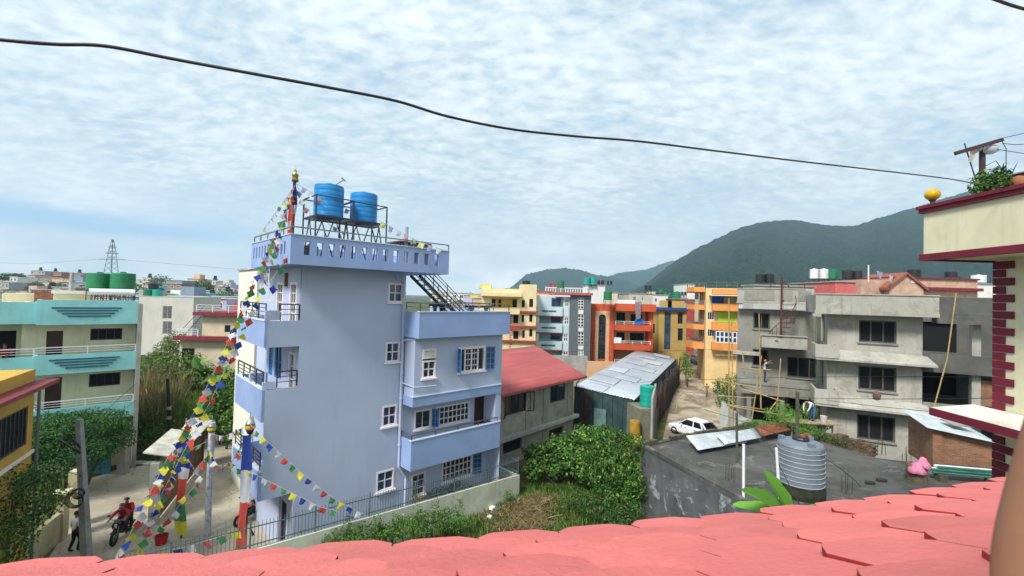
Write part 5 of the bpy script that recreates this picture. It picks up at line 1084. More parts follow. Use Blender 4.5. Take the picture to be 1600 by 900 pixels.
    # brick shed with white metal roof
    a = G(1457, 733, z); dd = a.y; f = Fr((a.x, a.y, z), rad(-20)); R = frame_thing('brick_shed', 'small brick shed with crooked white sheet roof beside the cream house', 'shed', f); F = f.F; x1 = F(1552, 720)[0]; zl, zr_ = F(1457, 668)[1], F(1540, 690)[1]
    BR = brick_mat('shed_brick', (.30, .13, .065)); c = MB(BR); c.hexa([(0, 0, 0), (x1, 0, 0), (x1, 2.4, 0), (0, 2.4, 0), (0, 0, zl), (x1, 0, zr_), (x1, 2.4, zr_), (0, 2.4, zl)]); c.build('wall', R)
    c = MB(BR); c.box(-.02, -.05, 0, .35, -.003, zl - .05); c.build('pier', R)
    corrugated('roof', [(-.35, -.3, zl + .03), (-.35, 2.6, zl + .33), (x1, 2.6, zr_ + .3), (x1, -.35, zr_ + .05)], '', ZW, parent=R, pitch=.13, amp=.015)
    c = MB(mat('grey_scrap_sheet', (.25, .24, .22), .8, .3)); c.hexa([(1.0, .4, zl + .1), (1.9, .5, zl + .09), (1.6, 1.4, zl + .16), (.8, 1.2, zl + .18), (1.0, .4, zl + .15), (1.9, .5, zl + .14), (1.6, 1.4, zl + .21), (.8, 1.2, zl + .23)]); c.build('roof_weight', R)
    # stacked pipes and planks beside the shed
    p = G(1458, 750, z); f = Fr((p.x, p.y, z), rad(-12)); PG = mat('green_pvc', (.04, .16, .12), .4, .3); mats = [PG, WHITEM, DSTEEL, PG, WHITEM, DSTEEL]; rr = random.Random(3)
    for i in range(9):
        c = MB(mats[i % 6]); y = (i % 3) * .14; zz = .35 + (i // 3) * .13; c.tube([f.w(rr.uniform(-.1, .25), y, zz), f.w(2.9 + rr.uniform(-.2, .3), y + .05, zz)], .055, n=8); tag(c.build('stacked_pipe'), 'one of the green, white and dark pipes stacked before the brick shed', 'pipe', 'pipes stacked before the brick shed')
    for i in range(2):
        c = MB(mat('old_wood', (.09, .09, .06))); c.box(0, 0, 0, .3, .4, .3); o = c.build('trestle'); o.location = f.w(.3 + i * 1.9, 0, -.003); o.rotation_euler = (0, 0, f.a); tag(o, 'low timber block carrying the ' + ('near' if i == 0 else 'far') + ' end of the pipe stack', 'block')
    # stained drum with pink cloth
    p = G(1432, 752, z); c = MB(mat('stained_drum', (.16, .12, .08), .9, .4, 4, stain=.6)); c.lathe([(.36, 0), (.38, .35), (.36, .7), (.33, .78), (.02, .78)], p, n=20); tag(c.build('drum'), 'stained brown drum on the flat roof under pink cloths', 'drum')
    PK = mat('pink_cloth', (.62, .20, .32), .9, .2, 4); 
    for i, (dx, dz, s, lab) in enumerate(((-.12, .60, .34, 'pink cloth draped over the stained drum, the lower one'), (.15, .84, .26, 'pink cloth heaped on top of the stained drum'))):
        c = MB(PK); n = 14; rr = random.Random(i + 3); vs = []
        for j in range(6):
            for k in range(n): t = 2 * math.pi * k / n; r_ = s * (j / 5) * rr.uniform(.85, 1.15); vs.append((p.x + dx + r_ * math.cos(t), p.y - .15 + r_ * math.sin(t), z + dz + .28 - (j / 5) ** 2 * .42 + rr.uniform(-.02, .02)))
        c.add(vs, [(j * n + k, j * n + (k + 1) % n, (j + 1) * n + (k + 1) % n, (j + 1) * n + k) for j in range(5) for k in range(n)]); o = c.build('pink_cloth', smooth=True); o.modifiers.new('s', 'SOLIDIFY').thickness = .01; tag(o, lab, 'cloth')
    c = MB(mat('dark_scrap', (.03, .028, .025), .9)); rr = random.Random(6)
    for px, py in ((1358, 756), (1377, 752)):
        p = G(px, py, z); c = MB(mat('dark_scrap', (.03, .028, .025))); n = 9; c.prism([(p.x + math.cos(t) * .24 * rr.uniform(.6, 1.3), p.y + math.sin(t) * .14) for t in [2 * math.pi * i / n for i in range(n)]], z + .003, z + .09); tag(c.build('scrap'), 'dark scrap lying flat on the roof, the piece ' + ('nearer the grey tank' if px < 1370 else 'nearer the stained drum'), 'scrap')
def brick_mat(name, col):
    if name in MATS: return MATS[name]
    m = bpy.data.materials.new(name); m.use_nodes = True; t = NT(m.node_tree); b = t.n['Principled BSDF']; b.inputs['Roughness'].default_value = .95
    tc = t.new('ShaderNodeTexCoord').outputs['Object']; cx = t.new('ShaderNodeCombineXYZ'); sp = t.new('ShaderNodeSeparateXYZ'); t.ln(tc, sp.inputs[0]); t.ln(t.math('ADD', sp.outputs[0], sp.outputs[1]), cx.inputs[0]); t.ln(sp.outputs[2], cx.inputs[1])
    br = t.new('ShaderNodeTexBrick'); br.inputs['Scale'].default_value = 1; br.inputs['Brick Width'].default_value = .24; br.inputs['Row Height'].default_value = .08; br.inputs['Mortar Size'].default_value = .008
    br.inputs['Color1'].default_value = (*col, 1); br.inputs['Color2'].default_value = (*[x * .6 for x in col], 1); br.inputs['Mortar'].default_value = (.2, .17, .13, 1); t.ln(cx.outputs[0], br.inputs['Vector'])
    n = t.noise(tc, 1.3, 6, .7); t.ln(t.mix(t.ramp(n, [(.4, 0), (.7, .7)]), br.outputs[0], tuple(x * .35 for x in col)), b.inputs['Base Color'])
    bp = t.new('ShaderNodeBump'); bp.inputs['Strength'].default_value = .6; bp.inputs['Distance'].default_value = .02; t.ln(br.outputs[0], bp.inputs['Height']); t.ln(bp.outputs[0], b.inputs['Normal']); MATS[name] = m; return m
roof_items()
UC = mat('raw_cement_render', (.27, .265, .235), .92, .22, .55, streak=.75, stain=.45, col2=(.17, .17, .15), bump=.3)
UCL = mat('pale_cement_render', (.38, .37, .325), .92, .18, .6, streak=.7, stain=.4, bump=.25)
UCD = mat('dark_cement_render', (.11, .11, .10), .9, .25, .7, streak=.4, stain=.3)  # darker cement tone for window frames, open bays and their inner wall
BAM = mat('bamboo', (.42, .30, .13), .7, .25, 3)
def unfinished_house():
    o = at(1290, 30, 0); f = Fr((o.x, o.y, 0), rad(-26.8)); F = f.F; R = frame_thing('unfinished_house', 'large raw cement house without window panes, its floors still open on one end', 'house', f)
    X = F(1441, 600)[0]; XE = X + 7.5
    ws = [f.R(1342, 501, 1401, 536), f.R(1341, 573, 1401, 611), f.R(1339, 650, 1399, 689)]
    zs = [4.75, 7.75, 10.75]                         # slab undersides
    lx = F(1153, 500, 4.5)[0]; by = 4.5; wb = F(1290, 500)[0]
    side = [(1.2, 8.7, 2.6, 10.6), (1.4, 5.6, 2.8, 7.4)]
    b = MB(UCL); wall(b, front(0), 0, X, 0, 10.75, ws, .25); wall(b, left(0), 0, by, 0, 10.75, side, .2); wall(b, right(X), 0, 11, 0, 10.75, [], .2); wall(b, back(12), lx, XE, 0, 10.75)
    b.build('wall', R)
    lw = [f.R(1177, 489, 1203, 514, by), f.R(1230, 559, 1283, 591, by), f.R(1176, 546, 1201, 572, by)]
    lg = [(lx + 1.2, 2.0, lx + 3.2, 4.4), (F(1231, 640, by)[0], 1.9, F(1262, 640, by)[0], 4.3)]
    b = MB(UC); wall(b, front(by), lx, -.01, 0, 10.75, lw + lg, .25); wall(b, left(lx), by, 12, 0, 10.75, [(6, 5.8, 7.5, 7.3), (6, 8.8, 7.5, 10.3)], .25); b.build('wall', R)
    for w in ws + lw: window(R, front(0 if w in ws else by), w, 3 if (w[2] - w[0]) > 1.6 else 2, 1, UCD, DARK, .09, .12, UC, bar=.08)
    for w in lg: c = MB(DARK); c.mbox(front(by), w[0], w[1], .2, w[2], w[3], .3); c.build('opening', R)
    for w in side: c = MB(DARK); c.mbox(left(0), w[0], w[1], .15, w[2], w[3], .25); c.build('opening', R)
    # slabs and sloping sunshades round the front block
    def shade(z, px_r=1466):
        c = MB(UCL); x1 = F(px_r, 560, -.95)[0]; c.box(-.75, -.95, z - .02, x1, -.003, z + .1)
        c.add([(-.75, -.95, z + .1), (x1, -.95, z + .1), (X + .15, -.003, z + .62), (-.1, -.003, z + .62)], [(0, 1, 2, 3)]); c.add([(-.75, -.95, z + .1), (-.1, -.003, z + .62), (-.1, 2, z + .62), (-.75, 2, z + .1)], [(0, 1, 2, 3)]); c.add([(x1, -.95, z + .1), (X + .15, -.003, z + .62), (X + .15, 2, z + .62), (x1, 2, z + .1)], [(0, 1, 2, 3)]); c.box(-.75, 0, z - .02, -.004, 2.2, z + .1); c.build('sunshade', R)
        return x1
    for z in (4.72, 7.72): shade(z)
    for z, h in ((4.84, 1.25), (7.84, 1.15)): slab_band(R, -.80, .5, -1.0, z + .01, z + h * .75, UCL, ret=2.2, name='balcony_front')
    # roof parapet, front block
    x1 = F(1467, 480, -.95)[0]; zp = F(1290, 460, -.95)[1]; c = MB(UCL); c.box(-.8, -1.0, 10.75, x1, -.85, zp); c.box(-.8, -.85, 10.75, -.65, by - .6, zp); c.box(-.65, -.85, 10.75, x1, 0.5, 10.87); c.box(-.86, -1.06, 10.70, x1 + .02, -1.003, 10.92); c.box(-.86, -1.06, zp, x1 + .02, -.8, zp + .07); c.box(-.95, -1.1, 10.5, -.5, -.5, 10.7); c.build('parapet', R)
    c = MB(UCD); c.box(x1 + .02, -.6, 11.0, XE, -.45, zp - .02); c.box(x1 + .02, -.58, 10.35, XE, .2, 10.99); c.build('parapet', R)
    # left block parapet with raised panels
    zq = F(1215, 452, by - .9)[1]; zb = F(1215, 473, by - .9)[1]; c = MB(UCL); xs = F(1152, 470, by - .9)[0]; c.box(xs, by - .9, zb, -.86, by - .78, zq); c.box(xs - .05, by - .98, zb - .12, -.86, by - .9, zb); c.box(xs, by - .78, zb, xs + .12, 12, zq); c.box(xs, by - .78, zb - .08, -.01, 12, zb - .001); c.box(xs - .03, by - .95, zq, -.86, by - .74, zq + .06); c.build('parapet', R)
    c = MB(UC); 
    for a, e in ((1163, 1210), (1222, 1238), (1247, 1268)): x0, x2 = F(a, 465, by - .9)[0], F(e, 465, by - .9)[0]; c.box(x0, by - .925, zb + .15, x2, by - .905, zq - .12)
    c.build('panel', R)
    # balcony at the upper floor of the left block, slabs below it
    xa = F(1190, 535, 2.6)[0]; z1, z0 = F(1230, 526, 2.6)[1], F(1230, 545, 2.6)[1]; slab_band(R, xa, -.82, 2.6, z0, z1, UCL, ret=1.85); c = MB(UCL); c.box(xa - .1, 2.5, z1, -.82, 2.8, z1 + .08); c.build('ledge', R)
    xb = F(1156, 610, 2.6)[0]; zz = F(1215, 600, 2.6)[1]; c = MB(UC); c.box(xb, 2.4, zz - .18, -.03, by - .003, zz); c.box(xb, 2.45, zz - .9, -.03, 2.7, zz - .181); c.build('slab', R)
    c = MB(UCL); z3 = F(1160, 552, by - .5)[1]; c.box(lx - .3, by - .6, z3 - .1, xa - .02, by - .003, z3 + .15); c.build('ledge', R)
    for px in (1170, 1222, 1275): c = MB(UC); x = F(px, 640, 2.75)[0]; c.box(x - .15, 2.72, 0, x + .15, 3.05, zz - .9); c.build('column', R)
    # open bays
    M3 = lambda z0, z1, name, x0=X + .02, y0=0.0, y1=.25, m=UC: None
    for z in zs[:2] + [1.75]:
        c = MB(UC); c.box(X + .003, .05, z, XE, 11, z + .16); c.build('slab', R)
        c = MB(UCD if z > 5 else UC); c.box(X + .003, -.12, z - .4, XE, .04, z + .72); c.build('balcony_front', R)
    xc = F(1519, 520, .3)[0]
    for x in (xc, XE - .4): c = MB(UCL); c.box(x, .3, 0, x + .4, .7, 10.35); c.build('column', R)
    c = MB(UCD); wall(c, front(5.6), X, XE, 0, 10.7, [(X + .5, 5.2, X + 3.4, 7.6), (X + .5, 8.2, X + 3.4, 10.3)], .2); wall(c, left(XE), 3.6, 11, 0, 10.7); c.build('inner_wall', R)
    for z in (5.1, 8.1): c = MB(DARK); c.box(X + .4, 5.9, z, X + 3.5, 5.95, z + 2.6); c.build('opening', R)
    c = MB(brick_mat('raw_brick', (.33, .15, .08))); c.box(xc + .42, .45, 5.5, xc + 1.6, .6, 7.0); c.build('brick_infill', R)
    # rusty spiral stair
    sx = F(1221, 500, 3.2)[0]; zb_, zt_ = z1 - .9, zq + .35; S = MB(mat('rust_red_steel', (.11, .03, .03), .8, .3, 3)); S.tube([(sx, 3.4, zb_ - .2), (sx, 3.4, zt_ + .6)], .07)
    for k in range(13):
        t = -2.6 + k * .33; z = zb_ + .2 + (zt_ - zb_ - .4) * k / 13; c0, s0, c1, s1 = math.cos(t), math.sin(t), math.cos(t + .4), math.sin(t + .4); r = .95
        S.add([(sx, 3.4, z), (sx + r * c0, 3.4 + r * s0, z), (sx + r * c1, 3.4 + r * s1, z), (sx, 3.4, z + .04), (sx + r * c0, 3.4 + r * s0, z + .04), (sx + r * c1, 3.4 + r * s1, z + .04)], [(0, 1, 2), (3, 4, 5), (1, 2, 5, 4), (0, 1, 4, 3), (0, 2, 5, 3)]); S.bar((sx + r * c0, 3.4 + r * s0, z), (sx + r * c0, 3.4 + r * s0, z + .85), .03)
        if k: S.bar(pv_, (sx + r * c0, 3.4 + r * s0, z + .85), .04)
        pv_ = (sx + r * c0, 3.4 + r * s0, z + .85)
    S.build('spiral_stair', R)
    S = MB(DSTEEL); railing(S, [(xs + .1, by - .7, zq + .05), (-.9, by - .7, zq + .05)], .35, 1, 2.0, r=.03); S.build('railing', R)
    g = MB(mat('green_hose', (.03, .12, .09), .5)); a = f.w(-.7, -.5, 10.7); g.tube([a, f.w(-.72, -.5, 8), f.w(-.6, -.45, 5.2)], .025); tag(g.build('hose'), 'thin green hose hanging down the corner of the unfinished house', 'hose')
    bp = MB(BAM); bp.tube([f.FW(1494, 458, -1.5), f.FW(1480, 560, -1.6), f.FW(1451, 668, -1.8)], .035); tag(bp.build('hanging_rope'), 'long brown rope slanting across the open floors of the unfinished house', 'rope')
    c = MB(mat('rag', (.16, .08, .06), .9)); p = f.FW(1370, 615, -.1); c.lathe([(.05, 0), (.2, .08), (.22, .3), (.12, .42), (.02, .45)], (p.x, p.y, p.z - .3), n=9); tag(c.build('bucket'), 'brown bucket hanging under the middle window of the unfinished house', 'bucket')
    return f, lx, by, zz
UH, UX, UY, UZ = unfinished_house()
def cream_house():
    a = at(1551.5, 10.4, 0); X1, Y1 = a.x, 10.4; p = at(1436, 11.1, 0); X0, Y0 = p.x, 11.1
    CM = mat('pale_cream_paint', (.66, .62, .44), .85, .08, .8, streak=.3, stain=.12, bump=.1); MQ = mat('maroon_quoin_paint', (.15, .012, .028), .6, .15, 2)
    R = thing('cream_maroon_house', 'cream house with maroon quoins, maroon trimmed roof parapet and sunshade', 'house', (X1, Y1, 0)); o = Vector((X1, Y1, 0))
    zb, zt = D(1437, 405, Y0).z, D(1434, 326, Y0).z; zs = D(1456, 637, Y0 - .3).z
    c = MB(CM); c.box(0, -14, 0, 5, 0, zb - .001); c.build('wall', R)
    q = MB(MQ); n = int(zb / .19)
    for k in range(n):
        w = .40 if k % 2 == 0 else .22; z = k * .19
        if zs - .55 < z < zs: q.build('quoin', R) if z + .19 >= zs else 0; q = MB(MQ) if z + .19 >= zs else q; continue
        q.box(-.035, -w, z + .006, -.002, .035, z + .176); q.box(-.002, .002, z + .006, w, .035, z + .176)
    q.build('quoin', R)
    dx, dy = X0 - X1, Y0 - Y1
    c = MB(CM); c.box(dx, -14, zb + .12, dx + .15, dy, zt - .12); c.box(dx + .15, dy - .15, zb + .12, 5, dy, zt - .12); c.box(dx + .02, -14, zb, 5, dy - .02, zb + .119); c.build('parapet', R)
    t = MB(MQ); t.box(dx - .06, -14, zb - .04, dx + .1, dy + .06, zb + .119); t.box(dx + .1, dy - .1, zb - .04, 5, dy + .06, zb + .119); t.box(dx - .07, -14, zt - .119, dx + .22, dy + .07, zt - .02); t.box(dx + .22, dy - .2, zt - .119, 5, dy + .07, zt - .02); t.box(dx - .11, -14, zt - .019, dx + .25, dy + .11, zt + .06); t.build('trim', R)
    sx = D(1456, 637, Y0 - .3).x - X1; sy = .45; c = MB(mat('stained_white_slab', (.62, .60, .54), .85, .1, 1.5, stain=.4)); c.add([(sx, -14, zs), (sx, sy, zs), (-.03, sy, zs + .10), (-.03, -14, zs + .10)], [(0, 1, 2, 3)]); c.box(sx + .05, -14, zs - .2, -.04, sy - .04, zs - .002); c.build('sunshade', R)
    t = MB(MQ); t.box(sx - .02, -14, zs - .18, sx + .045, sy, zs - .004); t.box(sx + .05, sy - .035, zs - .18, 1.6, sy, zs - .004); t.build('trim', R)
    # yellow ball lamp at the parapet corner
    pl = Vector((X0 + .1, Y0 - .12, zt + .06)); g = thing('ball_lamp', 'yellow ball lamp on a dark foot at the parapet corner of the cream house', 'lamp', pl)
    c = MB(mat('yellow_globe', (.62, .36, .01), .35, .15, 4)); r = 10 * 11.0 / FOC; c.lathe([(r * math.sin(t), .24 - r * .9 * math.cos(t)) for t in [math.pi * k / 14 for k in range(15)]], (0, 0, .03), n=22); c.build('globe', g, smooth=True); c = MB(DSTEEL); c.lathe([(.09, 0), (.09, .03), (.045, .05), (.05, .1), (.08, .14), (.01, .15)], n=14); c.build('foot', g)
    # service pole with cross arm and wires
    py = at(1528, 9.0, 0); yy = (X0 + .45) * 9.0 / py.x; b0 = Vector((X0 + .45, yy, zt - .5)); top = D(1527, 228, yy); top.x = b0.x; WD = mat('dark_pole_wood', (.05, .03, .035), .8, .3, 4)
    g = thing('service_pole', 'dark service pole with a tilted cross arm above the cream house parapet', 'pole', b0); c = MB(WD); c.tube([(0, 0, 0), (0, 0, top.z - b0.z)], .055, n=8); c.build('post', g)
    L, Rr = D(1492, 240, yy), D(1567, 218, yy - .25); c = MB(WD); c.bar(L - b0, Rr - b0, .06, h=.08); c.build('cross_arm', g); c = MB(DSTEEL); c.tube([D(1507, 224, yy) - b0, D(1526, 285, yy) - b0], .014, n=5); c.build('brace', g)
    c = MB(mat('pale_rag', (.55, .50, .45), .9, .3, 5, trans=.3)); r_ = random.Random(4); P_ = lambda x, y: D(x, y, yy - .06)
    c.add([P_(1514, 231), P_(1522, 228), P_(1536, 226), P_(1535, 234), P_(1524, 240), P_(1519, 254), P_(1512, 252), P_(1516, 240)], [(0, 1, 6, 7), (1, 2, 3, 4), (1, 4, 5, 6)]); o_ = c.build('rag'); tag(o_, 'pale torn rag knotted round the top of the service pole', 'rag')
    c = MB(mat('clear_plastic', (.6, .65, .7), .3, .1, 4, trans=.5)); c.lathe([(.07, 0), (.13, .04), (.13, .12), (.10, .17)], D(1548, 240, yy - .1), n=12); tag(c.build('plastic_bag', smooth=True), 'translucent plastic bag hanging from the cross arm', 'bag')
    wr = mat('thin_wire', (.05, .06, .08), .5)
    for i, pts in enumerate((((1566, 216, 0), (1605, 207, 0)), ((1566, 224, 0), (1586, 226, 0), (1640, 223, -1)), ((1556, 233, 0), (1620, 243, -.6)), ((1566, 221, 0), (1572, 232, 0), (1572, 272, .1), (1573, 283, .1)), ((1533, 255, 0), (1541, 259, 0), (1556, 251, 0), (1570, 270, .1)))):
        c = MB(wr); c.tube([D(a_, b_, yy - .2 + d_) for a_, b_, d_ in pts], .008, n=5); tag(c.build('wire'), ('upper', 'middle', 'lower', 'vertical', 'looping')[i] + ' thin wire running from the service pole cross arm', 'wire')
    # potted plants on the parapet
    for k, (px, lab) in enumerate(((1535, 'leafy potted plant behind the service pole'), (1557, 'bushy potted plant between the service pole and the clay pot'))):
        q = Vector((X0 + .24, (X0 + .24) * 700 / (px - 800) * .99, zt + .10)); o_ = thing('potted_plant', lab + ' on the parapet', 'plant', q); rr = random.Random(k); c = MB(); leaves(c, [(0, 0, .16, .30, .30, .2), (.05, .1, .36, .22, .22, .2)], 650, .085, LF, mats=([LD, LL], [.8, .4]), rnd=rr)
        for j in range(14): long_leaf(c, (rr.uniform(-.1, .1), rr.uniform(-.1, .1), .08), rr.uniform(0, 6.28), rr.uniform(.5, 1.2), .52, .026, LD, .5, seg=4)
        c.build('foliage', o_); c = MB(mat('clay_pot', (.30, .12, .06), .8)); c.lathe([(.12, -.19), (.17, .02), (.15, .03), (.02, .02)], n=16); c.build('pot', o_)
    q = Vector((X0 + .42, (X0 + .42) * 700 / 797, zt + .05)); c = MB(mat('clay_pot', (.30, .12, .06))); c.lathe([(.10, 0), (.17, .1), (.17, .24), (.10, .32), (.02, .33)], q, n=18); tag(c.build('clay_pot', smooth=True), 'orange clay pot on the parapet under a grey sheet', 'pot'); c = MB(mat('sheet_scrap', (.22, .24, .28), .6)); c.hexa([(q.x - .12, q.y - .25, q.z + .335), (q.x + .5, q.y - .25, q.z + .34), (q.x + .5, q.y + .25, q.z + .34), (q.x - .16, q.y + .2, q.z + .335), (q.x - .12, q.y - .25, q.z + .36), (q.x + .5, q.y - .25, q.z + .36), (q.x + .5, q.y + .25, q.z + .36), (q.x - .16, q.y + .2, q.z + .36)]); tag(c.build('sheet_scrap'), 'grey sheet scrap laid over the clay pot', 'sheet')
    return X0, X1, zt
CHX = cream_house()
# buildings and tanks showing above the unfinished house
def peach_gable():
    f = row_frame(1523, 62); F = f.F; PK = mat('pale_peach_paint', (.56, .36, .27), .8, .15, .8, streak=.5, stain=.3); R = frame_thing('peach_gabled_house', 'pale peach house with a small tiled gable rising behind the unfinished house', 'house', f); x0 = F(1345, 450)[0]; xm = F(1388, 450)[0]; zt = F(1450, 436)[1]; zl = F(1360, 437)[1]
    b = MB(PK); b.box(x0, 0, 0, xm, 8, zl); b.box(xm, -.3, 0, 0, 8, zt); b.build('wall', R); c = MB(MAROON); c.box(xm - .1, -.55, zt, .1, 8, zt + .18); c.box(F(1440, 450, -1)[0], -1, F(1450, 449)[1] - .4, .1, -.303, F(1450, 449)[1]); c.build('trim', R)
    g0, g1, ga = F(1390, 450, -1.2), F(1443, 447, -1.2), F(1415, 429, -1.2); c = MB(PK); c.add([(g0[0], -1.2, g0[1]), (g1[0], -1.2, g0[1]), (ga[0], -1.2, ga[1])], [(0, 1, 2)]); c.box(g0[0], -1.2, 0, g1[0], -.301, g0[1] - .001); c.build('gable_wall', R)
    TL = mat('terracotta_tile', (.30, .10, .07), .85, .3, 5, bump=.5); c = MB(TL)
    for s, e in ((g0, ga), (g1, ga)): dx = .3 if s is g0 else -.3; c.hexa([(s[0] - dx * 1.5, -1.5, g0[1] - .3), (s[0] - dx * 1.5, 5, g0[1] - .3), (e[0], 5, ga[1]), (e[0], -1.5, ga[1]), (s[0] - dx * 1.5, -1.5, g0[1] + .05), (s[0] - dx * 1.5, 5, g0[1] + .05), (e[0], 5, ga[1] + .3), (e[0], -1.5, ga[1] + .3)])
    c.build('gable_roof', R); c = MB(WHITEP); c.mbox(front(-1.2), F(1413, 441)[0] - .1, F(1415, 443)[1], -.05, F(1419, 441)[0] - .1, F(1415, 438)[1], -.003); c.build('vent', R)
    return f
PG_ = peach_gable()
def back_right():
    backrow(1178, 1270, 447.5, 52, mat('pale_cement', (.45, .45, .42), .85, .15, .8, streak=.4), 'low pale cement building just behind the unfinished house roof', name='building', dep=2.5)
    backrow(1236, 1350, 446, 70, mat('rose_grey_paint', (.46, .38, .36), .85, .15, .8, streak=.4), 'long rose grey building carrying steel tanks behind the unfinished house')
    backrow(1305, 1335, 441, 60, mat('coral_paint', (.55, .13, .12), .7, .1), 'coral red stair room behind the unfinished house roof', name='stair_room')
    backrow(1500, 1560, 444, 66, WHITEP, 'white rooftop house right of the peach gable'); backrow(1530, 1640, 520, 55, mat('pale_rose_paint', (.55, .4, .36), .8), 'rose house seen past the open end of the unfinished house', h=((1535, 495, 1541, 503),))
    T_ = [(1181, 1194, 428, 441, 62, TANKK, 'black tank over the pale cement building, nearer the orange house'), (1195, 1209, 428, 441, 62, TANKK, 'black tank over the pale cement building, nearer the banded tanks'),
          (1266, 1278, 420, 435.5, 72, TANKW, 'shiny white banded tank nearer the black pair'), (1281, 1293, 420, 435.5, 72, TANKW, 'shiny white banded tank next to the green tank'), (1296, 1309, 421, 436, 70, TANKG, 'green tank between the banded tanks and the black ones'),
          (1317, 1331, 422, 436, 68, TANKK, 'black tank above the coral stair room, beside the green one'), (1332, 1346, 423, 436, 68, TANKK, 'black tank above the coral stair room, nearer the prayer flags'), (1419, 1437, 421, 434, 66, TANKK, 'black tank right behind the peach gable tip'), (1478, 1494, 424.5, 433, 66, TANKK, 'low black tank over the long peach parapet'), (1520, 1538, 429.5, 442, 70, TANKW, 'pale banded tank on the white rooftop house')]
    for a in T_: rt_tank(*a, group='rooftop water tanks behind the unfinished house', stand=.9)
back_right()
# ------------------------------------------------------------------ the far town
_wm = {}
def far_window(parent, x, z, w, h):
    k = (round(w, 1), round(h, 1))
    if k not in _wm:
        c = MB(WHITEP); c.box(-w / 2, -.06, -h / 2, w / 2, .02, h / 2, WHITEP); c.box(-w / 2 + .12, -.075, -h / 2 + .12, -.05, -.061, h / 2 - .12, DARK); c.box(.05, -.075, -h / 2 + .12, w / 2 - .12, -.061, h / 2 - .12, DARK)
        o = c.build('window', parent); _wm[k] = o
    else: o = _wm[k].copy(); COL.objects.link(o); o.parent = parent
    o.location = (x, 0, z)
FARC = {'white': (.66, .66, .64), 'cream': (.62, .55, .40), 'salmon': (.60, .32, .22), 'peach': (.62, .42, .26), 'pink': (.60, .36, .34), 'blue grey': (.22, .29, .36), 'grey': (.36, .36, .35), 'turquoise': (.10, .50, .54), 'brick red': (.34, .14, .10), 'yellow': (.62, .46, .14), 'pale green': (.42, .52, .38), 'brown': (.25, .17, .12), 'lilac': (.42, .38, .52)}
def fmat(c): return mat('far_' + c.replace(' ', '_'), FARC[c], .85, .12, .25, streak=.2)
frng = random.Random(11)
def far_house(px0, px1, ytop, depth, col, label, hat=None, win=True, dep=10, group='houses of the far town'):
    p0, p1 = at(px0, depth, 0), at(px1, depth, 0); w = p1.x - p0.x; zt = D((px0 + px1) / 2, ytop, depth).z
    R = thing('house', label, 'house', (p0.x, p0.y, 0), 0, group); m = fmat(col); c = MB(m); c.box(0, 0, 0, w, dep, zt)
    if hat == 'room': c.box(w * .3, 2, zt, w * .3 + 3, 6, zt + 2.3)
    nf = min(4, max(1, int(zt / 3)))
    c.build('wall', R); SE = mat('slab_edge', (.5, .47, .42), .9)
    for k in range(nf): s = MB(SE); z = zt - 3 * k; s.box(-.25, -.9 if k else -.25, z - .02, w + .25, -.01, z + .22); s.build('slab', R)
    if hat == 'tank': t = MB(TANKK); t.lathe([(.8, 0), (.85, 1.3), (.4, 1.6), (.02, 1.6)], (w * .4, 3, zt + 1.3), n=10); t.box(w * .4 - .8, 2.2, zt + .2, w * .4 + .8, 3.8, zt + 1.3); t.build('roof_tank', R)
    if win:
        n = max(2, min(4, int(w / 2.6)))
        for k in range(min(nf, 3)):
            for i in range(n):
                if frng.random() < .12: continue
                far_window(R, w * (i + .5) / n, zt - 1.4 - 3 * k, min(1.6, w / n * .55), 1.3)
    return R
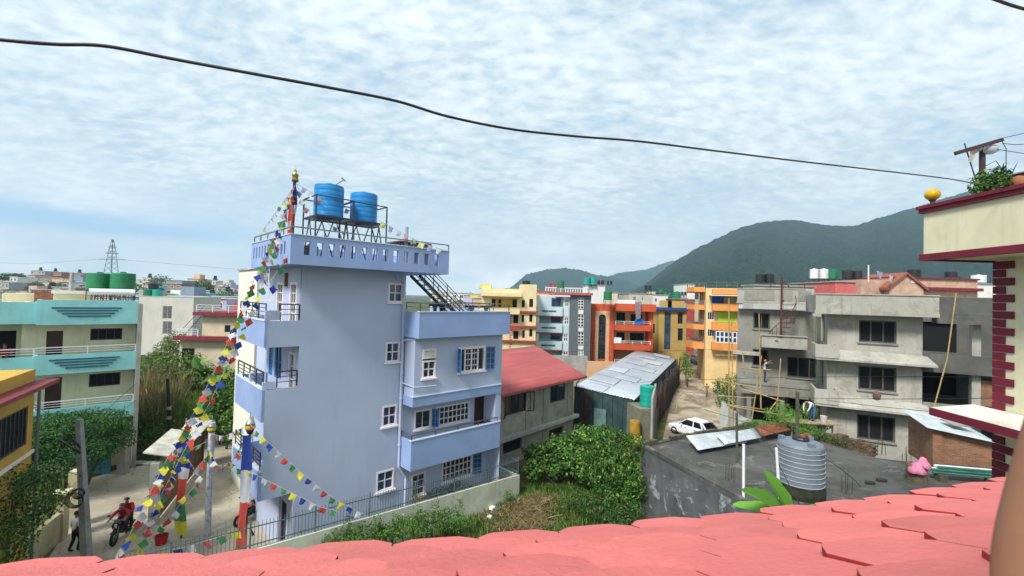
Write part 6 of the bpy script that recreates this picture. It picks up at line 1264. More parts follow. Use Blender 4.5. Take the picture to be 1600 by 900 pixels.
FH = [(0, 12, 441, 190, 'grey', 'grey house at the very edge of the far town above the turquoise roof', None), (13, 25, 432.5, 230, 'white', 'tall white house in the far town above the cream roof room', None), (3, 17, 439.5, 215, 'white', 'lower white house in front of the tall one in the far town', None),
      (28, 43, 437, 240, 'white', 'pale white block beside the pink capped house in the far town', None), (41, 52, 430, 260, 'pink', 'pale pink house standing between the white block and the salmon house', None), (52, 62, 431, 270, 'salmon', 'salmon coloured house below the long brown roofline', None), (62, 80, 436.5, 250, 'brown', 'brown house beside the salmon one in the far town', None),
      (46, 68, 423, 340, 'grey', 'long grey house topping the skyline with a round black tank', 'tank'), (68, 94, 424.5, 345, 'brick red', 'long dull red house on the skyline beside the grey one', 'tank'), (79, 97, 435, 240, 'peach', 'peach house with wide slabs below the red skyline house', None), (97, 111, 436.5, 235, 'yellow', 'yellow house beside the blue grey tower house', None), (64, 77, 441, 200, 'pale green', 'small pale green house low in the far town', None),
      (107, 130, 426.5, 330, 'brown', 'brown house on the skyline behind the blue grey tower', 'tank'), (112.5, 123.5, 428.5, 220, 'blue grey', 'plain blue grey tower house in the far town', None), (123.5, 138, 432, 225, 'white', 'white house with open balconies beside the blue grey tower', None), (80, 110, 449, 150, 'grey', 'low grey house nearer than the peach one', None), (112, 136, 456, 120, 'brown', 'low brown roofed house just behind the green tanks', None),
      (207, 222, 437, 300, 'pale green', 'pale green house on the skyline right after the green tanks', None), (221, 234, 434, 280, 'cream', 'cream house with a little tank on the skyline', 'tank'), (226, 246, 441, 230, 'grey', 'grey house behind the pair of small roof tanks', None), (257, 283, 438, 190, 'blue grey', 'dark blue grey house beside the pink one', None), (283, 300, 439, 200, 'pink', 'pink house with white windows in the far town', None), (291, 308, 435.5, 225, 'peach', 'taller peach house behind the pink one', 'room'), (304, 312, 445, 215, 'brick red', 'narrow red house beside the pink one', None),
      (294, 319, 458, 130, 'turquoise', 'low turquoise house right of the pale apartment block', None), (320, 350, 455, 150, 'grey', 'grey house with slabs beside the low turquoise one', None), (325, 335, 438, 260, 'white', 'slim white house on the skyline above the grey one', 'tank'), (339, 352, 444, 230, 'cream', 'cream house on the skyline beside the round tree', 'room'), (352, 364, 446, 240, 'blue grey', 'hazy blue house low on the skyline by the pale building', None), (360, 369, 461, 140, 'yellow', 'tiny yellow house beside the dark bushes', None), (369, 379, 453, 160, 'pink', 'pink house half hidden by the prayer flags and the pale building', None),
      (283, 300, 470, 100, 'grey', 'grey shed roof house behind the maroon roofed one', None), (305, 345, 480, 92, 'grey', 'low grey roof behind the railing of the small cream house', None), (140, 160, 449, 180, 'salmon', 'salmon house seen between the green tanks', None),
      (672, 688, 459, 180, 'cream', 'cream house seen under the roof stair, nearest the blue house', None), (690, 706, 463, 150, 'white', 'white house seen under the roof stair beside the cream one', None), (707, 722, 458, 200, 'brick red', 'brick red house seen through the roof stair', None), (723, 738, 461, 170, 'grey', 'grey house seen below the foot of the roof stair', None), (738, 752, 466, 120, 'peach', 'peach house tucked behind the yellow sheet screen', None)]
for a in FH: far_house(*a[:6], hat=a[6])
# the rest of the town reads as a close packed carpet of houses; each still stands on its own
cols = list(FARC); places = ((-60, 60, 'beyond the turquoise house'), (60, 215, 'beyond the green tanks'), (215, 300, 'beyond the pale apartment block'), (300, 400, 'beyond the small cream house'), (400, 660, 'hidden behind the blue house'), (660, 760, 'beyond the blue terrace'), (760, 930, 'behind the cream townhouse'), (930, 1100, 'behind the mustard house'), (1100, 1560, 'behind the unfinished house'))
seen = {}
for i in range(290):
    dpt = frng.choice((95, 110, 130, 150, 200, 260, 330, 420, 520)) * frng.uniform(.9, 1.1); px = frng.uniform(-40, 1540)
    if 395 < px < 668 or (px > 740 and dpt < 140) or (px > 1100 and frng.random() < .6): continue
    w = frng.uniform(8, 15) * FOC / dpt; hgt = frng.choice((8.0, 9.3, 9.8, 12.3, 13.0)) if dpt > 180 else frng.choice((6.3, 8.2, 9.2)); p = at(px, dpt, hgt); k_ = FOC / dpt; yt = 450 - 0
    hy = 465 + .028 * (px - 800); yt = hy + (H - hgt) * k_
    c = frng.choice(cols); pl = [q[2] for q in places if q[0] <= px < q[1]]
    if not pl: continue
    key = (c, pl[0]); seen[key] = seen.get(key, 0) + 1; ordn = ('', 'second ', 'third ', 'fourth ', 'fifth ', 'sixth ', 'seventh ', 'eighth ', 'ninth ', 'tenth ')[min(9, seen[key] - 1)]
    far_house(px, px + w, yt, dpt, c, f'{ordn}small {c} house in the far town {pl[0]}', frng.choice((None, None, 'tank', 'room')), win=dpt < 270)
# power pylon
def pylon():
    d = 430; b = at(172, d, 0); zt = D(172, 374, d).z; R = thing('power_pylon', 'steel lattice power pylon with one wide cross arm on the skyline', 'pylon', b); c = MB(mat('pylon_steel', (.10, .11, .12), .6, .1)); W = 7.0
    hw = lambda z: W * (1 - z / zt) ** .8 * .75 + .35
    zs_ = [zt * k / 11 for k in range(12)]
    for sx in (-1, 1):
        for sy in (-1, 1):
            for a_, e in zip(zs_[:-1], zs_[1:]): c.bar((sx * hw(a_), sy * hw(a_), a_), (sx * hw(e), sy * hw(e), e), .4)
    for a_, e in zip(zs_[:-1], zs_[1:]):
        for sy in (-1, 1): c.bar((-hw(a_), sy * hw(a_), a_), (hw(e), sy * hw(e), e), .22); c.bar((hw(a_), sy * hw(a_), a_), (-hw(e), sy * hw(e), e), .22)
    c.build('tower', R)
    za = D(172, 405.5, d).z
    for z, w in ((za, 13), (za + 6, 6.5), (za + 12, 4)): c = MB(mat('pylon_steel', (.1, .11, .12))); c.bar((-w, 0, z), (w, 0, z), .45); c.bar((-w, 0, z), (0, 0, z + 2.5), .2); c.bar((w, 0, z), (0, 0, z + 2.5), .2); c.build('cross_arm', R)
    for s, nm in ((-1, 'toward the turquoise house'), (1, 'toward the blue house')):
        c = MB(mat('thin_wire', (.05, .06, .08))); c.tube([(b.x + s * 12, b.y, b.z + za), (b.x + s * 110, b.y + 30, b.z + za - 5), (b.x + s * 260, b.y + 80, b.z + za - 2)], .10, n=4); tag(c.build('power_line'), 'thin power line sagging away from the pylon ' + nm, 'cable')
pylon()
# ------------------------------------------------------------------ vegetation
def blob(px, py, depth, rx, rz, ry=None):
    p = D(px, py, depth); return (p.x, p.y, p.z, rx, ry or rx, rz)
# big creeper mass and the tall tree in the middle plot
mix1 = ([LD, LL, LY], [.75, .35, .07])
bush('broadleaf_thicket', 'dense broadleaf thicket against the grey plastered house', 'plant', [blob(845, 712, 28.5, 1.2, .8), blob(876, 696, 28.5, 1.1, .8), blob(912, 682, 28.5, 1.0, .7), blob(868, 728, 27.5, .9, .6), blob(898, 714, 27, 1.1, .8), blob(832, 735, 27, .6, .6), blob(938, 684, 29, 1.0, .8), blob(918, 735, 26, .9, .8)], 8000, .19, LF, mats=([LD, LL], [.5, .5]), aspect=.75, seed=2)
bush('creeper_covered_tree', 'tall creeper covered tree with hanging leaves beside the stained grey wall', 'tree', [blob(950, 690, 24.5, 1.05, .9), blob(982, 700, 24.0, .85, 1.0), blob(966, 725, 23.6, 1.1, 1.2), blob(985, 760, 23.2, .8, 1.3), blob(945, 755, 23.8, .8, 1.1), blob(960, 790, 22.8, .9, .9), blob(930, 720, 25, .8, .9)], 8200, .17, LF, mats=mix1, aspect=.5, droop=.9, seed=3)
bush('low_shrubs', 'low dark shrubs in the shade under the creeper covered tree', 'plant', [blob(925, 790, 22.8, .8, .5), blob(970, 812, 21.5, .9, .6), blob(900, 775, 23.6, .8, .45), blob(990, 800, 21.8, .5, .8)], 2600, .13, LD, mats=([LF, LY], [.6, .15]), seed=4)
rr = random.Random(5)
for i, (px, py, dd, s, lab) in enumerate(((530, 832, 17.9, .75, 'leafy weed clump by the yard wall nearest the fence end'), (575, 826, 17.8, .8, 'dark leafy weed clump by the yard wall below the potted agaves'), (640, 812, 19.0, .75, 'pale green bushy weed clump midway along the yard wall'), (668, 806, 19.6, .85, 'tall leafy weed clump by the yard wall under the glazed door'), (705, 800, 20.6, .7, 'bushy weed clump by the yard wall below the flower pots'), (605, 822, 18.3, .6, 'low weed clump between the two larger ones by the yard wall'))):
    bush('weed_clump', lab, 'plant', [blob(px, py + 12, dd, s, s * .6), blob(px + 12, py - 6, dd + .2, s * .35, s * .75), blob(px - 14, py + 12, dd, s * .7, s * .5)], 1300, .10, LF, mats=([LD, LL], [.6, .5]), seed=10 + i)
for i, (px, py, dd) in enumerate(((795, 783, 24.4), (815, 770, 26))): bush('weed_clump', 'thin climbing weed on the yard wall ' + ('near its corner' if i else 'just before its corner'), 'plant', [blob(px, py, dd, .4, .7)], 500, .09, LF, seed=30 + i)
# garden floor
gp = [G(*p) for p in ((500, 862), (815, 775), (845, 745), (1000, 760), (1005, 905), (800, 960), (480, 960))]; gp = [(p.x, p.y) for p in gp]
grass('grass', gp, 19000, .26, [LF, LL, LY, LD], [.7, .6, .12, .4], 1)
dp = [G(*p) for p in ((745, 815), (790, 790), (840, 772), (900, 785), (905, 820), (820, 838), (760, 835))]; grass('dry_grass', [(p.x, p.y) for p in dp], 5200, .16, [LY, STALK], [.4, .6], 3, spread=2.6, z=.1)
c = MB(STALK); p = G(845, 800); r2 = random.Random(9)
for k in range(70): a = r2.uniform(0, 6.28); q = Vector((p.x + r2.gauss(0, .8), p.y + r2.gauss(0, .6), r2.uniform(.05, .4))); c.tube([q, q + Vector((math.cos(a) * .6, math.sin(a) * .6, r2.uniform(-.1, .2)))], .013, n=4)
tag(c.build('stick_heap'), 'heap of dry pale sticks on the garden floor', 'sticks', kind='stuff')
for i, (px, py, m_, lab) in enumerate(((770, 797, 'white', 'white scrap of litter in the garden by the yard wall'), (776, 798, 'blue', 'dull blue scrap of litter in the garden'), (765, 812, 'pale', 'pale paper scrap lying in the dry garden grass'))):
    p = G(px, py); c = MB(mat(m_ + '_litter', (.7, .7, .72) if m_ != 'blue' else (.1, .14, .2), .8)); c.lathe([(.10, 0), (.22, .08), (.12, .2), (.01, .24)], p, n=7); tag(c.build('litter'), lab, 'litter')
# potted plants in the yard
def agave(px, y, lab, L, n, m, sd): q = HB.w(HB.F(px, 790, y)[0], y, .35); return plant_of_blades('potted_plant', lab, 'plant', q, n, L, .09, m, (1.0, 1.45), .5, seed=sd)
AG = leaf_mat('agave_green', (.16, .26, .10))
for i, (px, lab) in enumerate(((484, 'spiky yellow green potted plant nearest the gate end of the yard fence'), (556, 'second spiky potted plant behind the yard fence'), (600, 'taller dark spiky potted plant under the lowest corner window'), (624, 'spiky potted plant beside the drain pipe foot'))): agave(px, -.75, lab, 1.25 if i < 3 else 1.1, 13, AG, i)
q = HB.F(653, 790, -.7)[0]; o = thing('potted_plant', 'flowering plant in a pale urn by the glazed door', 'plant', HB.w(q, -.7, .35)); c = MB(CREAMW); c.lathe([(.16, 0), (.2, .05), (.12, .3), (.16, .5), (.32, .85), (.30, .86), (.02, .8)], n=18); c.build('pot', o); c = MB(); leaves(c, [(0, 0, 1.1, .42, .35, .25)], 350, .1, LF, mats=([mat('red_flower', (.5, .04, .03)), LL], [.3, .5]), rnd=rr); c.build('foliage', o)
q = HB.F(700, 780, -.55)[0]; w = HB.w(q, -.55, .35); bush('flower_bush', 'dark flowering bush with red blooms behind the yard fence', 'plant', [(w.x - .5, w.y - .3, 1.0, .7, .45, .6), (w.x + .5, w.y + .4, 1.1, .7, .45, .6)], 1700, .1, LD, mats=([LF, mat('red_flower', (.5, .04, .03))], [.5, .07]), seed=44)
q = HB.F(745, 760, -.6)[0]; c = MB(mat('clay_pot', (.3, .12, .06))); c.lathe([(.16, 0), (.26, .45), (.24, .46), (.02, .42)], HB.w(q, -.6, .35), n=16); tag(c.build('clay_pot'), 'empty clay pot at the far end of the blue house yard', 'pot')
# left side
bush('feathery_tree', 'wide feathery tree hanging over the lane before the turquoise house', 'tree', [blob(105, 668, 24.5, 2.6, .9, 1.6), blob(150, 660, 25, 1.9, .8, 1.4), blob(70, 685, 23.5, 1.7, .8, 1.4), blob(120, 700, 24, 2.2, .8, 1.4), blob(175, 685, 25, 1.2, .7), blob(60, 700, 23.5, 1.5, .8), blob(100, 725, 23.5, 1.6, .7)], 24000, .16, leaf_mat('feather_green', (.05, .17, .045)), mats=([LD, LF], [.6, .5]), aspect=.34, droop=.6, seed=51)
bush('garden_tree', 'dark green garden tree at the lane corner beside the ochre house', 'tree', [blob(20, 780, 15.5, 1.5, 1.0, 1.2), blob(-12, 850, 13.5, 1.0, .9), blob(-20, 760, 16, 1.2, .9), blob(25, 755, 16.5, .9, .6)], 7000, .13, LD, mats=([LF, LL], [.45, .12]), seed=52)
bush('hedge', 'dense dark shrubs behind the lane between gate and courtyard', 'plant', [blob(225, 672, 33, 1.7, 1.4), blob(250, 690, 31, 1.5, 1.1), blob(270, 705, 29.5, 1.2, .9), blob(232, 712, 30, 1.3, .8), blob(205, 690, 33, 1.0, 1.0)], 6000, .17, LD, mats=([LF, LL], [.5, .12]), seed=53)
bush('broadleaf_shrub', 'bright broadleaf shrub growing against the lane side of the pale building', 'plant', [blob(352, 640, 33, 1.4, 1.5), blob(335, 655, 32, 1.2, 1.0), blob(365, 665, 30, 1.0, 1.2), blob(355, 612, 36, 1.2, 1.0)], 3600, .26, LL, mats=([LF, LD], [.8, .4]), aspect=.7, seed=54)
fp = [G(*p) for p in ((214, 692), (212, 625), (240, 598), (372, 600), (375, 650), (340, 665), (270, 690))]; fp = [(p.x, p.y) for p in fp]
grass('grass', fp, 12000, .8, [LL, LY, LF], [.6, .6, .4], 5, w=.035)
cp = [G(*p) for p in ((212, 690), (212, 618), (262, 600), (300, 608), (270, 660), (250, 690))]; grass('dry_maize', [(p.x, p.y) for p in cp], 6000, 2.0, [STALK, LY, LF], [.7, .5, .3], 6, w=.035, spread=.5)
for i, (px, py, dd, lab) in enumerate(((318, 600, 47, 'banana plant with broad arching leaves before the small cream house'), (300, 602, 48, 'second banana plant closer to the pale apartment block'), (345, 600, 47, 'banana plant nearest the blue house before the small cream house'))):
    p = at(px, dd, 0); plant_of_blades('banana_plant', lab, 'plant', (p.x, p.y, 0), 11, 2.5, .6, LBL if i else LF, (.5, 1.35), 1.5, trunk=2.0, seed=60 + i)
bush('garden_bushes', 'mixed green bushes in front of the small cream house', 'plant', [blob(285, 575, 50, 2.4, 1.8), blob(255, 565, 56, 2.6, 1.5), blob(330, 590, 48, 2.6, 1.2), blob(230, 580, 52, 2.0, 1.5), blob(368, 590, 47, 1.5, 1.2), blob(300, 560, 52, 1.6, 1.0)], 6000, .26, LF, mats=([LD, LL, LY], [.7, .3, .25]), seed=55)
bush('tree', 'leaning yellow green tree between the pale block and the small cream house', 'tree', [blob(262, 545, 60, 1.6, 1.1), blob(275, 530, 60, 1.2, 1.2), blob(245, 560, 60, 1.6, 1.0)], 2200, .26, LY, mats=([LF, LL], [.7, .6]), seed=56)
for i, (px, py, dd, rx, rz, lab) in enumerate(((252, 440, 210, 4.6, 3.4, 'broad dark tree on the far skyline between the grey and the cream houses'), (318, 447, 190, 3.3, 3.0, 'round dark tree on the skyline right of the pink house'), (12, 432, 250, 4.2, 2.2, 'dark tree on the skyline above the first white house'), (27, 432, 260, 3.6, 2, 'second dark tree on the skyline behind the first white house'), (55, 447, 180, 2.6, 1.8, 'small dark tree in the far town before the salmon house'),
        (354, 462, 120, 2.2, 3.4, 'dark slim tree in the far town by the tiny yellow house'), (345, 476, 110, 3.5, 1.2, 'low pale green bushes in the far town'), (100, 447, 190, 3, 2, 'tree in the far town under the yellow house'), (210, 455, 150, 3, 3, 'dark tree just past the solar heater'), (35, 462, 130, 6, 2, 'wide green tree clump behind the cream roof room'), (75, 462, 130, 4, 2, 'green tree clump behind the brick stack'), (125, 458, 120, 4, 2.0, 'green tree clump behind the concrete post'))):
    bush('tree', lab, 'tree', [blob(px, py, dd, rx, rz), blob(px - rx * .8 * 700 / dd, py + 3, dd, rx * .6, rz * .6), blob(px + rx * .8 * 700 / dd, py + 2, dd, rx * .65, rz * .7)], 700, .8 * dd / 200, LD, mats=([LF], [.6]), seed=70 + i)
# along the right hand road
bush('roadside_bush', 'green bushes at the foot of the scaffold beside the road', 'plant', [blob(1140, 625, 48, 1.5, 1.4), blob(1150, 600, 52, 1.4, 1.3), blob(1128, 605, 56, 1.2, 1.2), blob(1160, 640, 44, 1.3, 1.0)], 3800, .2, LF, mats=([LD, LL], [.8, .3]), seed=80)
bush('roadside_bush', 'dark green bush between the parked dark car and the orange house', 'plant', [blob(1110, 560, 74, 1.4, 1.5), blob(1104, 548, 78, 1.6, 1.2), blob(1117, 572, 68, 1.0, 1.3)], 2200, .22, LD, mats=([LF, LL], [.8, .2]), seed=81)
bush('roadside_bush', 'yellow green bush on the end of the sheet fence by the lane', 'plant', [blob(1071, 565, 62, .8, 1.6), blob(1076, 580, 58, .7, .8)], 1400, .2, LL, mats=([LF, LY], [.8, .3]), seed=82)
bush('feathery_shrub', 'bright feathery shrub in front of the ground floor of the unfinished house', 'plant', [blob(1222, 648, 27, .95, .7), blob(1240, 655, 27, .8, .5), blob(1262, 672, 26, .8, .3), blob(1180, 664, 28, .9, .35), blob(1205, 668, 27, .8, .3)], 3800, .13, leaf_mat('bright_feather', (.13, .30, .05)), mats=([LL], [.6]), aspect=.22, seed=83)
bush('shrub', 'dark leafy shrub just behind the feathery one, near the bending worker', 'plant', [blob(1262, 640, 29, .55, .4), blob(1285, 662, 27.5, .6, .3), blob(1245, 668, 28, .7, .4)], 1500, .13, LF, mats=([LL], [.5]), seed=84)
p = G(1245, 800, 2.2); bn = thing('banana_plant', 'young banana plant rising between the pink roof and the stained wall', 'plant', (at(1225, 12.2, 0).x, 12.2, 0)); c = MB(LBL); o_ = bn.location
def leaf_to(base, tip, W):
    base, tip = Vector(base), Vector(tip); v = tip - base; long_leaf(c, base - o_, math.atan2(v.y, v.x), math.atan2(v.z, math.hypot(v.x, v.y)) + .18, v.length * 1.03, W, LBL, .55, seg=16, fold=.38, tatter=.22, rnd=rr, side=v.normalized().cross(Vector((.25, -.6, .75))).normalized())
bt = D(1240, 815, 12.2); leaf_to(bt, D(1190, 740, 12.6), .60); leaf_to(bt, D(1163, 764, 11.8), .52); leaf_to(bt, D(1148, 784, 12.6), .4); leaf_to(bt, bt + Vector((.9, .2, .35)), .36)
c.build('foliage', bn); s = MB(STALK); s.tube([(0, 0, -.1), (.0, 0, bt.z * .6), bt - o_], [.14, .11, .06], n=8); s.build('trunk', bn)
# weeds growing on the flat roof edge
for i, (px, py, lab) in enumerate(((1005, 742, 'small weed on the foot of the stained wall corner'), (1372, 708, 'small weed by the end of the mossy wall'))):
    pass
# ------------------------------------------------------------------ people
SKIN = mat('brown_skin', (.26, .135, .075), .6, .08, 8, spec=.35)
HAIR = mat('black_hair', (.012, .010, .010), .6)
def cloth_mat(n, c): return mat(n, c, .9, .15, 6)
def person(label, loc, rz, J, cols, h=1.68, hair='hair', hat=None, subdiv=2, extra=None, skin_r=1.2, hair_long=False):
    """one continuous body grown over a posed skeleton; cols: top, sleeve, trousers, shoes"""
    base = dict(pelvis=(0, 0, .93), belly=(0, 0, 1.08), chest=(0, 0, 1.27), neck=(0, .0, 1.43), head=(0, -.02, 1.55), crown=(0, -.015, 1.66),
                shL=(-.18, 0, 1.38), shR=(.18, 0, 1.38), elL=(-.23, .02, 1.10), elR=(.23, .02, 1.10), wrL=(-.25, -.06, .86), wrR=(.25, -.06, .86),
                hiL=(-.09, 0, .90), hiR=(.09, 0, .90), knL=(-.10, -.02, .49), knR=(.10, -.02, .49), anL=(-.10, .03, .08), anR=(.10, .03, .08), toL=(-.11, -.15, .03), toR=(.11, -.15, .03))
    base.update(J); k = h / 1.68
    N = list(base); P = {n: Vector(base[n]) * k for n in N}
    rad_ = dict(pelvis=.135, belly=.12, chest=.145, neck=.055, head=.088, crown=.06, shL=.065, shR=.065, elL=.045, elR=.045, wrL=.03, wrR=.03, hiL=.09, hiR=.09, knL=.06, knR=.06, anL=.042, anR=.042, toL=.032, toR=.032)
    edges = [('pelvis', 'belly', 0), ('belly', 'chest', 0), ('chest', 'neck', 0), ('neck', 'head', 4), ('head', 'crown', 4), ('chest', 'shL', 0), ('chest', 'shR', 0), ('shL', 'elL', 1), ('shR', 'elR', 1), ('elL', 'wrL', 5), ('elR', 'wrR', 5),
             ('pelvis', 'hiL', 2), ('pelvis', 'hiR', 2), ('hiL', 'knL', 2), ('hiR', 'knR', 2), ('knL', 'anL', 2), ('knR', 'anR', 2), ('anL', 'toL', 3), ('anR', 'toR', 3)]
    # nose, and hands with palm, thumb and four fingers
    P['nose'] = P['head'] + Vector((0, -.105, .0)) * k; rad_['nose'] = .015; edges.append(('head', 'nose', 4)); N.append('nose')
    for s in 'LR':
        w, e = P['wr' + s], P['el' + s]; d = (w - e).normalized(); side = d.cross(Vector((0, 1, 0.01))).normalized(); pn = 'pa' + s
        P[pn] = w + d * .06 * k; rad_[pn] = .03; edges.append(('wr' + s, pn, 4)); N.append(pn)
        for f in range(4):
            o = side * (.026 * (f - 1.5)) * k; L = (.075, .09, .085, .065)[f] * k; a, b = pn + 'f%d' % f, pn + 'g%d' % f; P[a] = P[pn] + o * 1.2 + d * .035 * k; P[b] = P[a] + d * L * .8 + Vector((0, -.025, -.01)) * k
            rad_[a] = .010; rad_[b] = .008; edges += [(pn, a, 4), (a, b, 4)]; N += [a, b]
        t = pn + 't'; P[t] = w + d * .05 * k + side * -.055 * k; rad_[t] = .011; edges.append(('wr' + s, t, 4)); N.append(t)
    me = bpy.data.meshes.new('person'); me.from_pydata([tuple(P[n]) for n in N], [(N.index(a), N.index(b)) for a, b, _ in edges], [])
    o = bpy.data.objects.new('person', me); COL.objects.link(o); sk = o.modifiers.new('skin', 'SKIN'); sk.branch_smoothing = .5; sd = o.modifiers.new('sub', 'SUBSURF'); sd.levels = sd.render_levels = subdiv
    for i, n in enumerate(N):
        r = rad_[n] * k * skin_r; me.skin_vertices[0].data[i].radius = (r, r * (.75 if n in ('chest', 'belly', 'pelvis') else 1)); me.skin_vertices[0].data[i].use_root = (n == 'pelvis')
    dg = bpy.context.evaluated_depsgraph_get(); ev = bpy.data.meshes.new_from_object(o.evaluated_get(dg)); o.modifiers.clear(); o.data = ev; ev.name = 'person'
    ml = [cols[0], cols[1], cols[2], cols[3], SKIN, cols[4] if len(cols) > 4 else SKIN]
    ev.materials.clear()
    for m in ml: ev.materials.append(m)
    seg = [(P[a], P[b], i) for a, b, i in edges]; idx = []
    for f in ev.polygons:
        c = f.center; best = (9, 0)
        for a, b, i in seg:
            v = b - a; t = max(0, min(1, (c - a).dot(v) / max(v.length_squared, 1e-6))); d = (c - a - v * t).length
            if d < best[0]: best = (d, i)
        idx.append(best[1])
    ev.polygons.foreach_set('material_index', idx); ev.polygons.foreach_set('use_smooth', [True] * len(ev.polygons))
    o.location = loc; o.rotation_euler = (0, 0, rz); tag(o, label, 'person')
    hd = (P['head'] + P['crown']) * .5 + Vector((0, .0, .0)); r = .105 * k; c = MB(HAIR if hair == 'hair' else hair); vs = []
    up = (P['crown'] - P['head']).normalized(); fwd = Vector((0, -1, 0)); fwd = (fwd - up * fwd.dot(up)).normalized(); sd_ = up.cross(fwd); n = 14; cc = P['head'] + up * .045 * k
    rows = 7; lim = 1.75 if hair == 'hair' else 1.5
    for j in range(rows):
        t = lim * j / (rows - 1)
        for q in range(n):
            a = 2 * math.pi * q / n; fr_ = math.cos(a); tt = t * (1.0 - .28 * max(0, fr_)) ; vs.append(cc + up * math.cos(tt) * r * 1.12 + (fwd * math.cos(a) + sd_ * math.sin(a)) * math.sin(tt) * r * (1.0 if hair == 'hair' else 1.12))
    c.add(vs, [(j * n + q, j * n + (q + 1) % n, (j + 1) * n + (q + 1) % n, (j + 1) * n + q) for j in range(rows - 1) for q in range(n)]); c.build('hair' if hair == 'hair' else 'helmet', o, smooth=True)
    if subdiv >= 2:
        for s in (-1, 1):
            e = MB(HAIR); q = P['head'] + fwd * .082 * k + sd_ * .032 * s * k + up * .02 * k; e.lathe([(.001, -.009), (.011, 0), (.001, .009)], q, n=8); e.build('eye', o)
    return o
BLKC, WHC, REDC, JEAN, GREYC = cloth_mat('black_cloth', (.015, .015, .018)), cloth_mat('white_shirt_cloth', (.62, .62, .64)), cloth_mat('dark_red_cloth', (.30, .015, .03)), cloth_mat('blue_jeans', (.05, .12, .24)), cloth_mat('drab_cloth', (.20, .17, .14))
p = G(117, 862); person('person walking up the lane in a white shirt and black trousers', p, rad(165), dict(knL=(-.1, -.12, .5), anL=(-.1, -.02, .1), toL=(-.11, -.2, .06), knR=(.1, .0, .5), anR=(.1, .16, .12), toR=(.11, .0, .03), elL=(-.26, .05, 1.12), wrL=(-.22, -.1, .9)), (WHC, WHC, BLKC, BLKC, WHC))
c = MB(mat('green_black_bag', (.02, .05, .045), .7)); c.box(-.05, -.1, 0, .07, .18, .28); o = c.build('shoulder_bag', bevel=.02); o.location = p + Vector((.24, -.05, .88)); tag(o, 'dark shoulder bag hanging at the hip of the walker in the white shirt', 'bag')
ride = dict(pelvis=(0, .15, .80), belly=(0, .12, .96), chest=(0, .02, 1.15), neck=(0, -.04, 1.30), head=(0, -.09, 1.41), crown=(0, -.09, 1.52), shL=(-.18, -.01, 1.25), shR=(.18, -.01, 1.25), elL=(-.30, -.2, 1.05), elR=(.30, -.2, 1.05), wrL=(-.29, -.42, 1.02), wrR=(.29, -.42, 1.02), hiL=(-.11, .12, .78), hiR=(.11, .12, .78), knL=(-.24, -.25, .66), knR=(.24, -.25, .66), anL=(-.2, -.05, .32), anR=(.2, -.05, .32), toL=(-.22, -.2, .25), toR=(.22, -.2, .25))
def back_rider(j): q = {k: (v[0], v[1] + .42, v[2] + .08) for k, v in j.items()}; q.update(elL=(-.28, .3, 1.08), elR=(.28, .3, 1.08), wrL=(-.18, .1, .98), wrR=(.18, .1, .98)); return q
HELM = mat('dark_helmet', (.02, .022, .028), .25, coat=.5)
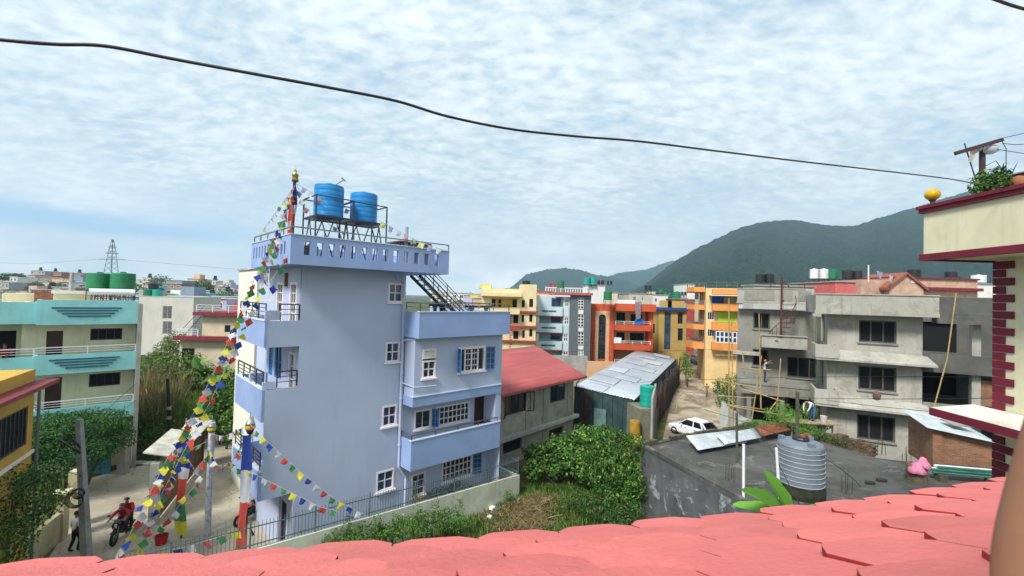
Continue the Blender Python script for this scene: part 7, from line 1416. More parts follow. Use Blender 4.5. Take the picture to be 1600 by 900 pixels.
def motorcycle(label, loc, rz, tank_m, name='motorcycle', lean=0.0):
    o = thing(name, label, 'motorcycle', loc, rz); o.rotation_euler = (0, lean, rz); RB = mat('tyre_rubber', (.012, .012, .013), .8)
    for y in (-.66, .66):
        c = MB(RB); R_, r_ = .25, .062; n, k = 20, 8; vs = [(r_ * math.cos(2 * math.pi * b / k), y + (R_ + r_ * math.sin(2 * math.pi * b / k)) * math.cos(2 * math.pi * a / n), .31 + (R_ + r_ * math.sin(2 * math.pi * b / k)) * math.sin(2 * math.pi * a / n)) for a in range(n) for b in range(k)]
        c.add(vs, [(a * k + b, a * k + (b + 1) % k, ((a + 1) % n) * k + (b + 1) % k, ((a + 1) % n) * k + b) for a in range(n) for b in range(k)]); w = c.build('wheel', o, smooth=True)
        c = MB(STEEL); [c.bar((0, y, .31), (0, y + .24 * math.cos(a), .31 + .24 * math.sin(a)), .018) for a in [math.pi * 2 * q / 6 for q in range(6)]]; c.tube([(-.05, y, .31), (.05, y, .31)], .05, n=10); c.build('rim', w)
    c = MB(tank_m); c.hexa([(-.10, -.32, .72), (.10, -.32, .72), (.12, .12, .70), (-.12, .12, .70), (-.08, -.28, .90), (.08, -.28, .90), (.07, .10, .84), (-.07, .10, .84)]); c.build('fuel_tank', o, bevel=.03)
    c = MB(tank_m); c.hexa([(-.08, .35, .66), (.08, .35, .66), (.05, .85, .80), (-.05, .85, .80), (-.09, .35, .76), (.09, .35, .76), (.05, .88, .90), (-.05, .88, .90)]); c.build('tail', o, bevel=.02)
    c = MB(BLKC); c.hexa([(-.12, .10, .74), (.12, .10, .74), (.09, .75, .86), (-.09, .75, .86), (-.12, .10, .81), (.12, .10, .81), (.09, .75, .95), (-.09, .75, .95)]); c.build('seat', o, bevel=.02)
    c = MB(DSTEEL); c.box(-.14, -.18, .28, .14, .22, .62); c.bar((0, -.4, .85), (0, .35, .35), .05); c.bar((0, .3, .38), (0, .66, .31), .06); c.tube([(.14, 0, .35), (.16, .4, .32), (.16, .8, .40)], .045, n=8); c.build('engine', o, bevel=.02)
    c = MB(STEEL); [c.tube([(x, -.66, .31), (x, -.42, .92)], .025, n=6) for x in (-.08, .08)]; c.tube([(-.34, -.36, 1.02), (-.1, -.42, .98), (.1, -.42, .98), (.34, -.36, 1.02)], .016, n=6); c.build('handlebar', o)
    c = MB(tank_m); c.hexa([(-.13, -.52, .74), (.13, -.52, .74), (.13, -.40, .74), (-.13, -.40, .74), (-.10, -.56, .92), (.10, -.56, .92), (.12, -.40, 1.0), (-.12, -.40, 1.0)]); c.box(-.06, -.95, .60, .06, -.45, .63); c.build('fairing', o, bevel=.02)
    c = MB(mat('headlamp_glass', (.7, .7, .68), .15)); c.lathe([(.06, 0), (.055, .02), (.001, .03)], (0, 0, 0), n=14); l = c.build('headlight', o); l.rotation_euler = (rad(90), 0, 0); l.location = (0, -.565, .82)
    for x in (-.26, .26): c = MB(DSTEEL); c.bar((x, -.38, 1.02), (x * 1.25, -.40, 1.18), .012); c.box(x * 1.25 - .05, -.41, 1.15, x * 1.25 + .05, -.39, 1.22); c.build('mirror', o)
    return o
p = G(190, 840); az = rad(18); motorcycle('black motorcycle carrying two riders down the lane toward the camera', p, az, mat('black_gloss', (.012, .012, .015), .25, coat=.4)); HL = WHC
person('rider in a dark red jacket and dark helmet steering the motorcycle', p, az, ride, (REDC, REDC, BLKC, BLKC, REDC), hair=HELM); person('pillion passenger in dark red behind the motorcycle rider, bare headed with black hair', p, az, back_rider(ride), (REDC, REDC, BLKC, BLKC, REDC))
p = G(388, 812); motorcycle('orange motorcycle parked in the courtyard at the corner of the blue house', p, rad(-10), mat('orange_gloss', (.65, .16, .04), .3, coat=.3), lean=.12)
p = G(252, 850); c = MB(mat('red_plastic', (.40, .015, .015), .4)); c.lathe([(.20, 0), (.26, .38), (.23, .38), (.19, .05), (.01, .05)], p, n=18); tag(c.build('bucket'), 'red plastic bucket on the paving by the gate shelter', 'bucket')
p = G(1117, 606); motorcycle('dark scooter like motorcycle parked at the edge of the road by the bushes', p, rad(10), mat('black_gloss', (.012, .012, .015)), lean=.1)
p = G(1104, 621); person('thin person in drab clothes walking on the muddy road holding out one arm', p, rad(10), dict(elL=(-.42, -.02, 1.30), wrL=(-.66, -.06, 1.20), elR=(.28, .02, 1.18), wrR=(.22, -.14, 1.38), knL=(-.1, -.1, .5), anR=(.1, .12, .1), toR=(.1, 0, .04)), (GREYC, GREYC, GREYC, SKIN), 1.62)
c = MB(mat('pale_hose', (.45, .42, .3), .6)); c.tube([p + Vector((-.6, -.1, 1.15)), G(1082, 618, .6), G(1068, 613, .1), G(1060, 620, .04), G(1056, 640, .04)], .035, n=5); tag(c.build('hose'), 'pale hose held by the person on the muddy road', 'hose')
W = UH.w(UH.F(1195, 598, 2.65)[0], 2.9, UZ); person('worker on the ledge of the unfinished house in a pale shirt and orange headscarf', W, rad(60), dict(elL=(-.36, -.12, 1.5), wrL=(-.22, -.3, 1.62), elR=(.36, -.12, 1.35), wrR=(.25, -.34, 1.45), head=(0, -.05, 1.56)), (WHC, WHC, cloth_mat('dark_trousers', (.05, .045, .05)), BLKC), hair=mat('orange_scarf', (.5, .13, .04), .8))
# second worker on planks, bending over a bucket
pw = D(1268, 657, 26.8); person('worker in white shirt and blue jeans bending over a pale bucket', pw, rad(-70), dict(pelvis=(0, .12, .88), belly=(0, -.02, .98), chest=(0, -.22, 1.08), neck=(0, -.38, 1.12), head=(0, -.50, 1.10), crown=(0, -.60, 1.10), shL=(-.18, -.30, 1.08), shR=(.18, -.30, 1.08), elL=(-.2, -.42, .82), elR=(.2, -.42, .82), wrL=(-.12, -.5, .60), wrR=(.12, -.5, .60), hiL=(-.09, .1, .86), hiR=(.09, .1, .86), knL=(-.12, -.02, .48), knR=(.12, .05, .48)), (WHC, WHC, JEAN, BLKC, WHC))
b = MB(mat('pale_bucket', (.55, .50, .50), .5)); b.lathe([(.14, 0), (.19, .36), (.17, .36), (.13, .05), (.01, .05)], pw + Vector((.52, -.28, 0)), n=16); tag(b.build('bucket'), 'pale bucket in front of the bending worker', 'bucket')
pl = MB(mat('scaffold_board', (.34, .27, .17), .9, .3, 4)); pl.bar(D(1150, 640, 30) + Vector((0, 0, -.05)), D(1335, 675, 26) + Vector((0, 0, -.1)), .3, h=.05); 
pl = MB(mat('scaffold_board', (.34, .27, .17))); pl.hexa([pw + Vector(q) for q in ((-1.6, -.45, -.07), (1.3, -.75, -.07), (1.3, .25, -.07), (-1.6, .35, -.07), (-1.6, -.45, -.005), (1.3, -.75, -.005), (1.3, .25, -.005), (-1.6, .35, -.005))]); o = tag(pl.build('plank_platform'), 'rough plank platform under the bending worker', 'platform')
for i in range(3): c = MB(BAM); q = pw + Vector((-1.3 + i * 1.2, -.2, -.08)); c.tube([(q.x, q.y, 0), q], .045); c.build('prop', o).matrix_parent_inverse = o.matrix_world.inverted() if False else Matrix.Translation(-o.location)
# person on the turquoise balcony
q = HT.F(4, 548, .9)[0]; w = HT.w(HT.F(8, 548, .9)[0], .9, 6.22); person('person in dark red leaning on the turquoise balcony rail at the picture edge', w, rad(43), dict(elL=(-.3, -.2, 1.15), wrL=(-.15, -.4, 1.05), elR=(.3, -.2, 1.15), wrR=(.15, -.4, 1.05), chest=(0, -.08, 1.25), neck=(0, -.12, 1.40), head=(0, -.16, 1.52), crown=(0, -.17, 1.63)), (REDC, REDC, BLKC, BLKC, REDC))
q = HT.F(118, 540, .5)[0]; c = MB(mat('red_enamel', (.4, .02, .02), .4)); c.box(-.25, -.15, 0, .25, .15, .75); o = c.build('gas_cylinder' if 0 else 'red_box'); o.location = HT.w(q, .6, 6.22); o.rotation_euler = (0, 0, HT.a); tag(o, 'red box standing behind the turquoise balcony rail', 'box')

# ------------------------------------------------------------------ vehicles
def car(label, loc, rz, m, L=3.9, Wd=1.66, Ht=1.48, hatch=False, suv=False):
    """nose toward local -y"""
    o = thing('parked_car', label, 'car', loc, rz); hl = L / 2; hw = Wd / 2; GLs = glass('car_glass', (.015, .02, .025), .05)
    prof = [(-hl, .36, .62), (-hl + .08, .25, .74), (-hl + .5, .22, .84), (-hl + (1.05 if not suv else 1.15), .22, .93 if not suv else 1.05), (-.1, .2, .97 if not suv else 1.1), (hl - .9, .2, .98 if not suv else 1.12), (hl - .25, .24, .98 if not suv else 1.1), (hl - .02, .34, .85), (hl, .42, .66)]
    c = MB(m); vs = []
    for y, zb, zt in prof:
        t = .86 if abs(y) > hl - .1 else (.95 if abs(y) > hl - .5 else 1); a = hw * t; vs += [(-a * .92, y, zb), (-a, y, zb + .12), (-a, y, zt - .16), (-a * .9, y, zt), (0, y, zt + .035), (a * .9, y, zt), (a, y, zt - .16), (a, y, zb + .12), (a * .92, y, zb)]
    n = 9; c.add(vs, [(i * n + k, i * n + (k + 1) % n, (i + 1) * n + (k + 1) % n, (i + 1) * n + k) for i in range(len(prof) - 1) for k in range(n)] + [tuple(range(n)), tuple(range((len(prof) - 1) * n, len(prof) * n))]); c.build('body', o, smooth=False, bevel=.03)
    zs = .95 if not suv else 1.08; y0, y1, y2, y3 = -hl + 1.0, -hl + 1.75, hl - .75, hl - .22
    cb = [(-hw * .88, y0, zs), (hw * .88, y0, zs), (hw * .9, y3, zs), (-hw * .9, y3, zs), (-hw * .70, y1, Ht), (hw * .70, y1, Ht), (hw * .72, y2, Ht - .03), (-hw * .72, y2, Ht - .03)]
    c = MB(m); r = cb[4:]; c.hexa([(x, y, z - .06) for x, y, z in r] + [(x * .94, y * .97, z + .02) for x, y, z in r]); c.build('roof', o, bevel=.02)
    c = MB(GLs); c.hexa([(x * .985, y, z) for x, y, z in cb[:4]] + [(x * .985, y, z - .065) for x, y, z in r]); c.build('window_band', o)
    c = MB(m)
    for s in (-1, 1):
        for a, b_ in ((0, 0), (1, 1)): pass
        X0, X1 = s * hw * .89, s * hw * .715
        c.bar((X0, y0, zs), (X1, y1, Ht - .03), .06); c.bar((X0, (y1 + y2) / 2, zs), (X1, (y1 + y2) / 2 - .05, Ht - .03), .07); c.bar((X0 * 1.01, y3, zs), (X1 * 1.01, y2, Ht - .04), .10); c.bar((X0 * 1.01, y3 - .35, zs), (X1, y2 - .15, Ht - .04), .07)
    c.build('pillar', o)
    for x in (-hw + .08, hw - .08):
        for y in (-hl + .68, hl - .66):
            c = MB(mat('tyre_rubber', (.012, .012, .013))); k = 20; rr_ = .31; pr = [(rr_ * .6, -.10), (rr_ * .94, -.10), (rr_, -.06), (rr_, .06), (rr_ * .94, .10), (rr_ * .6, .10)]
            vs = [(q * 0 + h, 0, 0) for q, h in []]; V_ = [(h, r_ * math.cos(2 * math.pi * a / k), r_ * math.sin(2 * math.pi * a / k)) for r_, h in pr for a in range(k)]; c.add(V_, [(i * k + a, i * k + (a + 1) % k, (i + 1) * k + (a + 1) % k, (i + 1) * k + a) for i in range(5) for a in range(k)]); w = c.build('wheel', o, smooth=True); w.location = (x, y, rr_)
            c = MB(STEEL); c.add([(.06 * (1 if x > 0 else -1), rr_ * .6 * math.cos(2 * math.pi * a / k), rr_ * .6 * math.sin(2 * math.pi * a / k)) for a in range(k)], [tuple(range(k))]); c.build('rim', w)
    for s in (-1, 1):
        c = MB(mat('headlamp_glass', (.7, .7, .68))); c.box(s * hw * .55, -hl - .012, .56, s * hw * .82, -hl + .1, .70); c.build('headlight', o, bevel=.02)
        c = MB(mat('tail_lamp_red', (.3, .01, .01), .25)); c.box(s * hw * .68, hl - .1, .68, s * hw * .87, hl + .012, .88); c.build('tail_light', o, bevel=.02)
        c = MB(m); c.box(s * (hw + .02), y0 + .38, zs - .02, s * (hw + .16), y0 + .50, zs + .12); c.build('side_mirror', o, bevel=.02)
        c = MB(BLKC); [c.box(s * (hw + .002), yy, .80, s * (hw + .02), yy + .16, .83) for yy in (-.25, .65)]; c.build('door_handle', o)
    c = MB(BLKC); c.box(-hw * .5, -hl - .008, .42, hw * .5, -hl + .05, .54); c.build('grille', o); c = MB(WHITEM); c.box(-.24, -hl - .02, .36, .24, -hl - .009, .41) if 0 else c.box(-.24, hl + .003, .50, .24, hl + .02, .61); c.build('number_plate', o)
    if hatch:
        c = MB(m); a, b_ = Vector((0, y2 + .02, Ht - .02)), Vector((0, y2 + .95, Ht + .32)); w = hw * .78
        c.hexa([(-w, a.y, a.z), (w, a.y, a.z), (w * .95, b_.y, b_.z), (-w * .95, b_.y, b_.z), (-w, a.y, a.z + .05), (w, a.y, a.z + .05), (w * .95, b_.y, b_.z + .05), (-w * .95, b_.y, b_.z + .05)]); t = c.build('tailgate', o); c = MB(GLs); a2, b2 = a.lerp(b_, .12), a.lerp(b_, .75); c.hexa([(-w * .85, a2.y, a2.z - .012), (w * .85, a2.y, a2.z - .012), (w * .82, b2.y, b2.z - .012), (-w * .82, b2.y, b2.z - .012), (-w * .85, a2.y, a2.z + .062), (w * .85, a2.y, a2.z + .062), (w * .82, b2.y, b2.z + .062), (-w * .82, b2.y, b2.z + .062)]); c.build('rear_window', t)
    return o
p = G(1083, 682); car('white hatchback parked on the muddy road with its tailgate raised', (p.x, p.y, .014), rad(212), mat('white_car_paint', (.72, .74, .78), .25, .03, 1, coat=.5), hatch=True)
p = G(1099, 572); car('silver grey car parked nose out in the narrow lane mouth', (p.x, p.y + 2.0, .014), rad(-2), mat('silver_car_paint', (.22, .24, .26), .3, .03, 1, metal=.5, coat=.5), 4.2, 1.75, 1.62, suv=True)
p = G(1090, 562); car('dark car almost hidden behind the silver grey one in the lane mouth', (p.x - .6, p.y + 8.0, .014), rad(-2), mat('black_gloss', (.012, .012, .015)), 4.2, 1.75, 1.6, suv=True)
# ------------------------------------------------------------------ scaffold, net, poles
def bam(x0, y0, x1, y1, d0, d1, lab, r=.045): c = MB(BAM); c.tube([D(x0, y0, d0), D(x0, y0, d0).lerp(D(x1, y1, d1), .5) + Vector((0, 0, rr.uniform(-.04, .04))), D(x1, y1, d1)], [r, r * .9, r * .8], n=6); tag(c.build('bamboo_pole'), lab, 'bamboo pole', 'bamboo scaffold beside the unfinished house')
B_ = [(1139, 692, 1139, 466, 33, 33, 'tallest upright bamboo pole, before the orange house'), (1146, 690, 1143, 500, 33.3, 33.3, 'upright bamboo pole right beside the tallest one'), (1172, 672, 1190, 556, 31.5, 31.5, 'slanting bamboo pole left of the worker on the ledge'), (1189, 638, 1186, 490, 31, 31, 'upright bamboo pole touching the ledge worker'),
      (1214, 640, 1220, 560, 30.5, 30.5, 'short upright bamboo pole right of the ledge worker'), (1121, 594, 1192, 607, 36, 33, 'upper level bamboo pole running from the road to the ledge'), (1122, 618, 1180, 622, 35, 33, 'pale level bamboo pole above the white net'), (1135, 632, 1196, 640, 34, 32, 'yellow level bamboo pole lowest over the net'), (1160, 608, 1225, 628, 32, 30, 'long pale pole leaning down from the ledge'), (1118, 555, 1160, 557, 38, 38, 'level bamboo pole high over the roadside bushes'),
      (1140, 634, 1232, 650, 33, 29.5, 'pair of yellow poles sloping down toward the feathery shrub'), (1158, 575, 1205, 578, 31.5, 31.5, 'thin guard pole beside the ledge worker'), (1160, 546, 1163, 585, 32, 32, 'short leaning pole at the ledge end'), (1200, 646, 1215, 625, 30.5, 30.5, 'short diagonal prop under the ledge'), (1188, 590, 1184, 575, 31, 31, 'short stub pole held by the ledge worker')]
for b_ in B_: bam(*b_)
c = MB(mat('white_net', (.60, .62, .58), .9, .15, 6, trans=.4)); n, k = 16, 8; vs = []; r3 = random.Random(3)
TL_, TR_, BL_, BR_ = D(1128, 626, 34.5), D(1186, 660, 31.5), D(1124, 664, 34.3), D(1188, 676, 31.3)
for i in range(n + 1):
    for j in range(k + 1):
        u, v = i / n, j / k; q = TL_.lerp(TR_, u).lerp(BL_.lerp(BR_, u), v); q += Vector((.05 * math.sin(u * 19 + v * 2), .22 * math.sin(u * 17 + v * 3) * (.3 + v), -.25 * math.sin(math.pi * u) * (1 - v))); vs.append(q)
c.add(vs, [(i * (k + 1) + j, (i + 1) * (k + 1) + j, (i + 1) * (k + 1) + j + 1, i * (k + 1) + j + 1) for i in range(n) for j in range(k)]); tag(c.build('safety_net', smooth=True), 'white net draped along the road edge before the unfinished house', 'net')
# poles on the left
CP = mat('concrete_pole', (.30, .31, .30), .9, .2, 3, streak=.4, stain=.2)
b0 = G(136, 878); t0 = D(124, 655, 17.9); o = thing('utility_pole', 'square concrete utility pole leaning over the lane with coiled cables', 'pole', b0); c = MB(CP); c.hexa([(-.15, -.13, -.1), (.15, -.13, -.1), (.15, .13, -.1), (-.15, .13, -.1)] + [tuple(t0 - b0 + Vector(q)) for q in ((-.09, -.08, 0), (.09, -.08, 0), (.09, .08, 0), (-.09, .08, 0))]); c.build('post', o)
c = MB(DSTEEL); a_ = D(92, 687, 17.7) - b0; e_ = D(126, 708, 17.9) - b0; c.bar(a_, e_, .06); c.bar(D(112, 685, 17.8) - b0, D(126, 700, 17.9) - b0, .05); c.build('bracket', o)
bk = mat('black_cable', (.012, .012, .014), .5)
for i, (px, py, r_, lab) in enumerate(((128, 776, .27, 'large coil'), (134, 766, .18, 'small coil'))):
    c = MB(bk); ce = D(px, py, 17.9); rr = random.Random(i)
    for k in range(5): c.tube([ce + Vector((math.cos(t) * r_ * (1 + .08 * k), -.22 - .03 * k, math.sin(t) * r_ * .9 * (1 + .06 * k))) for t in [2 * math.pi * q / 20 for q in range(21)]], .013, n=5)
    tag(c.build('cable_coil', smooth=True), lab + ' of black cable hung on the leaning concrete pole', 'cable')
for i, pts in enumerate((((126, 715, 17.9), (60, 745, 15), (-20, 790, 12)), ((124, 690, 17.9), (70, 640, 20), (10, 600, 24)), ((127, 700, 17.9), (160, 640, 24), (215, 598, 27)), ((128, 745, 17.9), (90, 730, 19), (40, 722, 17)), ((126, 705, 18), (60, 735, 16), (0, 760, 13)), ((128, 730, 18), (170, 655, 25), (213, 625, 28)))):
    c = MB(bk); P0, P1, P2 = [D(*q) for q in pts]; c.tube([P0.lerp(P1, t).lerp(P1.lerp(P2, t), t) for t in [k / 10 for k in range(11)]], .012, n=5); tag(c.build('cable', smooth=True), ('lowest', 'highest', 'upper', 'slack', 'doubled', 'second upper')[i] + ' black cable strung from the leaning concrete pole', 'cable')
b0 = G(264, 700); b0 = Vector((at(266, 33, 0).x, 33, 0)); o = thing('utility_pole', 'thin dark utility pole standing in the dry maize field', 'pole', b0); c = MB(mat('dark_tarred_pole', (.04, .04, .038), .9, .3, 4)); c.tube([(0, 0, -.1), D(262, 592, 33) - b0], [.13, .10], n=8); c.build('post', o)
for y in (640, 655): c = MB(mat('pale_band', (.45, .42, .34), .8)); c.lathe([(.14, 0), (.14, .22)], D(264, y, 33) - b0, n=10); c.build('band', o)
# wires crossing in front of the unfinished house and over the flat roof
for i, (a_, m_, e_) in enumerate((((960, 600, 45), (1180, 585, 30), (1600, 590, 16)), ((1040, 610, 45), (1240, 628, 27), (1560, 622, 17)), ((1100, 640, 30), (1280, 690, 20), (1345, 760, 14)), ((1290, 625, 26), (1400, 640, 22), (1545, 650, 17)), ((860, 548, 58), (980, 553, 52), (1130, 545, 40)), ((1185, 665, 28), (1215, 722, 18), (1250, 790, 13)))):
    c = MB(bk); P0, P1, P2 = D(*a_), D(*m_), D(*e_); c.tube([P0.lerp(P1, t).lerp(P1.lerp(P2, t), t) for t in [k / 14 for k in range(15)]], .013, n=5); tag(c.build('cable', smooth=True), ('highest', 'middle', 'steep', 'short', 'distant', 'slack')[i] + ' thin black cable crossing the space before the unfinished house', 'cable')
# ------------------------------------------------------------------ prayer flags and banners
FC = [mat('flag_blue', (.03, .06, .30), .9, .1, 5, trans=.35), mat('flag_white', (.62, .62, .66), .9, .1, 5, trans=.35), mat('flag_red', (.55, .08, .06), .9, .1, 5, trans=.35), mat('flag_green', (.07, .25, .09), .9, .1, 5, trans=.35), mat('flag_yellow', (.66, .62, .06), .9, .1, 5, trans=.35)]
FP = [mat('faded_violet', (.32, .32, .50), .9, .1, 5, trans=.35), mat('faded_white', (.58, .60, .60), .9, .1, 5, trans=.35), mat('faded_pink', (.58, .34, .33), .9, .1, 5, trans=.35), mat('faded_green', (.40, .50, .36), .9, .1, 5, trans=.35), mat('faded_yellow', (.66, .66, .26), .9, .1, 5, trans=.35)]
_fm = {}
def flag_mesh(m, s, v):
    k = (m.name, round(s, 2), v)
    if k not in _fm:
        r = random.Random(hash(k) % 999 if 0 else v * 7 + int(s * 100)); me = bpy.data.meshes.new('flag'); n = 4; vs = []; ph = r.uniform(0, 6); tw = r.uniform(-.5, .5)
        for j in range(n + 1):
            for i in range(n + 1): u, w = i / n - .5, j / n; vs.append((u * s * (1 - .12 * w * v % 2), math.sin(u * 5 + w * 3 + ph) * .12 * s * w + tw * w * u * s, -w * s * (.95 + .1 * math.sin(u * 4 + ph))))
        me.from_pydata(vs, [], [(j * (n + 1) + i, j * (n + 1) + i + 1, (j + 1) * (n + 1) + i + 1, (j + 1) * (n + 1) + i) for j in range(n) for i in range(n)]); me.materials.append(m); me.polygons.foreach_set('use_smooth', [True] * len(me.polygons)); _fm[k] = me
    return _fm[k]
frg = random.Random(21)
def flags(label, P, s=.22, gap=.30, pal=FC, sag=.0, wild=.4, start=0, skip=0.0):
    """P: the cord's points in the world"""
    P = [Vector(p) for p in P]; pts = []
    for a, b in zip(P[:-1], P[1:]):
        n = 8
        for k in range(n): t = k / n; q = a.lerp(b, t); q.z -= sag * 4 * t * (1 - t); pts.append(q)
    pts.append(P[-1]); o = thing('prayer_flags', label, 'prayer flags', P[0], 0, 'strings of prayer flags'); c = MB(mat('flag_cord', (.4, .4, .38), .9)); c.tube([p - P[0] for p in pts], .008, n=4); c.build('cord', o)
    L = 0; k = start; nxt = gap
    for a, b in zip(pts[:-1], pts[1:]):
        d = (b - a); l = d.length
        while L + l > nxt:
            q = a + d * ((nxt - L) / l) - P[0]; f = bpy.data.objects.new('flag', flag_mesh(pal[k % 5], s, frg.randrange(4))); COL.objects.link(f); f.parent = o; f.location = q
            az = math.atan2(d.y, d.x) + frg.gauss(0, wild); tilt = math.atan2(d.z, math.hypot(d.x, d.y)); f.rotation_euler = (frg.gauss(0, wild * .8), -tilt * (.4 if abs(tilt) > .9 else .85), az); k += 1; nxt += gap
            if frg.random() < skip: nxt += gap
        L += l
    return o
MT = D(461, 285, 18.9)           # top of the roof mast
def S(*pix): return [D(*p) for p in pix]
# rooftop mast with banner and gilt top
mb_ = HB.l(MT); base = Vector((MT.x, MT.y, 12.36)); o = thing('flag_mast', 'prayer flag mast with a gilt finial on the blue house roof corner', 'flagpole', base); c = MB(DSTEEL); c.tube([(0, 0, 0), MT - base], .04, n=8); c.build('pole', o)
GD = mat('gilt_brass', (.38, .27, .07), .35, .3, 9, metal=.8); c = MB(GD); z = MT.z - base.z; c.lathe([(.05, 0), (.13, .02), (.14, .12), (.10, .24), (.14, .28), (.13, .34), (.05, .42), (.06, .47), (.015, .58), (.004, .72)], (0, 0, z), n=14); c.build('finial', o, smooth=True)
def banner(o, x, z0, z1, w, cols_, segs=1, name='banner', y=-.06):
    n = 20
    for i, (m, f0, f1) in enumerate(cols_):
        c = MB(m); vs = []; k = 6
        for j in range(k + 1):
            f = f0 + (f1 - f0) * j / k; z = z1 + (z0 - z1) * f
            for q in range(5): u = q / 4 - .5; vs.append((x + u * w * (1 + .08 * math.sin(f * 9)) + .05 * math.sin(f * 7), y + .05 * math.sin(u * 9 + f * 11), z))
        c.add(vs, [(j * 5 + q, j * 5 + q + 1, (j + 1) * 5 + q + 1, (j + 1) * 5 + q) for j in range(k) for q in range(4)]); c.build(name, o, smooth=True)
seq = lambda: [(FC[0], 0, .30), (FC[1], .30, .42), (FC[2], .42, .68), (FC[3], .68, .86), (FC[4], .86, 1)]
banner(o, .0, .25, z - .02, .17, seq()); banner(o, -.17, .1, z - .9, .24, [(FC[2], 0, .3), (FC[1], .3, .45), (FC[2], .45, .7), (FC[3], .7, .9), (FC[4], .9, 1)], y=.05)
# courtyard banner poles
def banner_pole(px, dep, ytop, lab, bcols=None, bw=.42, silver=False, bx=0.0, y1=700):
    b0 = at(px, dep, 0); tz = D(px, ytop, dep).z; o = thing('banner_pole', lab, 'flagpole', b0); c = MB(mat('wrapped_plastic', (.45, .48, .55), .35, .3, 6) if silver else DSTEEL); c.tube([(0, 0, 0), (0, 0, tz)], .13 if silver else .04, n=10); c.build('pole', o)
    c = MB(mat('silver_bell', (.5, .5, .5), .35, .2, 5, metal=.6)); c.lathe([(.17, -.20), (.155, -.12), (.08, -.04), (.05, .03), (.025, .10), (.015, .28), (.003, .32)], (0, 0, tz), n=16); c.build('finial', o, smooth=True)
    c = MB(FC[4]); c.lathe([(.17, -.36), (.19, -.3), (.17, -.21)], (0, 0, tz), n=14); c.build('valance', o)
    c = MB(FC[0]); c.lathe([(.08, -.55), (.15, -.38)], (0, 0, tz), n=12); c.build('valance', o)
    if bcols: banner(o, bx, .25, tz - .55, bw, bcols, y=-.18)
    return o
banner_pole(283, 20.3, 664, 'courtyard pole with a long blue, white, red and green banner beside the gate shelter', seq(), .44, bx=.08)
banner_pole(324, 20.6, 660, 'thick plastic wrapped pole with a silver bell top in the courtyard', None, silver=True)
banner_pole(381, 17.2, 655, 'courtyard pole with a blue, white and red banner at the blue house corner', [(FC[0], 0, .24), (FC[1], .24, .46), (FC[2], .46, .76), (FC[3], .76, .92), (FC[4], .92, 1)], .36, bx=-.02)
# strings from the mast down to the lane
lane = lambda: None
flags('long string of prayer flags from the roof mast down to the lane', S((461, 290, 18.9), (430, 365, 17.8), (396, 441, 16.8), (344, 561, 16.3), (308, 636, 15.9), (255, 728, 15.3), (196, 850, 14.5), (180, 885, 14.3)), .25, .21, wild=.7)
flags('long string of prayer flags from the roof mast passing close to the balconies', S((461, 288, 18.9), (440, 352, 17.6), (412, 440, 16.6), (380, 515, 16.3), (330, 625, 16.0), (290, 700, 15.6), (248, 780, 15.2), (212, 868, 14.8)), .24, .30, start=2, wild=.6)
flags('faded string of small prayer flags from the roof mast to the far parapet corner', S((460, 292, 18.9), (440, 320, 20), (412, 358, 22), (404, 380, 22.5)), .20, .32, pal=FP, wild=.4)
flags('string of prayer flags hanging over the lane side parapet of the blue house', S((458, 365, 17.4), (452, 395, 16.9), (428, 432, 16.7), (418, 470, 16.4)), .24, .40, wild=.6)
flags('faded string of prayer flags from the mast toward the first blue tank', S((463, 287, 18.9), (487, 300, 18.9), (512, 320, 19)), .24, .40, pal=FP, wild=.15); flags('faded string of prayer flags dropping steeply beside the first blue tank', S((464, 288, 18.9), (476, 320, 19), (492, 345, 19.2)), .22, .36, pal=FP, wild=.2)
flags('faded string of prayer flags between the two blue tanks', S((534, 322, 20), (548, 330, 20.4)), .22, .32, pal=FP); flags('faded string of prayer flags from the blue tanks to the stair end', S((588, 342, 20.6), (625, 362, 20.4), (660, 380, 20.2), (697, 391, 20)), .26, .42, pal=FP, start=4, wild=.2)
flags('faded string of prayer flags under the blue tank stands', S((512, 350, 20), (530, 358, 20.2), (545, 368, 20.4)), .2, .36, pal=FP)
# from the corner pole across the wall of the house to the yard
flags('upper string of prayer flags stretched from the corner banner pole across the blue wall', S((383, 655, 17.1), (418, 690, 16.7), (470, 738, 16.9), (520, 778, 17.2), (572, 806, 17.6)), .22, .385, start=2, wild=.18); flags('lower string of prayer flags stretched from the corner banner pole across the blue wall', S((362, 728, 17.2), (400, 742, 16.8), (452, 768, 16.9), (500, 792, 17.1), (530, 800, 17.3)), .23, .40, start=3, wild=.18)
# a tangle over the courtyard
flags('upper string of prayer flags between the shelter pole and the thick wrapped pole', S((285, 672, 20.2), (302, 700, 20.1), (322, 690, 20.4)), .24, .3, wild=.5); flags('lower sagging string of prayer flags between the shelter pole and the wrapped pole', S((284, 700, 20.2), (304, 735, 20.0), (324, 712, 20.4)), .26, .3, start=3, wild=.5)
flags('upper string of prayer flags between the wrapped pole and the corner pole', S((326, 678, 20.5), (350, 682, 19), (380, 668, 17.3)), .22, .3, start=1, wild=.3); flags('lower sagging string of prayer flags between the wrapped pole and the corner pole', S((326, 700, 20.5), (340, 728, 20), (362, 722, 18.5), (380, 690, 17.3)), .26, .3, start=4, wild=.5)
flags('string of prayer flags running along the gate shelter roof', S((300, 672, 22), (275, 705, 20), (258, 735, 19), (245, 790, 18)), .22, .30, start=2, wild=.8); flags('drooping string of prayer flags from the shelter pole to the lane', S((283, 690, 20), (262, 760, 19), (240, 800, 18), (215, 850, 17)), .24, .30, start=1, wild=.8); flags('loose string of white and red prayer flags across the shelter', S((322, 735, 20.4), (300, 765, 19.5), (272, 800, 18.5), (235, 838, 17.5)), .28, .36, start=1, wild=.6)
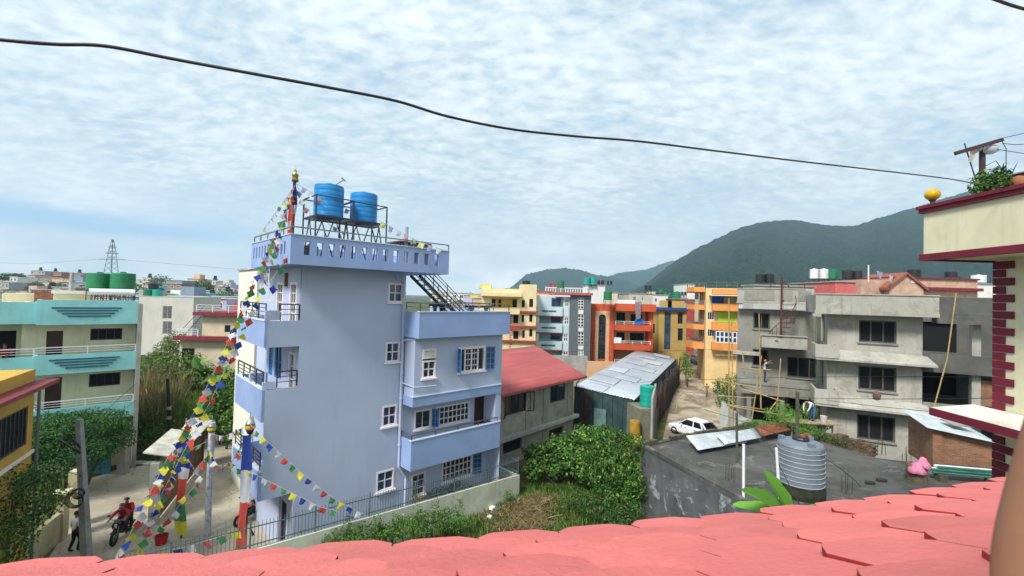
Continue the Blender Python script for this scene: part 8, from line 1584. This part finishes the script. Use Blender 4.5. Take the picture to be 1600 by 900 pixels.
flags('string of prayer flags low along the yard fence', S((235, 868, 16.2), (290, 855, 16), (345, 838, 16), (400, 822, 16)), .30, .55, start=4, wild=.3)
flags('string of prayer flags on the parapet before the peach gable', S((1357, 418, 60), (1385, 428, 60), (1410, 436, 60)), .9, 1.6, pal=FP, wild=.2); 
c = MB(WHITEP); q = D(1357, 440, 60); c.tube([q, D(1357, 414, 60)], .08, n=5); tag(c.build('flagpole'), 'slender white flagpole on the pale peach house', 'flagpole')
# red wooden gate post and a cloth bundle in the courtyard
# ------------------------------------------------------------------ the pink tiled roof below the camera
PINK = mat('pink_roof_paint', (.64, .165, .148), .62, .10, 1.6, island=.09, stain=.16, streak=.25, bump=.35, bscale=40,  col2=(.56, .135, .125), spec=.3); PRED = mat('red_roof_underside', (.25, .01, .012), .8); PSHADE = mat('tile_edge_shade', (.34, .025, .028), .8)  # the last red paints the shadow between tiles onto their side faces
def pink_roof():
    ze = 10.03; a, b_ = G(0, 893, ze), G(1558, 758, ze); f = Fr((a.x, a.y, ze), math.atan2(b_.y - a.y, b_.x - a.x)); L = math.hypot(b_.x - a.x, b_.y - a.y); PT = rad(23); cp, sp = math.cos(PT), math.sin(PT)
    R = frame_thing('tiled_roof', 'salmon pink roof of large overlapping six sided tiles filling the near view', 'roof', f)
    bow = lambda x: .14 * max(0, 4 * (x / L) * (1 - x / L)); P = lambda x, t, n: (x, -t * cp - bow(x), t * sp + n)      # t runs up the slope toward us
    W, E, LEN, TH = .375, .285, .50, .020; c = MB(PINK); rr = random.Random(12); x0, x1 = -2.2, L + 3.4
    for row in range(7, -1, -1):
        x = x0 + (W / 2 if row % 2 else 0)
        while x < x1:
            g = .004; w = W - g; t0 = row * E + rr.uniform(-.006, .006) - .01; j = rr.uniform(-.004, .004); lift = .044 + rr.uniform(-.004, .008); lb = .010; ch = .08; cz = .085
            xl, xr = x + j, x + w + j
            out = [(xl + ch, t0), (xr - ch, t0), (xr, t0 + cz), (xr, t0 + LEN), (xl, t0 + LEN), (xl, t0 + cz)]
            def hz_(px_, t): u = (t - t0) / LEN; v = (px_ - (xl + xr) / 2) / (w / 2); return lift * (1 - u) + lb * u + .003 * (1 - v * v)
            nx, nt = 8, 6; top = []
            def inside_x(t): k = max(0, 1 - (t - t0) / cz) * ch; return xl + k, xr - k
            for i_t in range(nt + 1):
                t = t0 + (LEN) * (i_t / nt) ** 1.5; A_, B2 = inside_x(t)
                for i_x in range(nx + 1): px_ = A_ + (B2 - A_) * i_x / nx; top.append(P(px_, t, hz_(px_, t)))
            fs = [(i * (nx + 1) + k, i * (nx + 1) + k + 1, (i + 1) * (nx + 1) + k + 1, (i + 1) * (nx + 1) + k) for i in range(nt) for k in range(nx)]; base = len(top)
            ring_ = [k for k in range(nx + 1)] + [i * (nx + 1) + nx for i in range(1, nt + 1)]; ringl = [i * (nx + 1) for i in range(nt + 1)]
            bot = [(q[0], q[1], q[2] - TH) for q in top]; vs = top + bot
            for r_ in (ring_, ringl): fs += [(r_[k], r_[k + 1], base + r_[k + 1], base + r_[k]) for k in range(len(r_) - 1)]
            fs2 = [tuple(base + v for v in reversed(q)) for q in fs[:nx * nt]]; nf_ = nx * nt + nx; c.add(vs, fs[:nf_], PINK); k0 = len(c.v) - len(vs); c.f += [tuple(k0 + v for v in q) for q in fs[nf_:]]; c.mi += [c._m(PSHADE)] * (len(fs) - nf_); c.add(bot, [tuple(v - base for v in q) for q in fs2], PRED); x += W
    c.build('tiles', R)
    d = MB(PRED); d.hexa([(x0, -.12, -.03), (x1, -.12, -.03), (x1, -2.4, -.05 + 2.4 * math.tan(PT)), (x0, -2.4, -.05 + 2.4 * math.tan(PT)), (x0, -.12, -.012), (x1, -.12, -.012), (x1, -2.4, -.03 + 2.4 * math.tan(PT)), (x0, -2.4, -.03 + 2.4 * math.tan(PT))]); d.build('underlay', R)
    # the house that carries it
    o = frame_thing('near_house', 'house under the pink tiled roof, with the terrace the camera stands on', 'building', f); c = MB(CREAMW); c.box(-2.0, -2.6, -ze, L + 3.2, -.25, -.10); c.box(-2.0, -8, -ze, L + 3.2, -2.62, -.30); c.build('wall', o); c = MB(CONC); c.box(-2.0, -8, -.298, L + 3.2, -2.62, -.2); c.build('terrace_floor', o)
pink_roof()
# person standing beside the camera, only the bare upper arm reaches into view
pa = Vector((.806, .42, 11.2 - 1.30)); 
person('person close beside the camera whose bare brown arm fills the picture edge', pa, 0, dict(shL=(-.19, -.02, 1.34), elL=(-.315, -.02, 1.03), wrL=(-.30, -.12, .80)), (mat('brown_skin', (.3, .16, .09)), SKIN, JEAN, BLKC, SKIN), subdiv=3, skin_r=1.25)
# ------------------------------------------------------------------ cables overhead
def cable(name, pts, r, label, m=None):
    Q = [D(*p) for p in pts]; out = []
    for i in range(len(Q) - 1):
        p0, p1, p2, p3 = Q[max(i - 1, 0)], Q[i], Q[i + 1], Q[min(i + 2, len(Q) - 1)]
        for k in range(8): t = k / 8; out.append(.5 * ((2 * p1) + (p2 - p0) * t + (2 * p0 - 5 * p1 + 4 * p2 - p3) * t * t + (3 * p1 - p0 - 3 * p2 + p3) * t ** 3))
    out.append(Q[-1]); c = MB(m or mat('black_cable_near', (.014, .014, .018), .45, spec=.4)); c.tube(out, r, n=10); tag(c.build(name, smooth=True), label, 'cable')
cable('overhead_cable', ((-3200, -600, 1.6), (-900, -40, 2.1), (-260, 36, 2.3), (0, 62, 2.5), (85, 69, 2.6), (165, 72, 2.7), (270, 92, 2.85), (400, 116, 3.0), (520, 138, 3.2), (620, 158, 3.4), (700, 182, 3.6), (800, 202, 3.9), (900, 213, 4.2), (1000, 221, 4.6), (1120, 236, 5.2), (1250, 252, 6.0), (1380, 267, 7.0), (1480, 279, 8.2), (1532, 288, 9.0), (1600, 296, 9.2), (1750, 300, 9.0)), .0105, 'thick black cable slung across the whole sky')
cable('overhead_cable', ((1480, -30, 3.0), (1552, -2, 3.2), (1600, 14, 3.3), (1700, 40, 3.5)), .011, 'short piece of black cable crossing the top corner of the sky')
